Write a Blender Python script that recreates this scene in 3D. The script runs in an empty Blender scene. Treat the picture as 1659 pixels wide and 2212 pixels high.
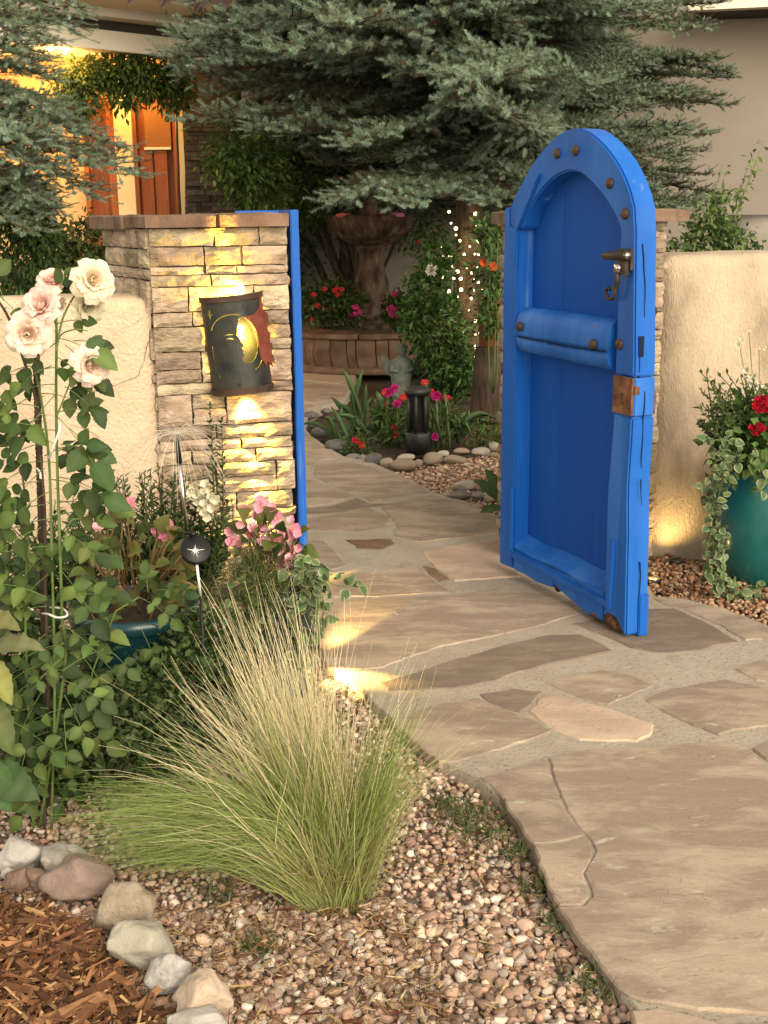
import bpy, bmesh, math, random
import numpy as np
from mathutils import Vector, Matrix
from mathutils.geometry import delaunay_2d_cdt

SC = bpy.context.scene
COL = SC.collection
random.seed(11)
rng = np.random.default_rng(11)

# ------------------------------------------------------------------ camera
CF, CX, CY, HZ, EYE = 2600.0, 829.5, 1106.0, 458.0, 1.60
PITCH = math.atan((CY - HZ) / CF)
ROLL = math.radians(0.6)
FW = np.array([0, math.cos(PITCH), -math.sin(PITCH)])
_u = np.array([0, math.sin(PITCH), math.cos(PITCH)])
_r = np.array([1.0, 0, 0])
RT = _r * math.cos(ROLL) - _u * math.sin(ROLL)
UP = _u * math.cos(ROLL) + _r * math.sin(ROLL)
EYEP = np.array([0, 0, EYE])

cam = bpy.data.cameras.new('camera')
camo = bpy.data.objects.new('camera', cam)
COL.objects.link(camo)
cam.sensor_fit = 'HORIZONTAL'
cam.sensor_width = 36.0
cam.lens = 36.0 * CF / 1659.0
cam.clip_start = 0.05
cam.clip_end = 400
B = -FW
camo.matrix_world = Matrix(((RT[0], UP[0], B[0], 0), (RT[1], UP[1], B[1], 0), (RT[2], UP[2], B[2], EYE), (0, 0, 0, 1)))
SC.camera = camo

# ------------------------------------------------------------------ light
SUN_EL, SUN_AZ = math.radians(30), math.radians(152)   # azimuth from +Y, clockwise
world = bpy.data.worlds.new('World')
SC.world = world
world.use_nodes = True
wn = world.node_tree
for n in list(wn.nodes):
    wn.nodes.remove(n)
w_out = wn.nodes.new('ShaderNodeOutputWorld')
w_bg = wn.nodes.new('ShaderNodeBackground')
w_sky = wn.nodes.new('ShaderNodeTexSky')
w_sky.sky_type = 'NISHITA'
w_sky.sun_disc = False
w_sky.sun_elevation = SUN_EL
w_sky.sun_rotation = SUN_AZ
w_hsv = wn.nodes.new('ShaderNodeHueSaturation')
w_hsv.inputs['Saturation'].default_value = 0.25
w_mul = wn.nodes.new('ShaderNodeMix')
w_mul.data_type = 'RGBA'
w_mul.blend_type = 'MULTIPLY'
w_mul.inputs[0].default_value = 1.0
w_mul.inputs[7].default_value = (1.0, 0.87, 0.70, 1)
wn.links.new(w_sky.outputs[0], w_hsv.inputs['Color'])
wn.links.new(w_hsv.outputs[0], w_mul.inputs[6])
wn.links.new(w_mul.outputs[2], w_bg.inputs['Color'])
wn.links.new(w_bg.outputs[0], w_out.inputs['Surface'])
w_bg.inputs['Strength'].default_value = 0.15

sun = bpy.data.lights.new('sun', 'SUN')
sun.energy = 1.5
sun.angle = math.radians(40)
sun.color = (1.0, 0.86, 0.68)
suno = bpy.data.objects.new('sun', sun)
COL.objects.link(suno)
sd = Vector((math.sin(SUN_AZ) * math.cos(SUN_EL), math.cos(SUN_AZ) * math.cos(SUN_EL), math.sin(SUN_EL)))
suno.rotation_euler = sd.to_track_quat('Z', 'Y').to_euler()

SC.view_settings.view_transform = 'Standard'
SC.view_settings.look = 'None'
SC.view_settings.gamma = 1.0
SC.view_settings.exposure = 1.15
SC.view_settings.use_curve_mapping = False

# ------------------------------------------------------------------ geometry helpers
def ray(x, y):
    return FW + RT * (x - CX) / CF + UP * (CY - y) / CF

def G(x, y, z=0.0):
    """ground point seen at photo position x, y"""
    d = ray(x, y)
    return EYEP + d * ((z - EYE) / d[2])

def P(x, y, Y):
    """point at depth Y"""
    d = ray(x, y)
    return EYEP + d * (Y / d[1])

def on(x, y, o, n):
    d = ray(x, y)
    n = np.asarray(n, float)
    return EYEP + d * (np.dot(np.asarray(o) - EYEP, n) / np.dot(d, n))

def pxsize(p):
    """metres that one photo pixel covers at p"""
    return float(np.dot(np.asarray(p) - EYEP, FW)) / CF

def unit(v):
    v = np.asarray(v, float)
    return v / (np.linalg.norm(v) + 1e-12)

def frame(d, up=(0, 0, 1)):
    """3x3, columns x along d, z near up"""
    x = unit(d)
    up = np.asarray(up, float)
    y = np.cross(up, x)
    if np.linalg.norm(y) < 1e-4:
        y = np.cross((0, 1, 0.1), x)
    y = unit(y)
    return np.stack([x, y, np.cross(x, y)], 1)

def spin(M, a):
    c, s = math.cos(a), math.sin(a)
    return M @ np.array([[1, 0, 0], [0, c, -s], [0, s, c]])

def rand_rot():
    return np.linalg.qr(rng.normal(size=(3, 3)))[0]

def nz(Pt, s=1.0, seed=0, oc=3):
    Pt = np.atleast_2d(np.asarray(Pt, float))
    r = np.random.default_rng(seed)
    out = np.zeros(len(Pt)); a = 1.0; tot = 0.0
    for o in range(oc):
        for k in range(4):
            d = r.normal(size=3); d /= np.linalg.norm(d)
            out += a * np.sin(Pt @ d * s * 6.283 * r.uniform(.6, 1.4) + r.uniform(0, 6.28))
        tot += 2 * a; a *= .5; s *= 2.0
    return out / tot

class MB:
    def __init__(self):
        self.V, self.F, self.C, self.M, self.n = [], [], [], [], 0
    def add(self, V, F, c=(1, 1, 1), mi=0):
        V = np.asarray(V, float).reshape(-1, 3)
        if not isinstance(F, (list, tuple)):
            F = [F]
        for f in F:
            f = np.asarray(f, np.int64)
            if f.size:
                self.F.append(f + self.n)
                self.M.append(np.full(len(f), mi, np.int32))
        c = np.asarray(c, float)
        if c.ndim == 1:
            c = np.tile(c, (len(V), 1))
        self.V.append(V); self.C.append(c); self.n += len(V)
        return self
    def mesh(self, name, mats, smooth=True, off=(0, 0, 0)):
        me = bpy.data.meshes.new(name)
        V = np.concatenate(self.V) - np.asarray(off, float)
        C = np.concatenate(self.C)
        me.vertices.add(len(V))
        me.vertices.foreach_set('co', V.astype(np.float32).ravel())
        tot = np.concatenate([np.full(len(f), f.shape[1], np.int32) for f in self.F])
        idx = np.concatenate([f.ravel() for f in self.F]).astype(np.int32)
        st = np.concatenate([[0], np.cumsum(tot)[:-1]]).astype(np.int32)
        me.loops.add(len(idx)); me.loops.foreach_set('vertex_index', idx)
        me.polygons.add(len(tot)); me.polygons.foreach_set('loop_start', st); me.polygons.foreach_set('loop_total', tot)
        me.polygons.foreach_set('material_index', np.concatenate(self.M))
        me.polygons.foreach_set('use_smooth', np.full(len(tot), bool(smooth)))
        at = me.attributes.new('tint', 'FLOAT_COLOR', 'POINT')
        at.data.foreach_set('color', np.concatenate([C, np.ones((len(C), 1))], 1).astype(np.float32).ravel())
        for m in (mats if isinstance(mats, (list, tuple)) else [mats]):
            me.materials.append(m)
        me.update(calc_edges=True)
        return me

OFF = {}
def root(name, loc, label, cat, group=None):
    o = bpy.data.objects.new(name, None)
    o.empty_display_size = 0.1
    COL.objects.link(o)
    o.location = tuple(float(v) for v in loc)
    OFF[o.name] = np.asarray(loc, float)
    tag(o, label, cat, group)
    return o

def tag(o, label=None, cat=None, group=None, kind=None):
    if label: o['label'] = label
    if cat: o['category'] = cat
    if group: o['group'] = group
    if kind: o['kind'] = kind
    return o

def obj(name, mb, mats, parent=None, smooth=True, kind=None):
    """world coordinates in, one mesh object out"""
    off = OFF.get(parent.name, np.zeros(3)) if parent else np.zeros(3)
    me = mb if isinstance(mb, bpy.types.Mesh) else mb.mesh(name, mats, smooth, off)
    o = bpy.data.objects.new(name, me)
    COL.objects.link(o)
    if parent:
        o.parent = parent
        OFF[o.name] = off
    if kind: o['kind'] = kind
    return o

def solo(name, mb, mats, loc, label, cat, group=None, smooth=True):
    """a thing that is one mesh, its origin at loc"""
    me = mb.mesh(name, mats, smooth, loc)
    o = bpy.data.objects.new(name, me)
    COL.objects.link(o)
    o.location = tuple(float(v) for v in loc)
    OFF[o.name] = np.asarray(loc, float)
    return tag(o, label, cat, group)

def inst(name, me, parent, loc, R=None, sc=1.0, local=False):
    o = bpy.data.objects.new(name, me)
    COL.objects.link(o)
    o.parent = parent
    off = np.zeros(3) if local else OFF.get(parent.name, np.zeros(3))
    R = np.eye(3) if R is None else R
    S = np.asarray(R) * sc
    l = np.asarray(loc, float) - off
    o.matrix_basis = Matrix(((S[0, 0], S[0, 1], S[0, 2], l[0]), (S[1, 0], S[1, 1], S[1, 2], l[1]), (S[2, 0], S[2, 1], S[2, 2], l[2]), (0, 0, 0, 1)))
    return o

def own_mat(o, m):
    o.material_slots[0].link = 'OBJECT'
    o.material_slots[0].material = m

def box(c, s, R=None):
    c = np.asarray(c, float); s = np.asarray(s, float) / 2
    V = np.array([[x, y, z] for x in (-1, 1) for y in (-1, 1) for z in (-1, 1)], float) * s
    if R is not None: V = V @ np.asarray(R).T
    return V + c, np.array([[0, 1, 3, 2], [4, 6, 7, 5], [0, 4, 5, 1], [2, 3, 7, 6], [0, 2, 6, 4], [1, 5, 7, 3]])

def tube(pts, r, n=6, caps=True):
    pts = np.asarray(pts, float); m = len(pts)
    r = np.broadcast_to(np.asarray(r, float), (m,))
    T = np.gradient(pts, axis=0); T /= np.linalg.norm(T, axis=1, keepdims=True) + 1e-12
    a = np.array([0, 0, 1.0]) if abs(T[0][2]) < .9 else np.array([1.0, 0, 0])
    x = unit(np.cross(a, T[0])); V = []
    ang = np.arange(n) * 2 * math.pi / n
    for i in range(m):
        x = unit(x - T[i] * np.dot(x, T[i])); y = np.cross(T[i], x)
        V.append(pts[i] + r[i] * (np.cos(ang)[:, None] * x + np.sin(ang)[:, None] * y))
    V = np.concatenate(V)
    i = np.arange(m - 1)[:, None] * n; k = np.arange(n)[None, :]; k2 = (k + 1) % n
    F = np.stack([i + k, i + k2, i + n + k2, i + n + k], -1).reshape(-1, 4)
    Fs = [F]
    if caps: Fs += [np.arange(n)[None, ::-1], (np.arange(n) + (m - 1) * n)[None, :]]
    return V, Fs

def lathe(prof, n=24, c=(0, 0, 0), mod=None):
    """prof: (r, z) pairs; mod(angle, i) scales r"""
    ang = np.arange(n) * 2 * math.pi / n; V = []
    for i, (r, z) in enumerate(prof):
        rr = r * (mod(ang, i) if mod else 1.0)
        V.append(np.stack([rr * np.cos(ang), rr * np.sin(ang), np.full(n, z)], 1))
    V = np.concatenate(V) + np.asarray(c, float); m = len(prof)
    i = np.arange(m - 1)[:, None] * n; k = np.arange(n)[None, :]; k2 = (k + 1) % n
    return V, np.stack([i + k, i + k2, i + n + k2, i + n + k], -1).reshape(-1, 4)

def smooth_line(pts, n=24):
    """Catmull-Rom through pts"""
    p = np.asarray(pts, float); p = np.vstack([2 * p[0] - p[1], p, 2 * p[-1] - p[-2]])
    out = []; segs = len(p) - 3; per = max(2, n // segs)
    for i in range(segs):
        a, b, c, d = p[i:i + 4]
        for t in np.linspace(0, 1, per, endpoint=False):
            out.append(.5 * (2 * b + (c - a) * t + (2 * a - 5 * b + 4 * c - d) * t * t + (3 * b - a - 3 * c + d) * t ** 3))
    out.append(p[-2])
    return np.array(out)

_ico = {}
def ico(sub):
    if sub not in _ico:
        bm = bmesh.new(); bmesh.ops.create_icosphere(bm, subdivisions=sub, radius=1.0)
        bm.verts.ensure_lookup_table()
        _ico[sub] = (np.array([v.co for v in bm.verts]), np.array([[v.index for v in f.verts] for f in bm.faces]))
        bm.free()
    return _ico[sub]

def inside(pts, poly):
    pts = np.asarray(pts, float); poly = np.asarray(poly, float)
    x, y = pts[:, 0], pts[:, 1]; r = np.zeros(len(pts), bool); j = len(poly) - 1
    for i in range(len(poly)):
        xi, yi = poly[i][:2]; xj, yj = poly[j][:2]
        c = ((yi > y) != (yj > y)) & (x < (xj - xi) * (y - yi) / (yj - yi + 1e-15) + xi)
        r ^= c; j = i
    return r

def dense(poly, step):
    out = []; n = len(poly)
    for i in range(n):
        a, b = np.asarray(poly[i], float), np.asarray(poly[(i + 1) % n], float)
        k = max(1, int(np.linalg.norm(b - a) / step))
        out += [a + (b - a) * t / k for t in range(k)]
    return np.array(out)

def rough_poly(poly, step, jit, seed):
    d = dense([p[:2] for p in poly], step); r = np.random.default_rng(seed)
    d3 = np.c_[d, np.zeros(len(d))]
    return d + np.c_[nz(d3, 6, seed), nz(d3, 6, seed + 1)] * jit + r.normal(size=d.shape) * jit * .25

def cdt(poly, cell, holes=(), extra=None):
    """triangulate a 2-D polygon with inner points every cell"""
    poly = np.asarray(poly, float); V = [poly]; E = []
    n0 = len(poly); E += [(i, (i + 1) % n0) for i in range(n0)]; base = n0
    for h in holes:
        h = np.asarray(h, float); V.append(h); E += [(base + i, base + (i + 1) % len(h)) for i in range(len(h))]; base += len(h)
    if cell:
        lo, hi = poly.min(0), poly.max(0)
        gx, gy = np.meshgrid(np.arange(lo[0] + cell / 2, hi[0], cell), np.arange(lo[1] + cell / 2, hi[1], cell))
        g = np.c_[gx.ravel(), gy.ravel()]
        if len(g):
            g = g + np.random.default_rng(3).uniform(-.22, .22, g.shape) * cell
            g = g[inside(g, poly)]
            if len(g): V.append(g)
    if extra is not None and len(extra): V.append(np.asarray(extra, float))
    V = np.concatenate(V)
    ov, oe, of, *_ = delaunay_2d_cdt([Vector(v) for v in V], E, [], 0, 1e-6)
    ov = np.array([tuple(v) for v in ov]); of = np.array([f for f in of if len(f) == 3])
    c = ov[of].mean(1); k = inside(c, poly)
    for h in holes: k &= ~inside(c, h)
    of = of[k]
    a, b, cc = ov[of[:, 0]], ov[of[:, 1]], ov[of[:, 2]]
    ar = (b[:, 0] - a[:, 0]) * (cc[:, 1] - a[:, 1]) - (b[:, 1] - a[:, 1]) * (cc[:, 0] - a[:, 0])
    of[ar < 0] = of[ar < 0][:, ::-1]
    return ov, of

def slab(poly, ztop, thick, cell=.06, step=.03, jit=.004, relief=.002, seed=0, edge=.004, rs=2.5):
    """flat stone with rough outline and a slightly uneven top"""
    o = rough_poly(poly, step, jit, seed)
    if np.sum(o[:, 0] * np.roll(o[:, 1], -1) - np.roll(o[:, 0], -1) * o[:, 1]) < 0: o = o[::-1]
    c = o.mean(0); nrm = np.roll(o, -1, 0) - np.roll(o, 1, 0); nrm = np.c_[nrm[:, 1], -nrm[:, 0]]
    nrm /= np.linalg.norm(nrm, axis=1, keepdims=True) + 1e-9
    inner = o - nrm * edge
    V, F = cdt(inner, cell)
    z = ztop + relief * nz(np.c_[V, np.zeros(len(V))], rs, seed + 5)
    A = np.c_[V, z]; n = len(o); m = len(A)
    ring1 = np.c_[o, np.full(n, ztop - edge * .9)]; ring2 = np.c_[o + nrm * (-.2 * edge), np.full(n, ztop - thick)]
    zi = ztop + relief * nz(np.c_[inner, np.zeros(n)], rs, seed + 5)
    ring0 = np.c_[inner, zi]
    VV = np.concatenate([A, ring0, ring1, ring2]); i = np.arange(n); j = (i + 1) % n
    q = [np.stack([m + i, m + n + i, m + n + j, m + j], 1)[:, ::1], np.stack([m + n + i, m + 2 * n + i, m + 2 * n + j, m + n + j], 1)]
    return VV, [F] + q

def rock(size, seed, sub=3, rough=.16, flat=.0, squash=True):
    V, F = ico(sub); s = np.asarray(size, float) / 2
    r = np.random.default_rng(seed)
    d = 1 + rough * nz(V, .35, seed, 3) * 1.6
    V = V * d[:, None]
    for k in range(7 if sub < 4 else 15):            # a few worn facets
        n = unit(r.normal(size=3)); h = r.uniform(.72, .95)
        t = V @ n; V = V - np.outer(np.maximum(t - h, 0) * .92, n)
    return V * s, F

def leaf(L, W, fold=.25, curl=.25, n=5, power=.8, cols=3):
    t = np.linspace(0, 1, n + 1); w = W / 2 * np.sin(math.pi * t ** power) ** .9 * (1 + (.05 if n > 9 else 0) * (-1.0) ** np.arange(n + 1))
    w[0] = W * .03; w[-1] = 0.0005
    us = {3: [-1, 0, 1], 5: [-1, -.62, 0, .62, 1]}[cols]
    V = []; U = []
    for i in range(n + 1):
        for u in us:
            V.append([t[i] * L * (1 - .1 * curl * t[i]), u * w[i], abs(u) * w[i] * fold - curl * L * t[i] ** 2 * .5]); U.append(abs(u))
    c = len(us); F = []
    for i in range(n):
        for k in range(c - 1):
            a = i * c + k; F.append([a, a + c, a + c + 1, a + 1])
    return np.array(V), np.array(F), np.array(U)

# ------------------------------------------------------------------ materials
def srgb(r, g, b):
    f = lambda c: (c / 255 / 12.92) if c <= 10 else ((c / 255 + .055) / 1.055) ** 2.4
    return (f(r), f(g), f(b))

def pmat(name, cols, scale=6, rough=.85, bump=0.0, bscale=40, tint=False, ovar=0.0, spec=.25, detail=6, stretch=(1, 1, 1),
         trans=0.0, metal=0.0, rng_=(.3, .7), bdist=.01, nrough=.55, coat=0.0, hvar=0.0, fleck=None):
    m = bpy.data.materials.new(name); m.use_nodes = True
    nt = m.node_tree; N, L = nt.nodes, nt.links
    for n in list(N): N.remove(n)
    out = N.new('ShaderNodeOutputMaterial'); bs = N.new('ShaderNodeBsdfPrincipled')
    L.new(bs.outputs[0], out.inputs[0])
    bs.inputs['Roughness'].default_value = rough; bs.inputs['Metallic'].default_value = metal
    bs.inputs['Specular IOR Level'].default_value = spec
    bs.inputs['Coat Weight'].default_value = coat
    tc = N.new('ShaderNodeTexCoord'); oi = N.new('ShaderNodeObjectInfo')
    mp = N.new('ShaderNodeMapping'); mp.inputs['Scale'].default_value = stretch
    add = N.new('ShaderNodeVectorMath'); add.operation = 'ADD'
    mulv = N.new('ShaderNodeVectorMath'); mulv.operation = 'SCALE'; mulv.inputs[3].default_value = 37.0
    L.new(oi.outputs['Random'], mulv.inputs[0])
    L.new(tc.outputs['Object'], mp.inputs[0]); L.new(mp.outputs[0], add.inputs[0]); L.new(mulv.outputs[0], add.inputs[1])
    vec = add.outputs[0]
    if len(cols) == 1 and not fleck:
        rgb = N.new('ShaderNodeRGB'); rgb.outputs[0].default_value = (*cols[0], 1); col = rgb.outputs[0]
    else:
        ns = N.new('ShaderNodeTexNoise'); ns.inputs['Scale'].default_value = scale; ns.inputs['Detail'].default_value = detail
        ns.inputs['Roughness'].default_value = nrough; L.new(vec, ns.inputs['Vector'])
        rp = N.new('ShaderNodeValToRGB'); L.new(ns.outputs[0], rp.inputs[0])
        e = rp.color_ramp.elements
        while len(e) < len(cols): e.new(.5)
        for i, c in enumerate(cols):
            e[i].position = rng_[0] + (rng_[1] - rng_[0]) * i / max(1, len(cols) - 1); e[i].color = (*c, 1)
        col = rp.outputs[0]
    if fleck:
        fc, fs, fl, fh = fleck
        n2 = N.new('ShaderNodeTexNoise'); n2.inputs['Scale'].default_value = fs; n2.inputs['Detail'].default_value = 3
        L.new(vec, n2.inputs['Vector']); mr = N.new('ShaderNodeMapRange'); mr.inputs[1].default_value = fl; mr.inputs[2].default_value = fh
        L.new(n2.outputs[0], mr.inputs[0]); mx = N.new('ShaderNodeMix'); mx.data_type = 'RGBA'
        L.new(mr.outputs[0], mx.inputs[0]); L.new(col, mx.inputs[6]); mx.inputs[7].default_value = (*fc, 1); col = mx.outputs[2]
    if tint:
        at = N.new('ShaderNodeAttribute'); at.attribute_name = 'tint'
        mx = N.new('ShaderNodeMix'); mx.data_type = 'RGBA'; mx.blend_type = 'MULTIPLY'; mx.inputs[0].default_value = 1
        L.new(col, mx.inputs[6]); L.new(at.outputs['Color'], mx.inputs[7]); col = mx.outputs[2]
    if ovar or hvar:
        hs = N.new('ShaderNodeHueSaturation')
        mr = N.new('ShaderNodeMapRange'); mr.inputs[3].default_value = 1 - ovar; mr.inputs[4].default_value = 1 + ovar
        L.new(oi.outputs['Random'], mr.inputs[0]); L.new(mr.outputs[0], hs.inputs['Value'])
        if hvar:
            sn = N.new('ShaderNodeMath'); sn.operation = 'MULTIPLY'; sn.inputs[1].default_value = 71.3; L.new(oi.outputs['Random'], sn.inputs[0])
            fr = N.new('ShaderNodeMath'); fr.operation = 'FRACT'; L.new(sn.outputs[0], fr.inputs[0])
            mh = N.new('ShaderNodeMapRange'); mh.inputs[3].default_value = .5 - hvar; mh.inputs[4].default_value = .5 + hvar
            L.new(fr.outputs[0], mh.inputs[0]); L.new(mh.outputs[0], hs.inputs['Hue'])
        L.new(col, hs.inputs['Color']); col = hs.outputs[0]
    L.new(col, bs.inputs['Base Color'])
    if bump:
        nb = N.new('ShaderNodeTexNoise'); nb.inputs['Scale'].default_value = bscale; nb.inputs['Detail'].default_value = 5; nb.inputs['Roughness'].default_value = .6
        L.new(vec, nb.inputs['Vector'])
        bp = N.new('ShaderNodeBump'); bp.inputs['Strength'].default_value = bump; bp.inputs['Distance'].default_value = bdist
        L.new(nb.outputs[0], bp.inputs['Height']); L.new(bp.outputs[0], bs.inputs['Normal'])
    if trans:
        tr = N.new('ShaderNodeBsdfTranslucent'); mixs = N.new('ShaderNodeMixShader'); mixs.inputs[0].default_value = trans
        L.new(col, tr.inputs['Color']); L.new(bs.outputs[0], mixs.inputs[1]); L.new(tr.outputs[0], mixs.inputs[2]); L.new(mixs.outputs[0], out.inputs[0])
    return m

def emat(name, col, strength):
    m = bpy.data.materials.new(name); m.use_nodes = True
    nt = m.node_tree
    for n in list(nt.nodes): nt.nodes.remove(n)
    out = nt.nodes.new('ShaderNodeOutputMaterial'); e = nt.nodes.new('ShaderNodeEmission')
    e.inputs[0].default_value = (*col, 1); e.inputs[1].default_value = strength
    nt.links.new(e.outputs[0], out.inputs[0])
    return m

def lamp(name, loc, watt, col=(1, .62, .25), r=.02, parent=None, spot=None):
    l = bpy.data.lights.new(name, 'SPOT' if spot else 'POINT'); l.energy = watt; l.color = col; l.shadow_soft_size = r
    o = bpy.data.objects.new(name, l); COL.objects.link(o)
    if parent: o.parent = parent; o.location = tuple(np.asarray(loc) - OFF[parent.name])
    else: o.location = tuple(loc)
    if spot:
        d, ang, bl = spot; l.spot_size = ang; l.spot_blend = bl
        o.rotation_euler = Vector(d).to_track_quat('-Z', 'Y').to_euler()
    return o

def flagmat(name, cols, amp):
    """cleft sandstone: thin layers broken away in steps, streaked along the bedding"""
    m = bpy.data.materials.new(name); m.use_nodes = True; nt = m.node_tree; N, L = nt.nodes, nt.links
    for n in list(N): N.remove(n)
    out = N.new('ShaderNodeOutputMaterial'); bs = N.new('ShaderNodeBsdfPrincipled'); L.new(bs.outputs[0], out.inputs[0])
    bs.inputs['Roughness'].default_value = .85; bs.inputs['Specular IOR Level'].default_value = .2
    tc = N.new('ShaderNodeTexCoord'); oi = N.new('ShaderNodeObjectInfo')
    mp = N.new('ShaderNodeMapping'); mp.inputs['Rotation'].default_value = (0, 0, math.radians(12)); mp.inputs['Scale'].default_value = (.75, 1.75, 1)
    sc = N.new('ShaderNodeVectorMath'); sc.operation = 'SCALE'; sc.inputs[3].default_value = 41.0; ad = N.new('ShaderNodeVectorMath'); ad.operation = 'ADD'
    L.new(oi.outputs['Random'], sc.inputs[0]); L.new(tc.outputs['Object'], mp.inputs[0]); L.new(mp.outputs[0], ad.inputs[0]); L.new(sc.outputs[0], ad.inputs[1])
    def noise(s, det, ro, dist=0.0):
        n = N.new('ShaderNodeTexNoise'); n.inputs['Scale'].default_value = s; n.inputs['Detail'].default_value = det; n.inputs['Roughness'].default_value = ro; n.inputs['Distortion'].default_value = dist
        L.new(ad.outputs[0], n.inputs['Vector']); return n.outputs[0]
    def mth(op, a, b=None):
        n = N.new('ShaderNodeMath'); n.operation = op
        for i, v in enumerate((a, b)):
            if v is None: continue
            if isinstance(v, (int, float)): n.inputs[i].default_value = v
            else: L.new(v, n.inputs[i])
        return n.outputs[0]
    lay = noise(2.1, 4, .55, .35); step = mth('SNAP', lay, .055); ramp_in = mth('ADD', mth('MULTIPLY', noise(5.5, 9, .68, .3), .65), mth('MULTIPLY', mth('SUBTRACT', step, .33), .45))
    rp = N.new('ShaderNodeValToRGB'); e = rp.color_ramp.elements
    while len(e) < len(cols): e.new(.5)
    for i, c in enumerate(cols): e[i].position = .34 + .32 * i / (len(cols) - 1); e[i].color = (*c, 1)
    L.new(ramp_in, rp.inputs[0])
    fl = N.new('ShaderNodeMapRange'); fl.inputs[1].default_value = .60; fl.inputs[2].default_value = .74; fl.inputs[4].default_value = .75; L.new(noise(13, 7, .7, .6), fl.inputs[0])
    mx = N.new('ShaderNodeMix'); mx.data_type = 'RGBA'; L.new(fl.outputs[0], mx.inputs[0]); L.new(rp.outputs[0], mx.inputs[6]); mx.inputs[7].default_value = (*[min(.6, c * 1.25 + .03) for c in cols[-1]], 1)
    hs = N.new('ShaderNodeHueSaturation'); mr = N.new('ShaderNodeMapRange'); mr.inputs[3].default_value = .92; mr.inputs[4].default_value = 1.08; L.new(oi.outputs['Random'], mr.inputs[0]); L.new(mr.outputs[0], hs.inputs['Value'])
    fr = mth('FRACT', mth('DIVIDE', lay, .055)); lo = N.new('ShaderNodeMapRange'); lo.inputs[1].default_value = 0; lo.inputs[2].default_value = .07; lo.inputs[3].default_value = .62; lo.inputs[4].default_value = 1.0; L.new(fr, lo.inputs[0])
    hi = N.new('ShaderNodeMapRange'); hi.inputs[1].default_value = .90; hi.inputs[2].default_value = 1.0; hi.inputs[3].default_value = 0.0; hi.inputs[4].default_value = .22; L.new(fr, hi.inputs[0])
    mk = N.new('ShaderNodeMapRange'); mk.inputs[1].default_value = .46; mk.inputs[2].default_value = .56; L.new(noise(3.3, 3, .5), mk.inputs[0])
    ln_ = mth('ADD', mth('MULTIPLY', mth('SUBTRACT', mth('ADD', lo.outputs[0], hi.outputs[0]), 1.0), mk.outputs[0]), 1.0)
    gr = mth('ADD', mth('MULTIPLY', mth('SUBTRACT', noise(120, 4, .7), .5), .55), 1.0)
    cv = N.new('ShaderNodeMix'); cv.data_type = 'RGBA'; cv.blend_type = 'MULTIPLY'; cv.inputs[0].default_value = 1; L.new(mx.outputs[2], cv.inputs[6])
    cb = N.new('ShaderNodeCombineColor'); vv_ = mth('MULTIPLY', ln_, gr)
    for q in range(3): L.new(vv_, cb.inputs[q])
    L.new(cb.outputs[0], cv.inputs[7]); L.new(cv.outputs[2], hs.inputs['Color'])
    L.new(hs.outputs[0], bs.inputs['Base Color'])
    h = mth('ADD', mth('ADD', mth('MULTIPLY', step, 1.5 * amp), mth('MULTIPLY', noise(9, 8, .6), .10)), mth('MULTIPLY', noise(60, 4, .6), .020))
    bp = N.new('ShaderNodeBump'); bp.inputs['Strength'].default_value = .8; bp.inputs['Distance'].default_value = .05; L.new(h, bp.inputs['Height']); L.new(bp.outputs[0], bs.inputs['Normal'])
    return m

M = {}
M['soil'] = pmat('soil', [(.045, .030, .02), (.09, .062, .04)], 14, .95, .6, 60, bdist=.02)
M['mortar'] = pmat('mortar', [(.27, .235, .185), (.38, .335, .265), (.33, .285, .22), (.43, .38, .305)], 4, .95, .55, 60, bdist=.010, fleck=((.15, .12, .09), 90, .60, .72), detail=10, nrough=.7)
M['flag'] = flagmat('flagstone', [(.265, .21, .155), (.375, .30, .225), (.43, .335, .24), (.53, .45, .345)], 1.1)
M['flagdark'] = flagmat('flagstone_dark', [(.17, .135, .103), (.235, .19, .148), (.30, .245, .185)], .6)
M['flagpink'] = flagmat('flagstone_pink', [(.40, .30, .22), (.50, .385, .28), (.55, .45, .33)], .6)
M['fines'] = pmat('gravel_fines', [(.13, .10, .075), (.24, .19, .145), (.18, .14, .10)], 60, .95, .9, 160, bdist=.006)
M['gravel'] = pmat('gravel', [(.76, .74, .72), (1, 1, 1)], 60, .95, .7, 200, tint=True, bdist=.004, spec=.08)
M['mulch'] = pmat('mulch', [(.6, .6, .6), (1, 1, 1)], 40, .9, .6, 120, tint=True, bdist=.003, stretch=(1, 1, 1))
M['stucco'] = pmat('stucco', [(.47, .365, .25), (.60, .475, .335), (.55, .43, .295)], 2.2, .93, 1.0, 55, bdist=.014, detail=9, fleck=((.44, .32, .21), 1.7, .58, .75))
M['stuccoR'] = pmat('stucco_weathered', [(.30, .24, .165), (.48, .385, .27), (.57, .47, .34)], 2.0, .93, 1.0, 60, bdist=.013, detail=9, rng_=(.36, .6), stretch=(1.6, 1.6, .7))
M['stuccoB'] = pmat('building_stucco', [(.235, .205, .17), (.27, .24, .2)], 1.2, .93, .4, 60, bdist=.005)
M['ledge'] = pmat('ledgestone', [(.155, .118, .082), (.30, .235, .165), (.45, .36, .25), (.36, .265, .165)], 7, .9, 1.0, 38, bdist=.016, ovar=.34, hvar=.016, detail=9, nrough=.68, stretch=(1, 1, 2.0), rng_=(.26, .74))
M['cap'] = pmat('cap_stone', [(.085, .054, .038), (.16, .10, .068), (.21, .145, .10)], 8, .88, .8, 40, bdist=.01, ovar=.15)
M['core'] = pmat('pillar_core', [(.075, .058, .042)], 5, .95)
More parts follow.
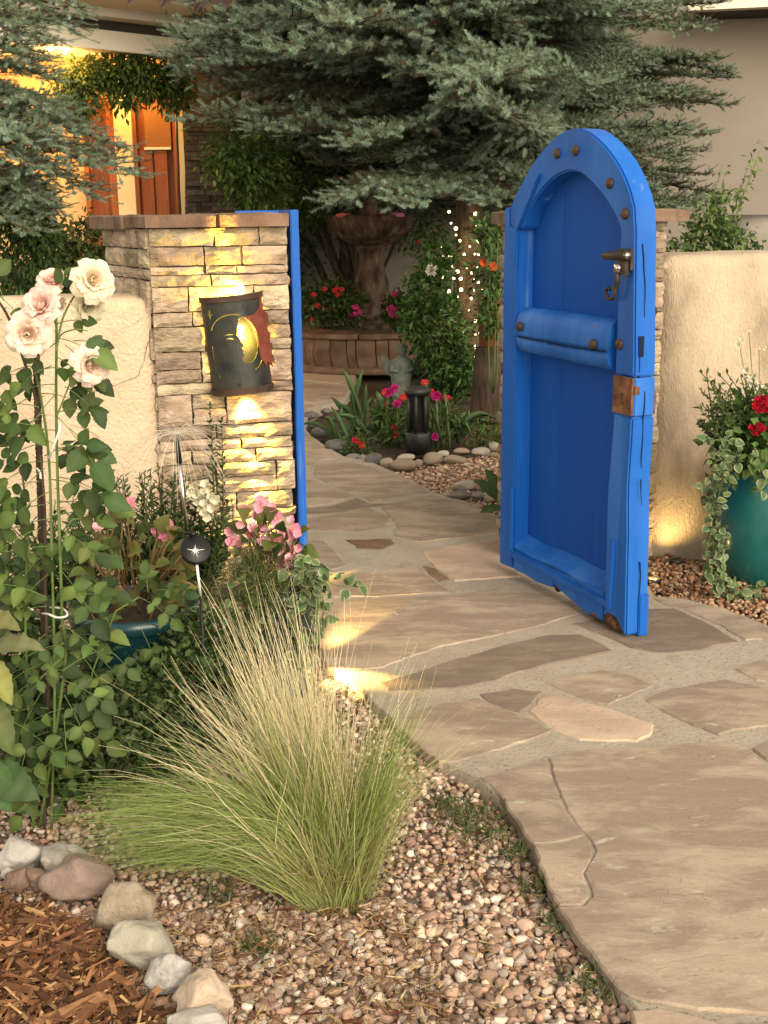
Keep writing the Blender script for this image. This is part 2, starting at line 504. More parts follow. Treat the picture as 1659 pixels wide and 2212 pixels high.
M['bluep'] = pmat('blue_paint', [(.004, .078, .36), (.007, .106, .45), (.014, .135, .51)], 5, .5, .6, 60, bdist=.004, spec=.25, ovar=.05, stretch=(1, 1, .07), detail=8, fleck=((.16, .27, .50), 16, .66, .80))
M['bluep2'] = pmat('blue_paint_panel', [(.002, .062, .33), (.005, .080, .39)], 6, .65, .4, 60, bdist=.003, spec=.2, stretch=(1, 1, .06))
M['bluew'] = pmat('blue_paint_worn', [(.006, .090, .39), (.013, .122, .47), (.040, .175, .54)], 7, .52, .8, 40, bdist=.006, spec=.25, stretch=(1, 1, .10), detail=9, fleck=((.16, .16, .17), 22, .69, .8))
M['crack'] = pmat('paint_split', [(.004, .012, .04)], 5, .9)
M['rust'] = pmat('rust', [(.07, .030, .016), (.16, .07, .035), (.24, .13, .075)], 22, .85, .7, 90, bdist=.004, detail=8)
M['rot'] = pmat('rotten_wood', [(.02, .012, .008), (.10, .045, .02), (.17, .08, .035)], 25, .95, .9, 60, bdist=.01, stretch=(1, 1, .3))
M['iron'] = pmat('iron', [(.030, .028, .024), (.075, .06, .045)], 35, .55, .4, 120, bdist=.003, metal=.6, spec=.4)
M['studm'] = pmat('iron_stud', [(.045, .032, .02), (.095, .062, .035)], 60, .5, .4, 150, bdist=.003, metal=.35)
M['black'] = pmat('black_plastic', [(.012, .012, .013)], 5, .4)
M['steel'] = pmat('steel', [(.62, .60, .56)], 5, .28, metal=1.0)
M['white'] = pmat('white_plastic', [(.75, .74, .70)], 5, .5)
M['leaf'] = pmat('leaf', [(.9, .9, .9), (1.08, 1.08, 1.05)], 30, .6, tint=True, ovar=.42, hvar=.02, trans=.22, spec=.28)
M['leafm'] = pmat('leaf_mass', [(.8, .8, .8), (1.1, 1.1, 1.0)], 6, .6, tint=True, trans=.15, spec=.2)
M['petal'] = pmat('petal', [(1, 1, 1)], 5, .65, tint=True, trans=.22, spec=.15, ovar=.06)
M['stem'] = pmat('green_stem', [(.085, .14, .035), (.14, .20, .055)], 15, .55, spec=.3)
M['bark'] = pmat('bark', [(.030, .020, .013), (.070, .048, .033), (.115, .085, .06)], 14, .95, 1.0, 22, bdist=.03, stretch=(1, 1, .25), detail=8)
M['twig'] = pmat('twig', [(.045, .030, .02), (.10, .07, .045)], 20, .9)
M['needle'] = pmat('needles', [(.85, .85, .85), (1.1, 1.1, 1.1)], 3, .6, tint=True, ovar=.16, hvar=.01, spec=.25)
M['grass'] = pmat('grass_blade', [(1, 1, 1)], 5, .5, tint=True, trans=.15, spec=.3)
M['teal'] = pmat('teal_glaze', [(.008, .085, .085), (.016, .125, .115), (.010, .10, .105)], 4, .25, .1, 20, bdist=.004, spec=.5, coat=.3, stretch=(1, 1, .4))
M['tealb'] = pmat('blue_teal_glaze', [(.006, .032, .042), (.012, .055, .066)], 5, .3, .1, 20, bdist=.004, spec=.5, coat=.25)
M['fount'] = pmat('cast_stone', [(.022, .014, .009), (.085, .056, .036), (.19, .14, .10)], 12, .85, .7, 50, bdist=.008, stretch=(1, 1, .35))
M['redstone'] = pmat('red_sandstone', [(.10, .058, .038), (.18, .115, .078), (.24, .165, .115)], 6, .9, .7, 40, bdist=.008, ovar=.22)
M['terra'] = pmat('terracotta', [(.30, .11, .05), (.37, .15, .075)], 10, .85, .3, 60, bdist=.003)
M['water'] = pmat('water', [(.02, .025, .022)], 5, .06, spec=.5)
M['statue'] = pmat('weathered_statue', [(.10, .125, .10), (.20, .23, .19)], 18, .9, .6, 60, bdist=.005)
M['warmwall'] = pmat('porch_wall', [(.42, .30, .155), (.48, .35, .19)], 2, .9, .3, 50, bdist=.005)
M['cream'] = pmat('cream_trim', [(.76, .69, .55), (.80, .74, .60)], 3, .8)
M['litpost'] = pmat('lamplit_render', [(.60, .47, .25), (.66, .53, .30)], 3, .9)  # pale porch posts, golden lamplight mixed into the base colour
M['door2'] = pmat('stained_wood', [(.20, .052, .012), (.30, .088, .020)], 6, .45, .2, 30, bdist=.003, stretch=(6, 6, .5), ovar=.08)
M['slatb'] = pmat('bamboo_blind', [(.24, .10, .03), (.34, .15, .05)], 40, .7, stretch=(1, 1, 12))
M['dark'] = pmat('dark_fascia', [(.05, .042, .034), (.075, .062, .05)], 4, .8)
M['rooft'] = pmat('roof_tile', [(.07, .040, .032), (.11, .06, .048)], 8, .85, ovar=.15)
M['petalw'] = pmat('cream_petal', [(.74, .65, .50), (.82, .74, .60)], 12, .6, tint=True, trans=.25, spec=.15)
M['bulb'] = emat('warm_bulb', (1, .80, .42), 9)
M['fairy'] = emat('fairy_light', (1, .74, .34), 5)
M['lampmetal'] = pmat('dark_patina', [(.020, .023, .022), (.045, .048, .042), (.06, .058, .045)], 12, .5, .3, 60, bdist=.003, metal=.5, spec=.4)
M['ledgeshade'] = pmat('ledgestone_shaded', [(.045, .034, .025), (.085, .064, .047), (.12, .095, .07)], 8, .9, .8, 40, bdist=.01, ovar=.3)  # darker ledgestone copy, the porch column's shade mixed into its colour
M['rimm'] = pmat('brown_rim', [(.045, .026, .018), (.085, .05, .034)], 20, .6, .4, 60, bdist=.003, metal=.3)
M['copper'] = pmat('copper_patina', [(.14, .036, .020), (.24, .072, .038)], 25, .55, .3, 80, bdist=.003, metal=.3, fleck=((.09, .07, .055), 30, .6, .75))
M['brass'] = pmat('lit_liner', [(.62, .47, .22)], 5, .5)

# ================================================================== the ground and the flagstone path
gm = MB(); gx, gy = np.meshgrid(np.linspace(-30, 30, 61), np.linspace(-6, 54, 61))
gv = np.c_[gx.ravel(), gy.ravel(), np.full(gx.size, -.075)]
i_ = (np.arange(60)[:, None] * 61 + np.arange(60)[None, :]).ravel()
gm.add(gv, np.stack([i_, i_ + 1, i_ + 62, i_ + 61], 1))
obj('ground', gm, M['soil'], kind='structure')

def z7(x, y): return (639.4 + .6146 * x, 950.5 + .6146 * y)
def z8(x, y): return (1036.9 + .375 * x, 1598.6 + .375 * y)
def z6(x, y): return (587.6 + .3515 * x, 328.4 + .3515 * y)
def z5(x, y): return ((1180 + x * .44605) / 1.1573, (900 + y * .44605) / 1.1573)
def z4(x, y): return ((1180 + x * .44605) / 1.1573, (280 + y * .44605) / 1.1573)
def z3(x, y): return ((150 + x * .42194) / 1.1573, (450 + y * .42194) / 1.1573)
def z1(x, y): return (.4167 * x, .4167 * y)

path_px = [(1420, 2330), (1390, 2195), (1340, 2130), (1283, 2050), (1235, 1975), (1195, 1905), (1165, 1845), (1122, 1775), (1083, 1720), (1036, 1682),
           (1000, 1660), (950, 1640), (905, 1600), (850, 1550), (800, 1512), (770, 1475), (715, 1440), (690, 1390), (655, 1300), (610, 1240), (560, 1190), (520, 1130),
           (380, 1000), (330, 900), (360, 800), (500, 785), (772, 797), (764, 840), (745, 862), (700, 876), (668, 893), (655, 915), (672, 938), (705, 962), (742, 984), (790, 992), (845, 1014), (900, 1040),
           (935, 1060), (1000, 1080), (1075, 1112), (1082, 1166), (1110, 1200), (1400, 1262), (1412, 1285), (1485, 1292), (1560, 1312), (1659, 1347), (1900, 1460), (2150, 2330)]
PATH = np.array([G(*p)[:2] for p in path_px])
path_mb = MB()
pv, pf = slab(PATH, -.005, .075, cell=.16, step=.05, jit=.006, relief=.003, seed=50, edge=.006, rs=1.2)
path_mb.add(pv, pf)
path = obj('path', path_mb, M['mortar'], kind='structure')

stones = []
S = lambda f, pts, m='flag', dz=0.0: stones.append(([G(*f(*p))[:2] for p in pts], m, dz))
idp = lambda x, y: (x, y)
# the big front slab, cracked into three
S(z8, [(0, 208), (120, 185), (300, 130), (385, 108), (430, 270), (510, 420), (598, 545), (440, 588), (302, 596), (215, 470), (125, 330)])
S(z8, [(305, 604), (440, 596), (604, 550), (660, 640), (600, 760), (640, 900), (600, 950), (452, 955), (380, 795)], 'flag', .001)
S(z8, [(392, 106), (560, 62), (960, 42), (1450, 10), (1560, 62), (1670, 175), (2250, 500), (2350, 1500), (1659, 1572), (1250, 1552), (1040, 1512), (935, 1500), (800, 1425), (655, 1255), (525, 1085), (457, 962), (604, 957), (648, 903), (606, 765), (666, 642), (606, 545), (515, 415), (436, 268)], 'flag', .001)
S(z8, [(880, 1560), (1040, 1545), (1250, 1590), (1420, 1640), (1600, 1900), (900, 1900)], 'flagpink')
S(z8, [(1480, 1630), (2200, 1580), (2400, 1900), (1660, 1900)], 'flag')
S(z7, [(820, 950), (860, 906), (920, 897), (1100, 942), (1258, 995), (1240, 1035), (1200, 1057), (1000, 1050), (880, 1000)], 'flagpink')
S(z7, [(1222, 910), (1320, 872), (1500, 838), (1700, 880), (1900, 960), (1820, 1010), (1659, 1003), (1560, 1015), (1480, 1030), (1400, 1000), (1300, 955)])
S(z7, [(330, 985), (520, 925), (640, 905), (720, 938), (860, 992), (900, 1022), (800, 1062), (560, 1128), (500, 1128), (430, 1065)])
S(z7, [(880, 850), (1080, 807), (1190, 827), (1258, 862), (1170, 902), (1100, 928), (1000, 905)])
S(z7, [(650, 888), (760, 872), (868, 886), (826, 930), (785, 955), (700, 928)], 'flagdark')
S(z7, [(545, 775), (720, 722), (870, 687), (1000, 681), (1060, 710), (1122, 740), (900, 780), (700, 843), (560, 868), (330, 876), (300, 850), (420, 815)], 'flagdark')
S(z7, [(965, 645), (1200, 592), (1330, 590), (1400, 622), (1480, 660), (1558, 708), (1400, 738), (1270, 746), (1190, 728), (1100, 690), (1010, 656)], 'flagdark')
S(z7, [(1255, 555), (1400, 572), (1500, 590), (1680, 665), (1800, 740), (1640, 700), (1580, 700), (1490, 650), (1380, 602), (1300, 578)])
S(z7, [(1545, 805), (1659, 765), (1850, 830), (1900, 910), (1720, 862), (1620, 842)])
S(z7, [(1600, 1080), (1680, 1045), (1850, 1070), (1950, 1180), (1760, 1170), (1650, 1120)])
S(z7, [(60, 562), (300, 556), (550, 543), (700, 522), (950, 547), (1035, 600), (860, 648), (640, 698), (500, 727), (300, 795), (200, 810), (110, 800), (80, 700)])
S(z7, [(445, 390), (540, 372), (715, 340), (760, 440), (790, 478), (560, 493), (485, 440)], 'flagpink')
S(z7, [(295, 228), (400, 204), (480, 194), (600, 213), (705, 268), (722, 325), (430, 357), (345, 338), (352, 290)])
S(z7, [(65, 86), (180, 72), (330, 112), (470, 182), (350, 197), (275, 216), (165, 172), (62, 128)])
S(z7, [(-60, 282), (130, 262), (255, 238), (335, 267), (305, 308), (200, 322), (60, 318), (-50, 320)])
S(z7, [(175, 350), (330, 346), (352, 365), (300, 383), (222, 379)], 'redstone')
S(z7, [(-50, 345), (100, 352), (180, 440), (100, 458), (0, 440)])
S(z7, [(205, 463), (425, 445), (540, 533), (300, 548), (70, 548), (100, 492)])
S(z7, [(445, 443), (490, 452), (540, 488), (502, 497)], 'redstone')
S(z7, [(-20, 135), (55, 140), (160, 180), (205, 196), (120, 222), (-30, 240)])
S(z7, [(215, 205), (265, 222), (330, 222), (280, 230), (160, 255), (0, 262), (-40, 248), (120, 230)], 'flagdark')
S(idp, [(600, 925), (660, 935), (692, 962), (737, 990), (690, 993), (676, 1004), (610, 1003)])
S(idp, [(560, 875), (690, 872), (655, 890), (640, 915), (540, 915)])
S(idp, [(560, 832), (650, 825), (758, 838), (740, 858), (690, 868), (540, 868)])
S(idp, [(560, 800), (650, 803), (766, 806), (760, 832), (650, 820), (555, 826)], 'flagpink')
S(idp, [(450, 800), (548, 800), (548, 830), (530, 865), (430, 870)])
S(idp, [(420, 880), (530, 874), (530, 918), (590, 930), (600, 1005), (450, 990)])
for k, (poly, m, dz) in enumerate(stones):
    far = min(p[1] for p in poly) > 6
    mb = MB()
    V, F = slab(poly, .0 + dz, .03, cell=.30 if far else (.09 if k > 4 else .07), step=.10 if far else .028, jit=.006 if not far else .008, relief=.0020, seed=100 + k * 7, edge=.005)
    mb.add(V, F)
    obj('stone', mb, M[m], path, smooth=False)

# ------------------------------------------------------------------ loose gravel
GPAL = np.array([srgb(196, 160, 132), srgb(176, 140, 116), srgb(206, 176, 148), srgb(160, 128, 108), srgb(186, 158, 136), srgb(216, 192, 166), srgb(150, 126, 110), srgb(190, 148, 118), srgb(142, 112, 94), srgb(214, 200, 182), srgb(172, 160, 148)])
GPAL = (GPAL * .72 + GPAL.mean(1, keepdims=True) * .28 * np.array([1.10, 1.0, .88])) * 1.18
def gravel_vars(n, sub, seed):
    out = []
    for k in range(n):
        V, F = ico(sub); r = np.random.default_rng(seed + k)
        V = V * (1 + .25 * nz(V, .4, seed + k, 2))[:, None]
        for q in range(9):
            nn = unit(r.normal(size=3)); h = r.uniform(.48, .80); t = V @ nn; V = V - np.outer(np.maximum(t - h, 0) * 1.0, nn)
        out.append((V * r.uniform([.8, .65, .5], [1.15, .95, .8]), F))
    return out

def scatter(name, region_fn, lo, hi, step, size, pal, variants, zfun, seed, mat, layers=2, lim=None):
    r = np.random.default_rng(seed); Pp = []
    for l in range(layers):
        xs, ys = np.meshgrid(np.arange(lo[0], hi[0], step), np.arange(lo[1], hi[1], step))
        q = np.c_[xs.ravel(), ys.ravel()] + r.uniform(-.48, .48, (xs.size, 2)) * step
        q = q[region_fn(q)]
        Pp.append(np.c_[q, zfun(q) + l * size * .33 + r.uniform(-.2, .2, len(q)) * size])
    Pp = np.concatenate(Pp); n = len(Pp); vi = r.integers(0, len(variants), n)
    mb = MB()
    for k, (V, F) in enumerate(variants):
        q = Pp[vi == k]; m = len(q)
        if not m: continue
        a = r.uniform(0, 6.28, (m, 3)); A = np.empty((m, 3, 3))
        ca, sa = np.cos(a), np.sin(a)
        Rz = np.zeros((m, 3, 3)); Rz[:, 0, 0] = ca[:, 0]; Rz[:, 0, 1] = -sa[:, 0]; Rz[:, 1, 0] = sa[:, 0]; Rz[:, 1, 1] = ca[:, 0]; Rz[:, 2, 2] = 1
        Rx = np.zeros((m, 3, 3)); Rx[:, 0, 0] = 1; Rx[:, 1, 1] = np.cos(a[:, 1] * .12 - .4); Rx[:, 1, 2] = -np.sin(a[:, 1] * .12 - .4); Rx[:, 2, 1] = np.sin(a[:, 1] * .12 - .4); Rx[:, 2, 2] = np.cos(a[:, 1] * .12 - .4)
        A = Rz @ Rx
        s = size * .5 * np.clip(r.lognormal(0, .30, m), .5, 1.9)
        W = np.einsum('mij,vj->mvi', A, V) * s[:, None, None] + q[:, None, :]
        FF = F[None] + (np.arange(m) * len(V))[:, None, None]
        c = pal[r.integers(0, len(pal), m)] * r.uniform(.72, 1.22, (m, 1))
        mb.add(W.reshape(-1, 3), FF.reshape(-1, F.shape[1]), np.repeat(c, len(V), 0))
    return obj(name, mb, mat, kind='stuff')

MULCH = np.array([G(*p)[:2] for p in [(-420, 1900), (0, 1915), (95, 1945), (215, 2010), (245, 2075), (330, 2150), (378, 2212), (400, 2420), (-420, 2420)]])
def bed(q):
    ok = ~inside(q, PATH) & ~inside(q, MULCH)
    px = q[:, 0] / np.maximum(q[:, 1], .1)
    return ok & (px > -.42) & (px < .34)
fb = MB(); fx, fy = np.meshgrid(np.linspace(-3.3, .95, 86), np.linspace(1.75, 5.0, 66)); fq = np.c_[fx.ravel(), fy.ravel()]
fi = (np.arange(65)[:, None] * 86 + np.arange(85)[None]).ravel(); fb.add(np.c_[fq, np.where(inside(fq, PATH), -.072, -.052 + .012 * nz(np.c_[fq, np.zeros(len(fq))], 1.1, 61, 2) - .004)], np.stack([fi, fi + 1, fi + 87, fi + 86], 1))
obj('gravel_bed', fb, M['fines'], kind='structure')
gv_near = gravel_vars(14, 2, 900)
gv_mid = gravel_vars(10, 1, 950)
mound = lambda q: -.050 + .012 * nz(np.c_[q, np.zeros(len(q))], 1.1, 61, 2)
gravel = scatter('gravel', lambda q: bed(q) & (q[:, 1] < 2.62), (-1.1, 1.80), (.95, 2.64), .0205, .0255, GPAL, gv_near[:7], mound, 70, M['gravel'], 2)
gravel2 = scatter('gravel', lambda q: bed(q) & (q[:, 1] >= 2.62) & (q[:, 1] < 5.0) & (q[:, 0] < .5), (-1.95, 2.6), (.6, 5.0), .0225, .026, GPAL, gv_mid, mound, 71, M['gravel'], 2)
BED3 = np.array([G(*p)[:2] for p in [(842, 1016), (905, 1000), (1000, 985), (1120, 960), (1120, 1125), (1075, 1113), (1000, 1081), (935, 1061)]])
side = lambda q: ~inside(q, PATH) & ~inside(q, MULCH) & (q[:, 0] / np.maximum(q[:, 1], .1) <= -.42) & (q[:, 1] < 4.7 + .23 * q[:, 0])
scatter('gravel', side, (-3.1, 1.9), (-.7, 4.7), .030, .034, GPAL, gv_mid, mound, 75, M['gravel'], 1)
BED5 = np.array([G(*p)[:2] for p in [(1800, 1231), (2500, 1335), (2900, 2200), (2140, 2320), (1901, 1461)]])
scatter('gravel', lambda q: inside(q, BED5) & ~inside(q, PATH), (.8, 1.9), (3.4, 6.2), .030, .034, GPAL * .8, gv_mid, lambda q: np.full(len(q), -.05), 76, M['gravel'], 1)
gravel3 = scatter('gravel', lambda q: inside(q, BED3), (-.3, 5.5), (1.6, 9), .028, .032, GPAL * np.array([1, .93, .85]), gv_mid, lambda q: np.full(len(q), -.04), 72, M['gravel'], 2)
BED4 = np.array([G(*p)[:2] for p in [(1395, 1180), (1800, 1230), (1900, 1455), (1659, 1346), (1560, 1311), (1485, 1291), (1408, 1284)]])
gravel4 = scatter('gravel', lambda q: inside(q, BED4), (.9, 4.0), (2.6, 6.2), .026, .03, GPAL * np.array([.72, .60, .48]), gv_mid, lambda q: np.full(len(q), -.045), 73, M['gravel'], 2)

# ------------------------------------------------------------------ bark mulch
MPAL = np.array([srgb(128, 84, 56), srgb(104, 66, 44), srgb(150, 108, 74), srgb(84, 54, 38), srgb(186, 150, 108), srgb(116, 76, 50), srgb(140, 96, 66), srgb(96, 62, 44)])
MPAL = (MPAL * .72 + MPAL.mean(1, keepdims=True) * .28 * np.array([1.25, .95, .62])) * np.array([1.08, 1.02, .90])
def chips(n, region, lo, hi, zf, Lr, pal, seed, tilt=.35, wr=(.12, .3)):
    r = np.random.default_rng(seed); q = np.c_[r.uniform(lo[0], hi[0], n * 3), r.uniform(lo[1], hi[1], n * 3)]
    q = q[region(q)][:n]; n = len(q)
    bx = np.array([[-.5, -.42, -.5], [-.5, .42, -.5], [.5, -.3, -.5], [.5, .35, -.5], [-.42, -.36, .5], [-.45, .42, .5], [.42, -.36, .5], [.5, .2, .5]])
    bf = np.array([[0, 1, 3, 2], [4, 6, 7, 5], [0, 4, 5, 1], [2, 3, 7, 6], [0, 2, 6, 4], [1, 5, 7, 3]])
    L = r.uniform(*Lr, n) * np.clip(r.lognormal(0, .35, n), .5, 2); Wd = L * r.uniform(*wr, n); T = Wd * r.uniform(.15, .5, n)
    a = r.uniform(0, 6.28, n); t = r.normal(0, tilt, n); ro = r.normal(0, .5, n)
    d = np.stack([np.cos(a) * np.cos(t), np.sin(a) * np.cos(t), np.sin(t)], 1)
    y = np.stack([-np.sin(a), np.cos(a), np.zeros(n)], 1); zz = np.cross(d, y)
    y2 = y * np.cos(ro)[:, None] + zz * np.sin(ro)[:, None]; z2 = np.cross(d, y2)
    jt = 1 + r.uniform(-.25, .25, (n, 8, 1))
    W = (bx[None, :, 0:1] * L[:, None, None] * d[:, None] + bx[None, :, 1:2] * Wd[:, None, None] * y2[:, None] * jt + bx[None, :, 2:3] * T[:, None, None] * z2[:, None])
    pos = np.c_[q, zf(q) + r.uniform(-.004, .016, n)]
    W = W + pos[:, None]
    c = pal[r.integers(0, len(pal), n)] * r.uniform(.6, 1.3, (n, 1))
    return W.reshape(-1, 3), (bf[None] + (np.arange(n) * 8)[:, None, None]).reshape(-1, 4), np.repeat(c, 8, 0)
mz = lambda q: -.045 + .03 * np.clip(nz(np.c_[q, np.zeros(len(q))], 1.3, 5, 2) + .4, 0, 1)
mm = MB()
inm = lambda q: inside(q, MULCH)
mm.add(*chips(9000, inm, (-1.3, 1.7), (-.3, 2.8), mz, (.014, .042), MPAL, 5, .4, (.10, .30)))
mm.add(*chips(900, inm, (-1.3, 1.7), (-.3, 2.8), lambda q: mz(q) + .010, (.04, .085), MPAL * 1.3, 6, .25, (.10, .22)))
obj('mulch', mm, M['mulch'], kind='stuff', smooth=False)
# dry straw, twigs and leaf bits between the pebbles
lm = MB()
DP = np.array([srgb(190, 160, 110), srgb(150, 116, 76), srgb(120, 86, 56), srgb(205, 182, 138), srgb(110, 60, 40)]) * .9
inb = lambda q: bed(q) & (q[:, 0] < .35) & ((q[:, 1] < 2.55) | (nz(np.c_[q, np.zeros(len(q))], 1.5, 9, 2) > .1))
lm.add(*chips(3200, lambda q: bed(q) & (q[:, 1] < 2.62) & (q[:, 0] < .12 + .3 * (2.3 - q[:, 1])), (-.6, 1.85), (.5, 2.6), lambda q: mound(q) + .022, (.008, .028), DP, 15, .25, (.05, .16)))
lm.add(*chips(1500, lambda q: bed(q) & (q[:, 0] < .9), (-1.1, 1.85), (.8, 3.0), lambda q: mound(q) + .022, (.006, .022), DP, 17, .3, (.06, .3)))
lm.add(*chips(800, inb, (-1.1, 2.4), (.6, 3.9), lambda q: mound(q) + .022, (.008, .034), DP, 16, .25, (.04, .14)))
obj('leaf_litter', lm, M['mulch'], kind='stuff', smooth=False)

# ================================================================== the gate wall
A13 = math.radians(13)
GO = P(328, 650, 5.07); GO[2] = 0
GU = np.array([math.cos(A13), math.sin(A13), 0]); GN = np.array([math.sin(A13), -math.cos(A13), 0])
gp = lambda s, n, z: GO + GU * s + GN * n + np.array([0, 0, z])

def stucco_wall(s0, s1, ztop, thick, name, label, mat, front=0.0, seed=1, rad=.06):
    cs = []
    for z in np.linspace(-.08, ztop - rad, 14): cs.append((front, z))
    for a in np.linspace(0, math.pi / 2, 6)[1:]: cs.append((front - rad + rad * math.cos(a), ztop - rad + rad * math.sin(a)))
    for n in np.linspace(front - rad, front - thick + rad, 4)[1:]: cs.append((n, ztop))
    for a in np.linspace(0, math.pi / 2, 6)[1:]: cs.append((front - thick + rad - rad * math.sin(a), ztop - rad + rad * math.cos(a)))
    for z in np.linspace(ztop - rad, -.08, 6)[1:]: cs.append((front - thick, z))
    ss = list(np.linspace(s0, s1, int((s1 - s0) / .06) + 2)); V = []; m = len(cs)
    pull = lambda s: max(0, 1 - min(s - s0, s1 - s) / .03)
    for s in ss:
        for n, z in cs:
            k = pull(s) * .022
            V.append(gp(s, n + (-k if n > front - thick / 2 else k), z - (k if z > ztop - .1 else 0)))
    V = np.array(V)
    nn = nz(V, .9, seed, 3); n2 = nz(V, 3.2, seed + 3, 2)
    V += np.outer(nn * .009 + n2 * .004, GN)
    V[:, 2] += np.where(V[:, 2] > ztop - .12, nz(V, 1.2, seed + 9, 2) * .012, 0)
    i = np.arange(len(ss) - 1)[:, None] * m; k = np.arange(m - 1)[None, :]
    F = np.stack([i + k, i + m + k, i + m + k + 1, i + k + 1], -1).reshape(-1, 4)
    ends = [np.arange(m)[None, :], (np.arange(m) + (len(ss) - 1) * m)[None, ::-1]]
    rt = root(name, gp(s0 if s0 > 0 else s1, front, 0), label, 'wall')
    mb = MB(); mb.add(V, [F] + ends)
    obj('render_coat', mb, M[mat], rt)
    return rt

wl = stucco_wall(-2.6, -.008, 1.275, .34, 'garden_wall', 'low peach stucco garden wall with a thin crack, running up to the lit stone pillar', 'stucco', .012, 3, .05)
wr = stucco_wall(2.312, 6.0, 1.405, .36, 'garden_wall', 'weathered tan stucco wall behind the green glazed pot', 'stuccoR', -.02, 8, .06)
def crack(rt, pts, w, name='crack'):
    mb = MB(); pts = [on(x, y, gp(0, .014, 0), GN) for x, y in pts]
    d = []
    for a, b in zip(pts[:-1], pts[1:]):
        for t in np.linspace(0, 1, 5, endpoint=False): d.append(a + (b - a) * t)
    d = np.array(d); d += np.c_[nz(d, 9, 4, 2), nz(d, 9, 5, 2) * 0, nz(d, 9, 6, 2)] * .006
    mb.add(*tube(d, np.abs(nz(d, 4, 7, 2)) * w + w * .4, 4)); obj(name, mb, M['core'], rt)
crack(wl, [(300, 690), (285, 705), (262, 712), (240, 730)], .0007)
crack(wl, [(20, 880), (60, 905), (110, 900), (180, 925), (222, 950)], .0006)
crack(wl, [(222, 980), (262, 968), (300, 962), (340, 948), (358, 940), (363, 918), (368, 880), (374, 855)] if False else [z3(175, 1255), z3(230, 1250), z3(300, 1225), z3(400, 1190), z3(465, 1150), z3(505, 1080), z3(512, 1000), z3(533, 920)], .0014)

# ---- stacked ledgestone on the two gate pillars
def stone_block(o, du, nrm, s0, s1, z0, z1, proud, seed, dep=.05):
    w, h = s1 - s0, z1 - z0; r = np.random.default_rng(seed)
    nx, nz_ = max(3, int(round(w / .035))), max(2, int(round(h / .022)))
    us = np.linspace(0, 1, nx + 1); vs = np.linspace(0, 1, nz_ + 1)
    g = np.array([[u, v] for v in vs for u in us])
    ed = np.minimum(np.minimum(g[:, 0], 1 - g[:, 0]) * w, np.minimum(g[:, 1], 1 - g[:, 1]) * h)
    Pn = np.c_[g[:, 0] * w + s0, g[:, 1] * h + z0, np.full(len(g), seed * .7)]
    rel = .010 * nz(Pn, 5, seed, 3) + .008 * (nz(Pn * [2, 1, 1], 2.5, seed + 2, 1) > .2) + r.normal(0, .0022, len(g))
    out = proud + rel - np.where(ed < 1e-6, r.uniform(.006, .014, len(g)), 0)
    dx = np.where(g[:, 0] < 1e-6, r.uniform(0, .006, len(g)), np.where(g[:, 0] > 1 - 1e-6, -r.uniform(0, .006, len(g)), 0))
    dz = np.where(g[:, 1] < 1e-6, r.uniform(0, .004, len(g)), np.where(g[:, 1] > 1 - 1e-6, -r.uniform(0, .004, len(g)), 0))
    up = np.array([0, 0, 1.0])
    Fv = np.asarray(o) + np.outer(Pn[:, 0] + dx, du) + np.outer(Pn[:, 1] + dz, up) + np.outer(out, nrm)
    idx = np.arange((nx + 1) * (nz_ + 1)).reshape(nz_ + 1, nx + 1)
    F = np.stack([idx[:-1, :-1], idx[:-1, 1:], idx[1:, 1:], idx[1:, :-1]], -1).reshape(-1, 4)
    bd = np.concatenate([idx[0], idx[1:, -1], idx[-1, -2::-1], idx[-2:0:-1, 0]])
    back = Fv[bd] - np.outer(out[bd] + dep - .012, nrm)
    n = len(bd); m = len(Fv); i = np.arange(n); j = (i + 1) % n
    return np.concatenate([Fv, back]), [F, np.stack([bd[i], m + i, m + j, bd[j]], 1)]

def stone_face(rt, o, du, nrm, L, z0, z1, seed, over=(0, 0), mats='ledge'):
    r = np.random.default_rng(seed); z = z0; row = 0
    while z < z1 - .02:
        h = float(r.choice([.035, .048, .060, .080, .105, .135], p=[.12, .18, .2, .2, .16, .14]))
        if z + h > z1 - .03: h = z1 - z
        s = -over[0] * r.uniform(.3, 1)
        while s < L - .005:
            w = r.uniform(.12, .36) if h < .08 else r.uniform(.12, .28)
            if s + w > L - .07: w = L - s + over[1] * r.uniform(-.2, 1)
            parts = [(z, z + h)]
            if h > .085 and r.random() < .35:
                c = z + h * r.uniform(.4, .6); parts = [(z, c), (c, z + h)]
            for (a, b) in parts:
                mb = MB(); mb.add(*stone_block(o, du, nrm, s + .0006, s + w - .0006, a + .0006, b - .0006, r.uniform(.004, .020), int(r.integers(1 << 20))))
                obj('stone', mb, M[mats], rt, smooth=False)
            s += w
        z += h; row += 1

PT = 1.545
LV = unit((-.47, .88, 0)); LN = unit((-.88, -.47, 0))
pl = root('gate_pillar', gp(.28, -.2, 0), 'stone gate pillar carrying the moon lamp, left of the opening', 'pillar')
p1 = gp(0, 0, 0)
foot = [gp(.012, -.012, 0), gp(.56, -.012, 0), gp(.555, -.45, 0), p1 + LV * .66 + GU * .012]
mb = MB(); V = np.concatenate([np.array(foot) + [0, 0, -.06], np.array(foot) + [0, 0, PT - .004]])
mb.add(V, [np.array([[0, 1, 5, 4], [1, 2, 6, 5], [2, 3, 7, 6], [3, 0, 4, 7]]), np.array([[4, 5, 6, 7]])]); obj('core', mb, M['core'], pl, smooth=False)
stone_face(pl, gp(0, 0, 0), GU, GN, .57, -.02, PT, 41, (.004, .012))
stone_face(pl, p1, LV, LN, .66, -.02, PT, 42, (0, .0))
stone_face(pl, gp(.567, -.05, 0), -GN, GU, .40, -.02, PT, 43, (0, 0))
pr = root('gate_pillar', gp(1.98, -.2, 0), 'stone gate pillar mostly hidden behind the open blue door', 'pillar')
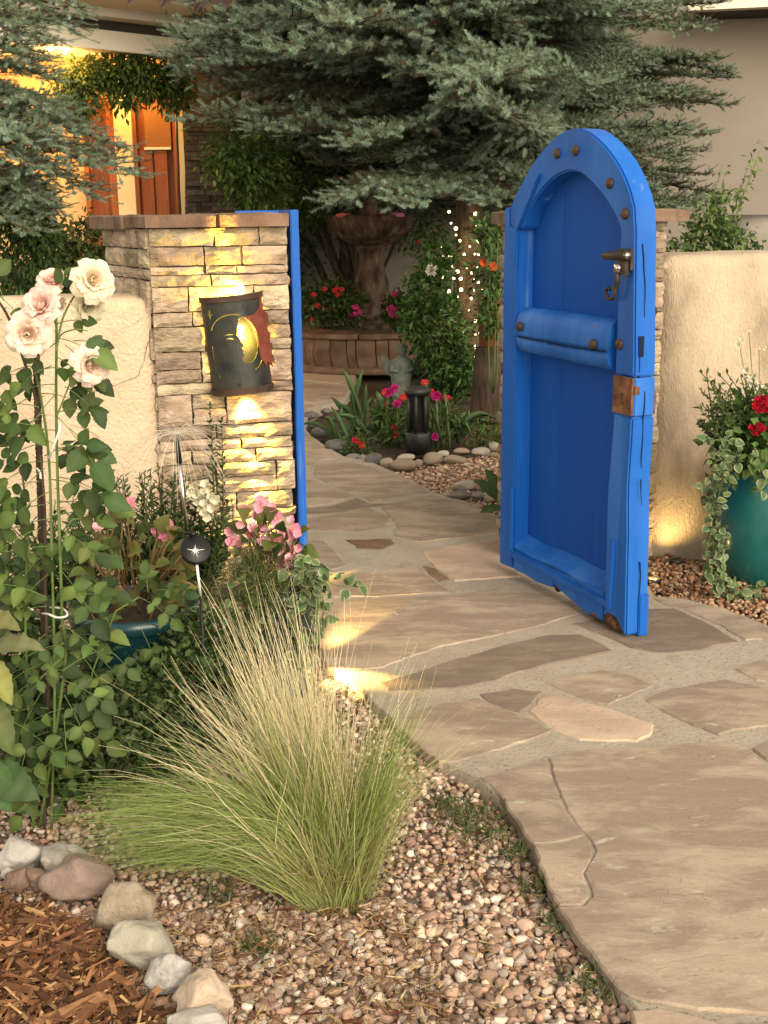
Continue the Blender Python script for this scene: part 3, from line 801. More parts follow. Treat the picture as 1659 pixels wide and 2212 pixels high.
mb = MB(); V, F = box((0, 0, 0), (.63, .40, PT + .05)); V = np.array([gp(1.985 + a, -.215 + b, PT / 2 - .03 + c) for a, b, c in V])
mb.add(V, F); obj('core', mb, M['core'], pr, smooth=False)
stone_face(pr, gp(1.66, 0, 0), GU, GN, .645, -.02, PT + .02, 51, (0, .012))
stone_face(pr, gp(1.668, -.42, 0), GN, -GU, .42, -.02, PT + .02, 52, (0, .012))
stone_face(pr, gp(2.302, -.01, 0), -GN, GU, .40, 1.33, PT + .02, 53, (0, 0))
def caps(rt, pieces, seed):
    for k, poly in enumerate(pieces):
        mb = MB(); V, F = slab([tuple(q[:2]) for q in poly], PT + .052 + (k % 2) * .004, .05 + (k % 3) * .004, cell=.09, step=.025, jit=.008, relief=.004, seed=seed + k * 3, edge=.007, rs=3)
        mb.add(V, F); obj('cap_stone', mb, M['cap'], rt, smooth=False)
e = p1 + LV * .72
cq = lambda s, n: gp(s, n, 0)
caps(pl, [[cq(-.005, .045), cq(.28, .05), cq(.29, -.22), cq(.0, -.22), p1 + LV * .27 + LN * .03],
          [cq(.284, .05), cq(.575, .042), cq(.57, -.24), cq(.294, -.22)],
          [p1 + LV * .275 + LN * .035, cq(.0, -.226), cq(.2, -.23), cq(.2, -.62), e + LN * .045 + GU * .0],
          [cq(.206, -.23), cq(.57, -.246), cq(.565, -.5), cq(.206, -.52)]], 60)
caps(pr, [[cq(1.62, .05), cq(1.99, .045), cq(1.99, -.2), cq(1.62, -.2)], [cq(1.995, .045), cq(2.395, .05), cq(2.39, -.22), cq(1.995, -.2)], [cq(1.62, -.206), cq(2.39, -.226), cq(2.38, -.46), cq(1.62, -.46)]], 80)

# ---- blue jambs of the gateway
jm = root('gate_jamb', gp(.60, -.2, 0), 'narrow blue timber jamb along the lit stone pillar', 'door jamb')
def board(rt, name, poly, o, dx, nrm, f0, f1, mat, bev=.004, wob=.0, seed=0, zvec=(0, 0, 1)):
    """timber with outline poly (across, up), front at f0 along nrm, back at f1"""
    bm = bmesh.new(); o = np.asarray(o, float); dx = np.asarray(dx, float); nrm = np.asarray(nrm, float); zv = np.asarray(zvec, float)
    pl_ = dense(poly, .06) if wob else np.asarray(poly, float)
    if wob:
        q = np.c_[pl_, np.zeros(len(pl_))]; pl_ = pl_ + np.c_[nz(q, 2.2, seed, 3), nz(q, 2.2, seed + 1, 3)] * wob
    vs = [bm.verts.new(o + dx * a + zv * b + nrm * f0) for a, b in pl_]
    vb = [bm.verts.new(o + dx * a + zv * b + nrm * f1) for a, b in pl_]
    n = len(vs); bm.faces.new(vs); bm.faces.new(vb[::-1])
    for i in range(n): bm.faces.new((vs[i], vb[i], vb[(i + 1) % n], vs[(i + 1) % n]))
    bmesh.ops.recalc_face_normals(bm, faces=bm.faces)
    if bev: bmesh.ops.bevel(bm, geom=[e for e in bm.edges if e.calc_face_angle(0) > .6], offset=bev, segments=2, affect='EDGES', clamp_overlap=True)
    bmesh.ops.triangulate(bm, faces=[f for f in bm.faces if len(f.verts) > 4])
    off = OFF[rt.name]
    for v in bm.verts: v.co -= Vector(off)
    me = bpy.data.meshes.new(name); bm.to_mesh(me); bm.free(); me.materials.append(M[mat])
    return obj(name, me, None, rt)
board(jm, 'post', [(.598, -.02), (.635, -.02), (.632, 1.612), (.596, 1.612)], gp(0, 0, 0), GU, GN, -.03, -.36, 'bluep', .004, .003, 5)
board(jm, 'stop_strip', [(.566, 1.10), (.598, 1.10), (.596, 1.612), (.40, 1.612), (.40, 1.600), (.566, 1.600)], gp(0, 0, 0), GU, GN, -.34, -.38, 'bluep', .002)
jr = root('gate_jamb', gp(1.63, -.2, 0), 'blue timber jamb on the hinge side, behind the open door', 'door jamb')
board(jr, 'post', [(1.60, -.02), (1.652, -.02), (1.652, 1.58), (1.60, 1.58)], gp(0, 0, 0), GU, GN, -.05, -.15, 'bluep', .004, .003, 6)

# ================================================================== the open door
DH = G(1080, 1215, .05); DH[2] = 0
_f = G(1351, 1352, .05); DD = unit((_f[0] - DH[0], _f[1] - DH[1], 0)); DN = np.array([DD[1], -DD[0], 0])
dpt = lambda w, n, z: DH + DD * w + DN * n + np.array([0, 0, z])
dr = root('gate_door', dpt(.02, -.05, 0), 'thick bright blue arched timber door standing open, studded with iron', 'door')
bd_ = lambda name, poly, f0, f1, mat='bluep', bev=.005, wob=0.0, seed=0: board(dr, name, poly, DH, DD, DN, f0, f1, mat, bev, wob, seed)
TH = .097
outer = smooth_line([(.046, 1.615), (.085, 1.665), (.151, 1.731), (.215, 1.785), (.284, 1.830), (.38, 1.878), (.495, 1.900), (.60, 1.886), (.715, 1.829), (.808, 1.757), (.870, 1.685), (.912, 1.610)], 44)
inner = smooth_line([(.150, 1.530), (.172, 1.570), (.205, 1.612), (.27, 1.665), (.35, 1.712), (.44, 1.740), (.51, 1.745), (.58, 1.730), (.678, 1.677), (.74, 1.632), (.797, 1.580), (.835, 1.530)], 40)
bd_('arch_head', [tuple(q) for q in outer] + [(.926, 1.523), (.940, 1.25), (.949, 1.10), (.952, 1.003), (.90, 1.006), (.832, 1.003), (.833, 1.25), (.835, 1.50)] + [tuple(q) for q in inner[::-1]] + [(.136, 1.526), (.046, 1.54)], 0, -TH, 'bluep', .007)
bd_('stile', [(-.008, .045), (.112, .05), (.112, 1.5245), (.044, 1.538), (.044, 1.612), (-.006, 1.610)], -.001, -TH + .002, 'bluep', .006, .002, 3)
bd_('stile', [(.836, .860), (.815, .55), (.815, .05), (.835, .03), (.845, .062), (.90, .062), (.93, .03), (.958, .005), (.966, .02), (.958, .40), (.946, .60), (.950, .857)], .002, -TH - .004, 'bluew', .007, .004, 7)
for k, (wa, wb) in enumerate([(.06, .3455), (.346, .6185), (.619, .87)]):
    top = [(w, float(np.interp(w, [.06, .16, .32, .50, .69, .80, .87], [1.53, 1.62, 1.74, 1.79, 1.72, 1.62, 1.53]))) for w in np.linspace(wb, wa, 7)]
    bd_('panel_board', [(wa, .10), (wb, .10)] + top, -.076 - .0006 * (k % 2), -.092, 'bluep2', .0004)
bd_('bottom_rail', [(.112, .045), (.20, .048), (.30, .040), (.43, .052), (.445, .075), (.47, .06), (.56, .042), (.66, .022), (.72, .012), (.815, .018), (.815, .148), (.112, .140)], -.003, -TH + .004, 'bluew', .007, .0025, 9)
mb = MB(); V = []                                           # sloping top of the bottom rail
for w in np.linspace(.112, .815, 20):
    for n, z in ((-.002, .150), (-.03, .166), (-.076, .196), (-.076, .14), (-.004, .14)): V.append(dpt(w, n + .002 * math.sin(w * 31), z + .004 * math.sin(w * 17)))
i = np.arange(19)[:, None] * 5; k = np.arange(5)[None]; mb.add(np.array(V), np.stack([i + k, i + (k + 1) % 5, i + 5 + (k + 1) % 5, i + 5 + k], -1).reshape(-1, 4)); obj('weathered_sill', mb, M['bluew'], dr, smooth=False)
# overlay strips
bd_('edge_strip', [(.092, 1.37), (.111, 1.37), (.111, 1.515), (.150, 1.56), (.285, 1.735), (.274, 1.748), (.098, 1.588)], .012, -.002, 'bluep', .004)
bd_('moulding', [(.088, .09), (.110, .09), (.110, .42), (.088, .42)], .010, -.002, 'bluep', .003)
bd_('moulding', [(.108, .105), (.865, .088), (.865, .118), (.108, .138)], .010, -.003, 'bluep', .003)
bd_('moulding', [(.842, .090), (.868, .088), (.880, .37), (.858, .37)], .012, -.002, 'bluep', .003)
# log-like middle rail
mb = MB(); V = []; ws = np.linspace(.128, .800, 26); cs = [(-.076, 1.200), (-.045, 1.204), (-.016, 1.199), (.006, 1.182), (.020, 1.145), (.022, 1.098), (.021, 1.0845), (.009, 1.0815), (.021, 1.078), (.017, 1.046), (.004, 1.024), (-.03, 1.016), (-.076, 1.012)]
for w in ws:
    for q, (n, z) in enumerate(cs):
        e_ = 0.0
        zz = z - .012 * (w - .13) * (q > 8) + .0012 * math.sin(w * 23 + q)
        nn_ = n - e_ * (n > -.03) * 1.3
        if q == 7 and not .15 < w < .78: nn_ += .009
        V.append(dpt(w, nn_ - (.010 if n > -.02 else 0), zz))
m = len(cs); i = np.arange(len(ws) - 1)[:, None] * m; k = np.arange(m - 1)[None]
V = np.array(V); mb.add(V, np.stack([i + k, i + k + 1, i + m + k + 1, i + m + k], -1).reshape(-1, 4)); mb.add(V[:m], np.arange(m)[None, ::-1]); mb.add(V[-m:], np.arange(m)[None]); mr_ = obj('middle_rail', mb, M['bluew'], dr)
mb = MB(); q = np.array([dpt(w, .0135, 1.0815 + .003 * math.sin(w * 9)) for w in np.linspace(.15, .78, 30)]); mb.add(*tube(q, .0022 + .0012 * np.abs(np.sin(np.arange(30) * .7)), 5)); obj('split', mb, M['crack'], mr_)
# iron studs
sp = [(r, z) for r, z in ((.0195, -.002), (.0205, .003), (.018, .009), (.012, .0135), (.005, .0155), (.0002, .016))]
sv, sf = lathe(sp, 14); smb = MB(); smb.add(sv, sf); stud_me = smb.mesh('stud', M['studm'])
RS = np.stack([DD, np.array([0, 0, 1.0]), DN], 1)
for (w, z, n) in [(.402, 1.814, 0), (.531, 1.820, 0), (.762, 1.693, 0), (.863, 1.585, 0), (.172, 1.128, .018), (.712, 1.104, .018), (.858, 1.117, 0)]:
    inst('stud', stud_me, dr, dpt(w, n, z), RS, 1.0)
# latch with hook
mb = MB()
mb.add(*box(dpt(.880, .006, 1.425), (.085, .075, .012), RS)); mb.add(*box(dpt(.886, .018, 1.395), (.050, .05, .02), RS))
lt = obj('latch', mb, M['iron'], dr, smooth=False)
mb = MB(); mb.add(*tube([dpt(.765, .028, 1.435), dpt(.79, .028, 1.436), dpt(.791, .028, 1.436), dpt(.93, .028, 1.44)], [.006, .010, .016, .017], 10)); obj('bolt', mb, M['iron'], lt)
mb = MB(); mb.add(*tube([dpt(.92, .033, 1.44), dpt(.934, .033, 1.44)], [.012, .011], 10)); mb.add(*box(dpt(.872, .031, 1.394), (.03, .026, .014), RS)); obj('bolt_end', mb, M['steel'], lt)
mb = MB(); hk = smooth_line([(.868, 1.375), (.872, 1.35), (.862, 1.325), (.858, 1.30), (.842, 1.283), (.815, 1.285), (.803, 1.305), (.815, 1.322), (.83, 1.314)], 30)
mb.add(*tube([dpt(a, .032, b) for a, b in hk], np.linspace(.011, .005, len(hk)), 8)); obj('hook', mb, M['iron'], lt)
# rusty lock plate on the free stile
mb = MB(); mb.add(*box(dpt(.889, -.003, .930), (.116, .138, .014), RS)); mb.add(*box(dpt(.949, -.016, .955), (.012, .03, .022), RS)); bd_('lock_block', [(.835, .861), (.952, .858), (.954, 1.000), (.835, 1.001)], -.006, -TH + .001, 'bluew', .004, .0015, 12)
lk = obj('lock_plate', mb, M['rust'], dr, smooth=False)
mb = MB(); mb.add(*box(dpt(.893, .008, .915), (.008, .036, .003), RS)); mb.add(*box(dpt(.893, .008, .937), (.012, .01, .003), RS)); obj('keyhole', mb, M['core'], lk, smooth=False)
mb = MB(); mb.add(*box(dpt(.9465, -.028, 1.115), (.012, .075, .022), RS)); mb.add(*box(dpt(.9445, -.024, 1.05), (.014, .10, .004), RS)); obj('latch_slot', mb, M['crack'], dr, smooth=False)
# splits down the old timber
mb = MB()
for pts in ([(.953, -.050, .95), (.9535, -.048, .72), (.952, -.052, .66)], [(.960, -.045, .62), (.9615, -.05, .52)], [(.9645, -.055, .30), (.966, -.06, .05)], [(.930, -.03, 1.48), (.938, -.04, 1.36), (.944, -.045, 1.22)], [(.954, -.028, .20), (.962, -.03, .06)]):
    q = smooth_line([dpt(*p) for p in pts], 14); q = q + np.c_[nz(q, 12, 3, 2), nz(q, 12, 4, 2), np.zeros(len(q))] * .0025; mb.add(*tube(q, np.linspace(.0028, .001, len(q)), 5))
obj('split', mb, M['crack'], dr)
# broken foot of the free stile and a repair block
mb = MB(); V, F = ico(3); V = V * np.array([.055, .036, .046]); V = V * (1 + .35 * nz(V, 14, 31, 3))[:, None]; mb.add(V @ RS.T * 1 + dpt(.876, -.034, .040), F); 
V, F = ico(2); V = V * np.array([.05, .02, .022]); V = V * (1 + .35 * nz(V, 16, 33, 3))[:, None]; mb.add(V @ RS.T + dpt(.755, -.02, .024), F)
V, F = ico(2); V = V * np.array([.018, .03, .022]); V = V * (1 + .3 * nz(V, 16, 34, 3))[:, None]; mb.add(V @ RS.T + dpt(.448, -.03, .060), F)
obj('rotten_foot', mb, M['rot'], dr, smooth=False)
bd_('repair_block', [(.948, .003), (.976, .003), (.974, .165), (.957, .17)], -.052, -.098, 'bluep', .004, .001, 5)
# hinge straps toward the pillar and ring handle on the outer face
mb = MB()
for z in (.30, 1.30): mb.add(*tube([dpt(.0, -.06, z - .06), dpt(.0, -.06, z + .06)], .012, 8)); mb.add(*box(dpt(.0, -.105, z), (.03, .09, .05), RS))
obj('hinge', mb, M['iron'], dr)
mb = MB(); mb.add(*tube([dpt(.905, -TH - .004, .965), dpt(.908, -TH - .024, .955), dpt(.910, -TH - .032, .92), dpt(.908, -TH - .030, .86), dpt(.905, -TH - .004, .845)], .007, 8)); obj('handle', mb, M['rust'], dr)
mb = MB(); a = np.linspace(0, 2 * math.pi, 15); mb.add(*tube([dpt(.90, -TH - .016 + .014 * math.cos(t), 1.235 + .018 * math.sin(t)) for t in a], .004, 6)); obj('ring', mb, M['iron'], dr)

# ================================================================== the moon lamp on the pillar
LC = gp(.343, .012, 1.068); LT = math.radians(5.0)
lu = GU * math.cos(LT) - np.array([0, 0, 1]) * math.sin(LT) * -1 * -1
lz = np.array([0, 0, 1.0]) * math.cos(LT) - GU * math.sin(LT)
lu = unit(np.cross(lz, GN)) ; lu = lu if np.dot(lu, GU) > 0 else -lu
LR, LHH, BUL = .129, .205, .115
def lamp_pt(u, v, r=0.0):
    """u -1..1 round the half drum, v -1..1 up"""
    a = u * math.pi / 2 * .97
    return LC + lu * (math.sin(a) * (LR + r)) + GN * (math.cos(a) * (BUL + r) + .005) + lz * v * LHH
lp = root('wall_lamp', LC, 'dark metal wall lamp with cut-out moon and copper sun, lit from within', 'lamp')
K = .129 * math.pi / 2
circ = lambda cx, cy, rx, ry, n, a0=0, a1=2 * math.pi, end=False: np.array([(cx + rx * math.cos(t), cy + ry * math.sin(t)) for t in np.linspace(a0, a1, n, endpoint=end)])
# metric sheet coordinates: x along the arc (-K..K), y up
LAMPX = lambda x, y: ((x - 1045) / 215.0, (y - 960) / -275.0)   # picture -> unit sheet
def sheet(name, poly, holes, r, mat, cell=.05, thick=.0025):
    """poly/holes in unit sheet coords (u, v)"""
    V, F = cdt(dense(poly, .06), cell, [dense(h, .05) for h in holes])
    rf_ = lambda u: r + (.035 * max(0, u - .55) if name == 'sun_flames' else 0); A = np.array([lamp_pt(u, v, rf_(u)) for u, v in V]); Bk = np.array([lamp_pt(u, v, rf_(u) - thick) for u, v in V])
    n = len(A); Fs = [F, F[:, ::-1] + n]
    ed = {}
    for t in F:
        for a, b in ((t[0], t[1]), (t[1], t[2]), (t[2], t[0])):
            if (b, a) in ed: del ed[(b, a)]
            else: ed[(a, b)] = 1
    Fs.append(np.array([[a, a + n, b + n, b] for a, b in ed]))
    mb = MB(); mb.add(np.concatenate([A, Bk]), Fs); return obj(name, mb, M[mat], lp, smooth=False)
face_profile = [(.06, .57), (.02, .46), (.00, .36), (-.02, .28), (-.03, .20), (.005, .17), (.04, .08), (.085, .00), (.075, -.03), (.035, -.045), (.045, -.09), (.075, -.12), (.05, -.15), (.075, -.19), (.06, -.23), (.02, -.27), (.04, -.33), (.10, -.37), (.16, -.38)]
right_arc = [(.26, -.36), (.34, -.28), (.40, -.17), (.425, -.04), (.42, .10), (.385, .25), (.31, .40), (.22, .51), (.13, .57)]
hole_moon = face_profile + right_arc
hole_arc = [tuple(q) for q in np.concatenate([circ(-.10, .05, .60, .60, 16, math.radians(70), math.radians(150), True), circ(-.10, .05, .588, .575, 16, math.radians(70), math.radians(150), True)[::-1]])]
hole_chin = [(.20, -.47), (.34, -.44), (.46, -.34), (.55, -.20), (.57, -.22), (.50, -.37), (.40, -.48), (.28, -.53)]
def star(cx, cy, R_, q=.16, n=8):
    return [(cx + (R_ if i % 2 == 0 else R_ * q) * math.cos(i * math.pi / n) , cy + (R_ if i % 2 == 0 else R_ * q) * 1.0 * math.sin(i * math.pi / n)) for i in range(2 * n)]
holes = [hole_moon, hole_arc, hole_chin, star(-.60, .66, .10, .3, 4), star(-.55, -.60, .11, .12, 6), star(-.10, -.79, .12, .12, 6),
         [(-.66, .02), (-.645, .02), (-.645, -.26), (-.66, -.26)], [(-.66, -.38), (-.645, -.38), (-.645, -.52), (-.66, -.52)],
         [(-.33, .22), (-.20, .255), (-.08, .225), (-.20, .235)], [(-.28, .16), (-.18, .175), (-.09, .13), (-.19, .15)]]
sheet('shade', [(-1, -1), (1, -1), (1, 1), (-1, 1)], holes, 0, 'lampmetal', .075)
flame = [(.44, -.36), (.44, -.05), (.43, .12), (.40, .28), (.33, .42), (.22, .54), (.14, .60), (.40, .62), (.62, .78), (.66, 1.02), (.70, .80), (.74, .66), (.86, .62), (.96, .52), (.90, .38), (.80, .30), (.84, .18), (.98, .16), (.90, .04), (.86, -.04), (1.0, -.10), (1.04, -.20), (.92, -.22), (.90, -.32), (1.04, -.42), (1.06, -.56), (.96, -.50), (.84, -.46), (.86, -.60), (.74, -.52), (.66, -.44), (.60, -.56), (.55, -.44)]
sheet('sun_flames', [(u * .90 + .03, v * .93) for u, v in flame], [], .007, 'copper', .08)
for v0, v1 in ((.89, 1.01), (-1.01, -.88)):
    sheet('rim_band', [(-1, v0), (1, v0), (1, v1), (-1, v1)], [], .006, 'rimm', .09)
mb = MB(); mb.add(*box(LC + GN * .006, (.20, .36, .006), np.stack([lu, lz, GN], 1))); obj('back_plate', mb, M['lampmetal'], lp, smooth=False)
mb = MB(); mb.add(*tube([LC + lz * .10 + GN * .01, LC + lz * .10 + GN * .05, LC + lz * .12 + GN * .05], .012, 8)); obj('socket', mb, M['lampmetal'], lp)
mb = MB(); V, F = ico(2); mb.add(V * np.array([.017, .017, .024]) + LC + lz * .222 + lu * .04 + GN * .045, F); obj('bulb', mb, M['bulb'], lp)
mb = MB(); V, F = ico(2); mb.add(V * np.array([.015, .015, .02]) + LC + lz * .06 + lu * .02 + GN * .05, F); obj('bulb', mb, M['bulb'], lp)
lamp('lamp_light', LC + lz * .215 + lu * .02 + GN * .06, 5.0, (1, .62, .09), .012, lp)
lamp('lamp_light', LC + lz * .02 + lu * .02 + GN * .055, 4.0, (1, .62, .09), .012, lp)
lamp('lamp_light', LC - lz * .15 - lu * .005 + GN * .095, 420, (1, .62, .08), .022, lp, spot=(-lz - GN * .15 + lu * .03, .26, .9))
lamp('lamp_light', LC - lz * .17 + lu * .01 + GN * .08, 70, (1, .61, .08), .012, lp, spot=(-lz - GN * .30, .95, .8))
lamp('lamp_light', LC + lz * .17 + lu * .0 + GN * .075, 70, (1, .62, .07), .012, lp, spot=(lz - GN * .16, .45, .8))

# ================================================================== the house on the left
hs = root('house', P(300, 560, 13.2), 'stucco house with a lit porch and stained doors behind the left spruce', 'house')
OFFH = OFF[hs.name]
def pbox(name, x0, y0, x1, y1, Y, depth, mat, rt, Yr=None):
    """a block whose front spans the photo box x0..x1, y0..y1 at depth Y (Yr at its right end)"""
    Yr = Yr or Y
    a, b = P(x0, y1, Y), P(x1, y1, Yr); c, d = P(x0, y0, Y), P(x1, y0, Yr)
    zb, zt = (a[2] + b[2]) / 2, (c[2] + d[2]) / 2
    l = np.array([(a[0] + c[0]) / 2, Y, 0]); r = np.array([(b[0] + d[0]) / 2, Yr, 0]); t = unit(r - l); nb = np.array([-t[1], t[0], 0]) * depth
    V = np.array([l + [0, 0, zb], r + [0, 0, zb], r + nb + [0, 0, zb], l + nb + [0, 0, zb], l + [0, 0, zt], r + [0, 0, zt], r + nb + [0, 0, zt], l + nb + [0, 0, zt]])
    F = np.array([[0, 1, 5, 4], [1, 2, 6, 5], [2, 3, 7, 6], [3, 0, 4, 7], [4, 5, 6, 7], [3, 2, 1, 0]])
    mb = MB(); mb.add(V, F); return obj(name, mb, M[mat], rt, smooth=False)
pbox('wall', -200, -120, 520, 780, 13.6, .3, 'warmwall', hs)
pbox('ceiling', -260, 78, 640, 90, 11.9, 2.0, 'cream', hs, 12.9)
# fascia: curved header in five bays
hp = [(-260, -2), (75, 0), (220, 14), (360, 30), (500, 46), (640, 66)]
def header(name, dy0, dy1, out, mat):
    V = []
    for i, (x, y) in enumerate(hp):
        Yv = 11.6 + .0016 * (x + 260) - out
        for dy in (dy0, dy1):
            for dd in (0, .35): V.append(P(x, y + dy, Yv) + np.array([0, dd, 0]))
    n = len(hp); i = np.arange(n - 1)[:, None] * 4; F = np.concatenate([np.stack([i[:, 0] + a, i[:, 0] + b, i[:, 0] + 4 + b, i[:, 0] + 4 + a], 1) for a, b in ((0, 2), (2, 3), (3, 1), (1, 0))])
    mb = MB(); mb.add(np.array(V), [F, np.array([[0, 1, 3, 2]]), np.array([[4 * n - 4, 4 * n - 3, 4 * n - 1, 4 * n - 2]])]); return obj(name, mb, M[mat], hs, smooth=False)
header('eave_trim', 2, 20, .30, 'cream'); header('fascia', 20, 54, .0, 'dark'); header('header_beam', 50, 92, .06, 'cream')
for k in range(9):
    x = -120 + k * 72; mb = MB(); a = P(x, -15 + .11 * max(x - 75, 0), 11.5); b = a + np.array([0, 1.6, .75]); t = np.linspace(-1, 1, 6)
    V = np.array([q + np.array([u * .16, 0, .07 * math.cos(u * 1.5)]) for q in (a, b) for u in t]); i = np.arange(5)
    mb.add(V, np.stack([i, i + 1, i + 7, i + 6], 1)); obj('roof_tile', mb, M['rooft'], hs)
d2 = pbox('door', 292, 212, 392, 640, 13.5, .08, 'door2', hs)
for nm, x0, y0, x1, y1, Yv, dp, mt in (('blind', 312, 222, 368, 318, 13.40, .03, 'slatb'), ('door_board', 312, 324, 337, 640, 13.42, .03, 'door2'), ('door_board', 341, 324, 368, 640, 13.42, .03, 'door2'), ('blind_rail', 311, 318, 369, 323, 13.39, .03, 'cream')):
    o = pbox(nm, x0, y0, x1, y1, Yv, dp, mt, hs); o.parent = d2
for x0, x1 in ((290, 302), (380, 393)):
    o = pbox('door_frame', x0, 208, x1, 640, 13.36, .1, 'door2', hs); o.parent = d2
d1 = pbox('door', 188, 212, 262, 640, 13.5, .08, 'door2', hs)
for x0, x1 in ((186, 196), (240, 258)):
    o = pbox('door_frame', x0, 208, x1, 640, 13.36, .1, 'door2', hs); o.parent = d1
pbox('post', 252, 100, 290, 640, 13.3, .16, 'litpost', hs); pbox('post', 384, 100, 400, 640, 13.3, .16, 'litpost', hs)
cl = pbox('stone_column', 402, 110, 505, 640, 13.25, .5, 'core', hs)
r = np.random.default_rng(77); y = 255
while y < 520:
    h = r.uniform(7, 15); x = 399
    while x < 500:
        w = r.uniform(24, 60); w = w if x + w < 480 else 506 - x
        o = pbox('stone', x + .6, y + .5, x + w - .6, y + h - .5, 13.22 - r.uniform(0, .06), .08, 'ledgeshade', hs); o.parent = cl; x += w
    y += h
for k, (x, y, wt) in enumerate([(73, 90, 4), (108, 102, 9), (139, 107, 7)]):
    p_ = P(x, y, 12.6); rt = root('porch_bulb', p_, ['leftmost of the three small warm bulbs hanging under the porch header', 'largest and middle one of the three warm bulbs under the porch header', 'rightmost of the three warm bulbs under the porch header'][k], 'bulb', 'bulbs hanging in the porch')
    mb = MB(); V, F = ico(2); mb.add(V * np.array([.030, .030, .042]) + p_, F); obj('glass', mb, M['bulb'], rt)
    mb = MB(); mb.add(*tube([p_ + [0, 0, .04], p_ + [0, 0, .30]], .006, 5)); obj('wire', mb, M['black'], rt)
    lamp('bulb_light', p_ + np.array([0, -.08, -.06]), wt * 1.1, (1, .52, .15), .05, rt)
pl_ = P(150, 330, 12.7); lamp('porch_light', pl_ + np.array([-.5, .3, .3]), 42, (1, .52, .15), .15, hs); lamp('porch_light', P(275, 185, 13.0), 16, (1, .54, .16), .15, hs)

# ================================================================== the neighbouring building and the far garden wall
nb = root('building', P(1800, 560, 15.2), 'plain grey tan stucco building rising behind the spruce and the gate door', 'building')
pbox('wall', 1000, -200, 2300, 560, 15.2, .4, 'stuccoB', nb, 14.2); pbox('wall', 440, -260, 1002, 600, 16.2, .4, 'stuccoB', nb, 15.3)
pbox('eave', 1488, -14, 2300, 4, 14.2, .8, 'cream', nb, 13.3)
pbox('eave_band', 1500, 4, 2300, 12, 14.35, .8, 'dark', nb, 13.45)
lw = root('low_wall', P(1800, 700, 9.5), 'low rounded grey stucco wall with a pale top at the right edge, behind the rose shoots', 'wall')
mb = MB(); V = []
for x in np.linspace(1585, 2100, 14):
    b = P(x, 470, 9.2 - .0004 * (x - 1585)); k = min(1, (x - 1585) / 60) ** .5
    for dy, z in ((0, -.1), (0, b[2] - .14 - .12 * (1 - k)), (.03, b[2] - .05 - .12 * (1 - k)), (.10, b[2] - .02 - .12 * (1 - k)), (.5, b[2] + .02), (.5, -.1)): V.append([b[0], b[1] + dy, z])
i = np.arange(13)[:, None] * 6; k = np.arange(5)[None]
mb.add(np.array(V), [np.stack([i + k, i + 6 + k, i + 6 + k + 1, i + k + 1], -1).reshape(-1, 4), np.arange(6)[None]]); obj('render_coat', mb, M['stuccoB'], lw)
fw = root('garden_wall', P(700, 640, 15.0), 'far tan garden wall seen low behind the fountain and the shrub stems', 'wall')
pbox('render_coat', 470, 486, 1180, 830, 15.0, .3, 'warmwall', fw).material_slots[0].material = M['stuccoB']

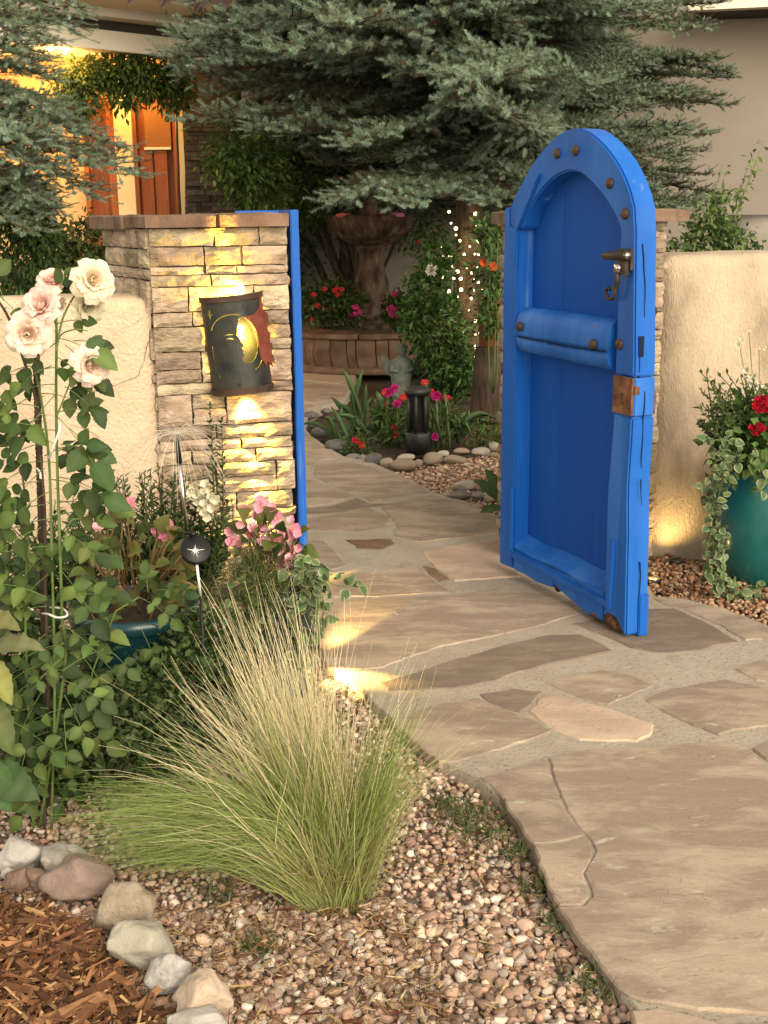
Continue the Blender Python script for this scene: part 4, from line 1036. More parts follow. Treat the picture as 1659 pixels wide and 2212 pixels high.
# ================================================================== blue spruces
def spruce_branch(L, seed, old):
    r = np.random.default_rng(seed); wood = MB()
    ax = lambda x: np.array([x, .05 * L * math.sin(x / L * 3 + seed), -.10 * x * x / L + .05 * x])
    xs = np.linspace(0, L, 12); axp = np.array([ax(x) for x in xs]); wood.add(*tube(axp, np.linspace(.022, .004, 12), 5))
    sb, sd, sl, st = [], [], [], []
    def shoot(b, d, l, t): sb.append(b); sd.append(unit(d)); sl.append(l); st.append(t)
    x = .10 * L; side = 1
    while x < L:
        f = x / L; l2 = (.14 + .50 * (1 - f) ** .8 * min(1, f * 3.0)) * (L / 2.2) ** .6 * r.uniform(.7, 1.15)
        for sgn in (1, -1):
            b = ax(x + r.uniform(-.03, .03)); a = math.radians(r.uniform(38, 66)) * sgn
            d = np.array([math.cos(a), math.sin(a), r.uniform(-.30, .22)])
            n = max(2, int(l2 / .062)); pts = np.array([b + d * l2 * t + np.array([0, 0, -.12 * l2 * t * t + .04 * t]) for t in np.linspace(0, 1, n + 1)])
            wood.add(*tube(pts[[0, n // 2, n]], [.007, .005, .002], 4, False))
            for q in range(n + 1):
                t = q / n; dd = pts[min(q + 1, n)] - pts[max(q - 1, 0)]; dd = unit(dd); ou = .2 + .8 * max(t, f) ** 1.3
                if q == n: shoot(pts[q], dd + [0, 0, r.uniform(-.1, .3)], r.uniform(.085, .13), 1.0)
                else:
                    for s2 in (1, -1):
                        if r.random() < .2: continue
                        a2 = math.radians(r.uniform(30, 68)) * s2; up = r.uniform(-.35, .75)
                        sd2 = np.array([dd[0] * math.cos(a2) - dd[1] * math.sin(a2), dd[0] * math.sin(a2) + dd[1] * math.cos(a2), dd[2] + up])
                        shoot(pts[q], sd2, r.uniform(.06, .12), ou * r.uniform(.55, 1.1) * (.8 + .3 * (up > 0)))
        x += r.uniform(.07, .115)
    shoot(ax(L), (1, 0, .05), .13, 1)
    sb, sd, sl, st = map(np.array, (sb, sd, sl, st)); n = len(sb); K_ = 58
    u = (np.arange(K_)[None] + r.uniform(0, 1, (n, K_))) / K_; ph = r.uniform(0, 6.28, (n, K_))
    a1 = np.cross(sd, np.array([.13, .21, .97])); a1 /= np.linalg.norm(a1, axis=1, keepdims=True) + 1e-9; a2 = np.cross(sd, a1)
    rad = np.cos(ph)[..., None] * a1[:, None] + np.sin(ph)[..., None] * a2[:, None]
    rad[..., 2] += .20
    base = sb[:, None] + sd[:, None] * (u * sl[:, None])[..., None]
    nd = sd[:, None] * (.35 + .5 * u[..., None]) + rad * .9; nd /= np.linalg.norm(nd, axis=2, keepdims=True)
    nl = r.uniform(.024, .038, (n, K_)) * (1 - .3 * u ** 4)
    wv = np.cross(nd, sd[:, None] + .3); wv /= np.linalg.norm(wv, axis=2, keepdims=True) + 1e-9; wv *= .0027
    tri = np.stack([base - wv, base + wv, base + nd * nl[..., None]], 2).reshape(-1, 3)
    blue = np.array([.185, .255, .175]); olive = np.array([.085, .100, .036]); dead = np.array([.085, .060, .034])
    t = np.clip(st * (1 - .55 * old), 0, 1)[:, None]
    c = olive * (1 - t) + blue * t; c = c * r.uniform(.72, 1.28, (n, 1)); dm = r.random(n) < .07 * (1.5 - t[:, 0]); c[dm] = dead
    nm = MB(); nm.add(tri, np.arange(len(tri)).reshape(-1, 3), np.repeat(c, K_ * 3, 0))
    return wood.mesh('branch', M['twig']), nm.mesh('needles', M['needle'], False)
SPR = [spruce_branch(2.2, 300 + k, 0.0 if k < 4 else .55) for k in range(6)]
def spruce(loc, label, branches, tr, H, group='blue spruces in the garden'):
    t = root('spruce_tree', loc, label, 'tree', group)
    if tr:
        mb = MB(); zs = np.linspace(-.05, H, 26); V = []
        nn = 20; ang = np.arange(nn) * 2 * math.pi / nn
        for z in zs:
            r0 = tr * (1 - .55 * z / H) * (1 + .55 * math.exp(-max(z, 0) / .16))
            rr = r0 * (1 + .10 * nz(np.c_[np.cos(ang) * 1.2, np.sin(ang) * 1.2, np.full(nn, z * .5)], 1.6, 8, 3))
            V.append(np.c_[loc[0] + rr * np.cos(ang), loc[1] + rr * np.sin(ang), np.full(nn, loc[2] + z)])
        i = np.arange(25)[:, None] * nn; k = np.arange(nn)[None]; mb.add(np.concatenate(V), np.stack([i + k, i + (k + 1) % nn, i + nn + (k + 1) % nn, i + nn + k], -1).reshape(-1, 4)); obj('trunk', mb, M['bark'], t)
    for (base, d, L, v, rl) in branches:
        R = spin(frame(d), rl); b = inst('branch', SPR[v][0], t, base, R, L / 2.2); OFF[b.name] = np.zeros(3)
        inst('needles', SPR[v][1], b, (0, 0, 0), None, 1.0, True)
    return t
TB = G(1012, 832); TB[2] = 0
r = np.random.default_rng(5); br = []
z = 2.05; k = 0
while z < 4.3:
    Lz = 2.75 - .16 * (z - 1.6)
    n = 13 if z < 3.6 else 8; a0 = r.uniform(0, 6.28)
    for q in range(n):
        a = a0 + q * 6.283 / n + r.normal(0, .16); L = Lz * r.uniform(.72, 1.06); front = -math.sin(a); cx_ = math.cos(a)
        if front < -.75 and r.random() < .6: continue
        if cx_ > .1: L *= 1 - .30 * cx_
        if cx_ < -.25 and z < 2.5 + .25 * (cx_ < -.7): L *= .38
        elif z < 2.15 and front > .3: L *= .7
        b = TB + np.array([math.cos(a) * .08, math.sin(a) * .08, z + r.uniform(-.06, .06)])
        br.append((b, (math.cos(a), math.sin(a), r.uniform(-.06, .14)), L, int(r.integers(0, 4)), r.normal(0, .25)))
        if r.random() < .45: br.append((b + [0, 0, .05], (math.cos(a + .3), math.sin(a + .3), r.uniform(-.1, .2)), L * .6, int(r.integers(4, 6)), r.normal(0, .5)))
    z += .145; k += 1
# the limbs that stand out in the picture
def limb(x0, y0, Y0, x1, y1, Y1, v, rl=0.0, ext=1.0):
    a, b = P(x0, y0, Y0), P(x1, y1, Y1); return (a, b - a, np.linalg.norm(b - a) * ext, v, rl)
br += [limb(1010, 370, 11.2, 700, 408, 9.4, 0, .05), limb(1010, 370, 11.2, 860, 412, 9.2, 1, -.05), limb(1000, 370, 11.2, 1085, 415, 9.3, 2), limb(1010, 290, 11.2, 870, 325, 9.6, 3, .1, .8),
       limb(1060, 330, 11.2, 1590, 258, 10.4, 1, .1), limb(1060, 350, 11.2, 1480, 395, 10.2, 2), limb(1060, 240, 11.2, 1530, 170, 10.8, 3, .1), limb(1040, 190, 11.2, 1470, 90, 10.8, 0, .15), limb(1060, 300, 11.2, 1530, 330, 10.4, 0),
       limb(960, 160, 11.2, 365, 100, 11.0, 0, .1), limb(960, 240, 11.2, 400, 235, 10.8, 1), limb(980, 100, 11.2, 470, 20, 10.9, 2), limb(980, 300, 11.2, 560, 250, 9.8, 3), limb(990, 260, 11.2, 760, 280, 9.3, 2, .1), limb(1020, 230, 11.2, 1100, 250, 9.2, 1, .1), limb(1000, 160, 11.2, 960, 130, 9.1, 0), limb(1020, 170, 11.2, 1170, 90, 9.3, 3)]
br = [(b_, d_, L_ * (.88 if d_[0] > .3 and L_ > 1.2 and abs(d_[1]) > .001 else 1), v_, q_) for b_, d_, L_, v_, q_ in br]
spruce(TB, 'large blue spruce with fairy lights round its trunk, filling the sky behind the fountain', br, .155, 4.6)
# a second spruce behind, closing the gaps
T2 = np.array([-.35, 14.3, 0.0]); br = []
z = 1.9
while z < 4.9:
    for q in range(9):
        a = r.uniform(math.pi * .95, math.pi * 2.05); L = 1.9 * r.uniform(.7, 1.05)
        br.append((T2 + np.array([0, 0, z]), (math.cos(a), math.sin(a), r.uniform(-.12, .12)), L, int(r.choice([0, 4, 5, 2])), r.normal(0, .25)))
    z += .24
spruce(T2, 'darker spruce standing behind the large one, seen in the gaps of its left side', br, .16, 5.0)
T3 = np.array([2.0, 14.0, 0.0]); br = []
z = 1.7
while z < 4.6:
    for q in range(8):
        a = r.uniform(math.pi * .95, math.pi * 2.05); L = 1.9 * r.uniform(.7, 1.0)
        br.append((T3 + np.array([0, 0, z]), (math.cos(a), math.sin(a), r.uniform(-.12, .12)), L, int(r.choice([0, 4, 5, 2])), r.normal(0, .25)))
    z += .26
spruce(T3, 'half hidden spruce between the large one and the neighbouring building', br, .14, 4.8)
# the spruce at the left edge
T4 = P(-170, 500, 8.6); T4[2] = 0
L4 = lambda x0, y0, x1, y1, Y1, v, rl=0.0: limb(x0, y0, 8.6, x1, y1, Y1, v, rl)
br = [L4(-170, 190, 245, 290, 8.0, 0), L4(-170, 230, 282, 350, 7.9, 1, .1), L4(-170, 250, 215, 400, 7.8, 2), L4(-170, 300, 130, 440, 7.6, 3), L4(-170, 110, 110, 150, 7.9, 1), L4(-170, 60, 90, 120, 7.7, 2, .1), L4(-170, 150, 200, 250, 7.7, 3), L4(-170, 130, 95, 215, 7.5, 0),
      L4(-170, -120, 175, 50, 8.0, 2), L4(-170, -90, 90, 60, 7.7, 0), L4(-170, -160, 205, 10, 8.1, 3, .1), L4(-170, -40, 60, 90, 7.6, 1), L4(-170, 280, 60, 400, 7.3, 0), L4(-170, 330, 90, 470, 7.4, 4), L4(-170, 200, 60, 270, 7.2, 2), L4(-170, 240, 120, 330, 7.3, 3, .1), L4(-170, 350, 120, 430, 7.8, 5), L4(-170, 210, 170, 320, 7.5, 0, -.1)]
spruce(T4, 'blue spruce at the left edge whose limbs reach in front of the porch', br, .13, 4.2)

# ================================================================== leafy shrubs
def leaf_mass(blobs, n, size, pal, seed, droop=.3, clump=.09, aspect=.5, per=7):
    """blobs: (centre, radii, weight) -> thousands of leaf-sized faces in clumps"""
    r = np.random.default_rng(seed); w = np.array([b[2] for b in blobs], float); w /= w.sum(); V = []
    nc = max(1, n // per); bi = r.choice(len(blobs), nc, p=w)
    d = r.normal(size=(nc, 3)); d /= np.linalg.norm(d, axis=1, keepdims=True); rad = r.uniform(.25, 1, nc) ** .45
    c0 = np.array([np.asarray(blobs[i][0]) for i in bi]) + d * rad[:, None] * np.array([np.broadcast_to(blobs[i][1], (3,)) for i in bi])
    c = np.repeat(c0, per, 0) + r.normal(0, clump, (nc * per, 3)) * [1, 1, .8]
    n = len(c); d2 = np.repeat(d, per, 0) * .6 + r.normal(0, .55, (n, 3)); d2[:, 2] -= droop; d2 /= np.linalg.norm(d2, axis=1, keepdims=True)
    s = np.cross(d2, r.normal(0, .5, (n, 3)) + [0, 0, 1]); s /= np.linalg.norm(s, axis=1, keepdims=True) + 1e-9; nn = np.cross(s, d2)
    L = size * r.uniform(.65, 1.3, n)[:, None]; W = L * aspect * .5
    q = np.stack([c, c + d2 * L * .45 + s * W + nn * W * .3, c + d2 * L, c + d2 * L * .45 - s * W + nn * W * .3], 1).reshape(-1, 3)
    pc = np.asarray(pal); col = np.repeat(pc[r.integers(0, len(pc), nc)] * r.uniform(.7, 1.3, (nc, 1)), per, 0) * r.uniform(.8, 1.2, (n, 1))
    mb = MB(); mb.add(q, np.arange(n * 4).reshape(-1, 4), np.repeat(col, 4, 0)); return mb
DKG = [(.028, .054, .017), (.042, .075, .022), (.060, .098, .030)]
MDG = [(.05, .105, .028), (.075, .14, .038), (.10, .165, .05)]
LTG = [(.10, .19, .045), (.13, .22, .06), (.075, .15, .04)]
def stems(starts, ends, r0, r1, bend=.06, n=8, seg=6):
    mb = MB()
    for a, b in zip(starts, ends):
        a, b = np.asarray(a, float), np.asarray(b, float); t = np.linspace(0, 1, seg + 1)[:, None]
        q = a + (b - a) * t + np.sin(t * math.pi) * rng.normal(0, bend, 3) + np.sin(t * 9) * rng.normal(0, bend * .2, 3)
        mb.add(*tube(q, np.linspace(r0, r1, seg + 1), n))
    return mb
ph = root('shrub', P(770, 735, 14.3), 'big dark glossy shrub on many bare stems, left of the fountain bowl', 'shrub')
bl = [(P(590, 380, 13.4), (.50, .4, .40), 3), (P(530, 345, 12.0), (.34, .3, .30), 2.4), (P(560, 400, 12.2), (.3, .3, .28), 1.4), (P(690, 400, 13.8), (.45, .4, .36), 2.4), (P(640, 450, 13.9), (.45, .4, .2), 2), (P(600, 310, 13.5), (.4, .3, .2), 1.2), (P(770, 380, 14.3), (.4, .3, .4), 1.6), (P(900, 470, 14.4), (.4, .3, .3), 1)]
obj('foliage', leaf_mass(bl, 13000, .075, [(.05, .095, .026), (.07, .125, .034), (.10, .165, .048), (.12, .185, .055)], 21, .4, .08, .45), M['leafm'], ph, False)
st_, en_ = [], []
for k in range(16):
    st_.append(P(760 + rng.uniform(-14, 34), 712, 14.3 + rng.uniform(-.1, .2))); en_.append(P([632, 650, 640, 668, 690, 700, 715, 660, 735, 745, 770, 680, 830, 850, 875, 720][k], [488, 500, 470, 480, 470, 490, 470, 455, 470, 480, 470, 465, 470, 480, 470, 460][k], 14.2 + rng.uniform(-.3, .2)))
obj('stem', stems(st_, en_, .030, .013, .05), M['bark'], ph)

vr = root('climbing_vine', P(380, 560, 13.1), 'leafy green vine draped across the lit porch doorway', 'vine')
bl = [(P(200, 165, 12.7), (.28, .22, .16), 2), (P(260, 150, 12.7), (.3, .2, .18), 2), (P(320, 165, 12.7), (.3, .2, .20), 2), (P(375, 185, 12.8), (.16, .2, .25), 1.3), (P(150, 205, 12.6), (.15, .2, .2), 1), (P(270, 210, 12.7), (.08, .1, .12), .5), (P(175, 230, 12.6), (.18, .15, .12), .8)]
obj('foliage', leaf_mass(bl, 5200, .085, [(.045, .085, .02), (.075, .12, .03), (.10, .15, .035)], 23, .55, .06, .36), M['leafm'], vr, False)
obj('stem', stems([P(396, 520, 13.1), P(390, 200, 12.8)], [P(385, 190, 12.8), P(150, 190, 12.6)], .02, .008), M['bark'], vr)
tv = root('trailing_vine', P(75, 640, 8.3), 'feathery green vine hanging below the left spruce, above the stucco wall', 'vine')
bl = [(P(70, 470, 7.9), (.16, .15, .25), 2), (P(90, 550, 7.9), (.10, .12, .28), 1.5), (P(30, 560, 8.0), (.25, .2, .4), 2), (P(60, 420, 7.9), (.12, .1, .12), 1)]
obj('foliage', leaf_mass(bl, 4200, .06, [(.03, .06, .018), (.05, .085, .022), (.07, .11, .03)], 24, .7, .04, .3), M['leafm'], tv, False)
obj('stem', stems([P(60, 640, 8.0), P(30, 640, 8.0)], [P(70, 430, 7.9), P(20, 440, 8.0)], .012, .005), M['bark'], tv)
sb_ = root('shrub', P(185, 600, 10.2), 'small lamplit shrub showing between the left spruce and the stone pillar', 'shrub')
bl = [(P(185, 530, 10.0), (.22, .2, .22), 2), (P(170, 590, 10.0), (.25, .2, .2), 2)]
obj('foliage', leaf_mass(bl, 1500, .07, [(.06, .08, .02), (.10, .11, .03), (.035, .05, .015)], 25, .3, .05, .5), M['leafm'], sb_, False)
obj('stem', stems([P(180, 620, 10.0)] * 3, [P(165, 520, 10.0), P(200, 510, 10.0), P(185, 550, 9.9)], .012, .005), M['bark'], sb_)
hd = root('hedge', P(560, 660, 14.3), 'dense dark hedge closing the gap beside the porch column', 'hedge')
bl = [(P(x, y, 14.2), (.5, .3, .5), 1) for x in (430, 520, 600) for y in (480, 560, 640)] + [(P(120, 640, 9.8), (.6, .3, .3), 1), (P(-40, 600, 9.5), (.5, .3, .5), 1), (P(20, 660, 9.2), (.5, .3, .3), 1)]
obj('foliage', leaf_mass(bl[:9], 3500, .09, DKG, 26, .3, .09, .5), M['leafm'], hd, False)
hd2 = root('hedge', P(40, 700, 9.5), 'dark low hedge behind the stucco wall under the left spruce', 'hedge')
obj('foliage', leaf_mass(bl[9:], 3500, .07, DKG, 27, .3, .08, .5), M['leafm'], hd2, False)

rb = root('rose_shrub', P(1545, 700, 6.9), 'tall pale green rose shoots rising above the right stucco wall', 'shrub')
bl = [(P(1540, 520, 6.9), (.15, .13, .10), 3), (P(1530, 480, 6.9), (.09, .1, .11), 1.2), (P(1590, 530, 6.9), (.12, .1, .07), 1), (P(1475, 535, 6.9), (.08, .1, .05), .5)]
obj('foliage', leaf_mass(bl, 1100, .040, [(.045, .085, .025), (.09, .15, .04), (.12, .18, .06)], 31, .2, .03, .55), M['leafm'], rb, False)
tips = [(1650, 305), (1625, 340), (1560, 355), (1535, 420), (1580, 400), (1480, 470), (1470, 520), (1620, 500)]
obj('stem', stems([P(1540 + rng.uniform(-15, 15), 600, 6.9) for _ in tips], [P(x, y, 6.9 + rng.uniform(-.1, .1)) for x, y in tips], .006, .002, .03, 5), M['stem'], rb)
V = []; mb = MB()
for x, y in tips:
    a, b = P(1540, 590, 6.9), P(x, y, 6.9)
    lm_ = leaf_mass([(a + (b - a) * t, (.02, .02, .02), 1) for t in np.linspace(.42, 1, 14)], 34, .040, [(.10, .16, .045), (.13, .19, .06)], int(x), .0, .022, .45, 2)
    mb.add(np.concatenate(lm_.V), np.concatenate(lm_.F), np.concatenate(lm_.C))
obj('leaves', mb, M['leafm'], rb, False, 'stuff')

# ================================================================== the fountain
FC = P(803, 700, 13.3); FC[2] = 0
fo = root('fountain', FC, 'brown cast stone tiered fountain in a low round stone basin', 'fountain')
fz = lambda y: P(803, y, 13.3)[2]
px = pxsize(P(803, 600, 13.3))
prof = lambda L: [(w * px / 1.0, fz(y)) for w, y in L]
mb = MB()
mb.add(*lathe(prof([(0.1, 720), (44, 716), (44, 700), (38, 697), (36, 690), (40, 686), (40, 681), (33, 678), (32, 660), (37, 640), (36, 610), (30, 590), (25, 560), (27, 545), (34, 535), (38, 528), (38, 520)]), 40, (FC[0], FC[1], 0), lambda a, i: 1 + (.05 * np.cos(a * 8) if 7 < i < 12 else 0)))
obj('pedestal', mb, M['fount'], fo)
mb = MB()
mb.add(*lathe(prof([(30, 532), (42, 528), (62, 515), (76, 500), (83, 488), (86, 484), (88, 476), (91, 471), (90, 466), (85, 463), (80, 466), (60, 474), (0.1, 478)]), 72, (FC[0], FC[1], 0), lambda a, i: 1 + (.05 * np.abs(np.cos(a * 9)) if 1 <= i <= 4 else (.02 * np.cos(a * 36 + i * 2) if 6 <= i <= 9 else 0))))
bw = obj('bowl', mb, M['fount'], fo)
mb = MB(); mb.add(*lathe(prof([(0.1, 468), (80, 468)]), 40, (FC[0], FC[1], 0))); obj('bowl_water', mb, M['water'], bw)
mb = MB(); mb.add(*lathe(prof([(14, 470), (16, 440), (10, 425), (12, 405), (26, 395), (38, 385), (42, 372), (40, 366), (32, 368), (0.1, 372)]), 40, (FC[0], FC[1], 0), lambda a, i: 1 + (.05 * np.cos(a * 9) if 4 <= i <= 6 else 0))); obj('upper_tier', mb, M['redstone'], fo)
BR = 1.0; bc = np.array([FC[0], FC[1], 0]); zt = P(750, 722, FC[1] - BR)[2]
bs = MB(); bs.add(*lathe([(BR - .30, 0), (BR - .30, zt - .01), (BR - .03, zt - .01), (BR - .03, 0)], 48, bc)); bsn = obj('basin', bs, M['core'], fo)
rr = np.random.default_rng(9); a = 0.0
while a < 6.28:
    da = rr.uniform(.09, .24); da = da if a + da < 6.2 else 6.285 - a
    t = np.linspace(a + .006, a + da - .006, 5); jt = rr.normal(0, .012, 5); V = []
    for zz, rad in ((.05, BR + .02), (zt * .5, BR + .04), (zt - .06, BR + .025)):
        for q in t: V.append(bc + np.array([(rad + rr.normal(0, .006)) * math.cos(q + (.02 if zz < .1 else 0)), (rad) * math.sin(q + (.02 if zz < .1 else 0)), zz]))
    for zz in (.05, zt * .5, zt - .06):
        for q in t: V.append(bc + np.array([(BR - .05) * math.cos(q), (BR - .05) * math.sin(q), zz]))
    V = np.array(V); g = np.arange(15).reshape(3, 5); F = np.stack([g[:-1, :-1], g[:-1, 1:], g[1:, 1:], g[1:, :-1]], -1).reshape(-1, 4)
    ring = np.concatenate([g[0], g[1:, -1], g[-1, -2::-1], g[-2:0:-1, 0]]); j = np.roll(ring, -1)
    m_ = MB(); m_.add(V, [F, np.stack([ring, ring + 15, j + 15, j], 1)]); o = obj('stone', m_, M['redstone'], fo, smooth=False); o.parent = bsn; a += da
a = 0.0
while a < 6.28:
    da = rr.uniform(.28, .45); da = da if a + da < 6.0 else 6.285 - a
    q = np.linspace(a + .004, a + da - .004, 8)
    poly = [(bc[0] + (BR + .07) * math.cos(t), bc[1] + (BR + .07) * math.sin(t)) for t in q] + [(bc[0] + (BR - .36) * math.cos(t), bc[1] + (BR - .36) * math.sin(t)) for t in q[::-1]]
    m_ = MB(); m_.add(*slab(poly, zt, .05, cell=.2, step=.07, jit=.010, relief=.003, seed=int(a * 100), edge=.006)); o = obj('cap_stone', m_, M['redstone'], fo, smooth=False); o.parent = bsn; a += da
mb = MB(); mb.add(*lathe([(.01, zt - .10), (BR - .29, zt - .10)], 40, bc)); obj('basin_water', mb, M['water'], fo)
mb = MB(); mb.add(*lathe([(BR + .005, .0), (BR + .16, .0), (BR + .15, .055), (BR + .0, .06)], 48, bc)); obj('footing', mb, M['redstone'], fo)
for k, (x, y, c, lb) in enumerate([(742, 465, (.75, .22, .17), 'coral red glass float lying on the fountain bowl water'), (858, 463, (.72, .25, .42), 'pink glass float lying on the fountain bowl water'), (825, 468, (.55, .06, .20), 'small deep pink flower on the fountain bowl water')]):
    q = P(x, y, 13.0 - .0 * k); q[2] = fz(466); mb = MB(); V, F = ico(2); mb.add(V * np.array([.085 if k < 2 else .06, .07, .030]) + q + [0, 0, .008], F, c); solo('glass_float' if k < 2 else 'flower', mb, M['petal'], q, lb, 'ornament' if k < 2 else 'flower')

# ================================================================== fairy lights on the spruce trunk
FB = [(1238, 213), (1250, 380), (1088, 367), (1100, 437), (1260, 455), (1131, 510), (1154, 545), (1263, 552), (1040, 584), (1052, 640), (1095, 637), (1181, 629), (1245, 627), (1270, 625), (1055, 704), (1110, 706), (1197, 711), (1264, 713), (1043, 768), (1082, 773), (1118, 775), (1160, 778), (1243, 785), (1267, 800), (1087, 857), (1162, 846), (1247, 849), (1292, 848), (1048, 961), (1210, 973), (1281, 1021), (1250, 1038), (1032, 1077), (1178, 1118), (1276, 1110), (1250, 1122), (1037, 1170), (1252, 1197), (1188, 1206), (1278, 1241), (1243, 1257), (1170, 1265), (1266, 1313), (1221, 1328), (1246, 1366), (1285, 1364), (1130, 470), (1215, 580), (1140, 735), (1075, 735), (1225, 745), (1140, 890), (1225, 900)]
fl = root('fairy_lights', TB + np.array([0, -.2, 0]), 'string of tiny warm fairy lights wound round the spruce trunk', 'fairy lights')
V, F = ico(2); m_ = MB(); m_.add(V * .5, F); bulb_me = m_.mesh('bulb', M['fairy'])
wp = []
for k, (x, y) in enumerate(sorted(FB, key=lambda q: q[1])):
    q = P(*z6(x, y), TB[1] - .19 - (.25 if x < 1070 else 0)); wp.append(q); inst('bulb', bulb_me, fl, q, None, .017 + .008 * ((k * 7) % 3))
mb = MB(); wq = np.array(wp)
for i in range(0, len(wq) - 1):
    if np.linalg.norm(wq[i] - wq[i + 1]) < .5: mb.add(*tube([wq[i], (wq[i] + wq[i + 1]) / 2 + [0, 0, -.03], wq[i + 1]], .0025, 4, False))
obj('wire', mb, M['black'], fl)
for z_, w_ in ((.45, .5), (.85, .9), (1.2, .9)): lamp('string_glow', TB + np.array([-.06, -.30, z_]), w_, (1, .66, .26), .06, fl)

# ================================================================== garden bed
def petal_geo(L, W, n=4, m=3, cup=.35, lift=.2, ruf=.0, seed=0):
    V = []
    for i in range(n + 1):
        t = i / n; w = W / 2 * math.sin(math.pi * min(1, .12 + .80 * t ** .8)) ** .7
        for k in range(m + 1):
            u = k / m * 2 - 1; V.append([L * t * (1 - .12 * u * u), u * w, cup * w * u * u + lift * L * t * t + ruf * L * math.sin(u * 7 + seed) * t])
    V = np.array(V); g = np.arange((n + 1) * (m + 1)).reshape(n + 1, m + 1); return V, np.stack([g[:-1, :-1], g[1:, :-1], g[1:, 1:], g[:-1, 1:]], -1).reshape(-1, 4)
def flower_mesh(npet, L, W, elev, col, centre=None, layers=1, cup=.35, ruf=0.0, jit=.15, seed=0):
    r = np.random.default_rng(seed); mb = MB()
    for l in range(layers):
        for k in range(npet):
            V, F = petal_geo(L * (1 - .22 * l), W * (1 - .12 * l), cup=cup, ruf=ruf, seed=k)
            e = elev + l * .45 + r.normal(0, jit); a = 6.283 * (k + .5 * l) / npet + r.normal(0, jit * .6)
            Re = np.array([[math.cos(e), 0, -math.sin(e)], [0, 1, 0], [math.sin(e), 0, math.cos(e)]]); Rz = np.array([[math.cos(a), -math.sin(a), 0], [math.sin(a), math.cos(a), 0], [0, 0, 1]])
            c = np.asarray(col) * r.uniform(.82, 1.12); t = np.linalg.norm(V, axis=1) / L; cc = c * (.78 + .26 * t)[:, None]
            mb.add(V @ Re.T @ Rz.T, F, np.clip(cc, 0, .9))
    if centre:
        V, F = ico(1); mb.add(V * L * .13 + [0, 0, L * .07], F, centre)
    return mb.mesh('flower', M['petal'])
PINKB = (.80, .33, .43); MAG = (.52, .03, .22); RED = (.52, .03, .035); WHT = (.78, .74, .62); ORG = (.42, .085, .02)
fm = {'mag': flower_mesh(9, .035, .03, .35, MAG, None, 2, seed=1), 'red': flower_mesh(5, .030, .034, .3, RED, (.5, .3, .05), 1, seed=2), 'white': flower_mesh(14, .055, .022, .35, WHT, (.6, .5, .2), 3, seed=3), 'org': flower_mesh(8, .045, .038, .25, ORG, (.09, .04, .02), 1, seed=4), 'dkpink': flower_mesh(5, .034, .036, .35, (.55, .05, .20), None, 1, seed=5), 'ger': flower_mesh(6, .022, .024, .4, (.58, .02, .045), None, 2, seed=6)}
TOCAM = lambda p, up=.5: unit(unit(EYEP - np.asarray(p)) + np.array([0, 0, up]) + rng.normal(0, .25, 3))
def face_R(d):
    z = unit(d); x = unit(np.cross((.3, .5, .81), z)); return np.stack([x, np.cross(z, x), z], 1)
def plant(name, base, label, cat, group=None): return root(name, base, label, cat, group)

# lobed leafy perennial with one white bloom
gp_ = plant('perennial', P(935, 850, 10.9), 'tall fresh green leafy perennial with one round white bloom, left of the lit trunk', 'plant')
bl = [(P(950, 720, 10.7), (.24, .2, .34), 3), (P(930, 620, 10.7), (.17, .2, .22), 1.5), (P(945, 555, 10.8), (.12, .15, .2), 1), (P(975, 790, 10.7), (.20, .2, .22), 2), (P(900, 690, 10.6), (.10, .12, .16), .8), (P(1010, 810, 10.6), (.14, .15, .12), .8)]
obj('foliage', leaf_mass(bl, 5200, .075, [(.05, .115, .03), (.075, .15, .04), (.10, .175, .05), (.035, .08, .02)], 41, .3, .05, .38), M['leafm'], gp_, False)
obj('stem', stems([P(950 + rng.uniform(-15, 25), 850, 10.9) for _ in range(7)], [P(x, y, 10.7) for x, y in ((935, 540), (905, 640), (950, 560), (985, 700), (1010, 780), (890, 660), (933, 590))], .008, .004, .05, 5), M['stem'], gp_)
q = P(932, 584, 10.4); inst('flower', fm['white'], gp_, q, face_R(TOCAM(q)), 1.15)

def flowers_at(rt, pts, mesh, Y, sc, Yj=.08, up=.5):
    for x, y in pts:
        q = P(x, y, Y + rng.uniform(-Yj, Yj)); inst('flower', mesh, rt, q, face_R(TOCAM(q, up)), sc * rng.uniform(.85, 1.2))
# red balsam bush left of the fountain
rbh = plant('impatiens_bush', P(715, 700, 12.2), 'low bush with red and pink blooms at the left of the fountain pedestal', 'plant')
bl = [(P(715, 650, 12.2), (.26, .2, .19), 3), (P(690, 670, 12.1), (.14, .15, .12), 1), (P(760, 665, 12.4), (.10, .12, .15), 1)]
obj('foliage', leaf_mass(bl, 2300, .06, [(.045, .075, .02), (.07, .10, .03), (.03, .05, .015)], 42, .3, .05, .5), M['leafm'], rbh, False)
flowers_at(rbh, [z6(*p) for p in ((395, 840), (405, 880), (430, 850), (385, 855), (325, 850), (280, 950), (335, 965), (255, 880), (245, 1030))], fm['red'], 12.0, 1.1)
flowers_at(rbh, [z6(*p) for p in ((495, 960), (520, 950), (480, 1010), (510, 1000), (545, 985), (150, 950))], fm['dkpink'], 12.0, 1.1)
rb2 = plant('impatiens_bush', P(860, 700, 12.5), 'small pink flowering bush at the right of the fountain pedestal', 'plant')
obj('foliage', leaf_mass([(P(858, 670, 12.5), (.13, .12, .16), 1)], 800, .055, [(.045, .075, .02), (.06, .09, .03)], 43, .3, .04, .5), M['leafm'], rb2, False)
flowers_at(rb2, [z6(*p) for p in ((752, 880), (735, 955), (755, 970), (740, 1000), (755, 1015), (720, 970))], fm['dkpink'], 12.3, 1.1)

flowers_at(rb2, [z6(895, 555)], fm['red'], 12.3, .9)
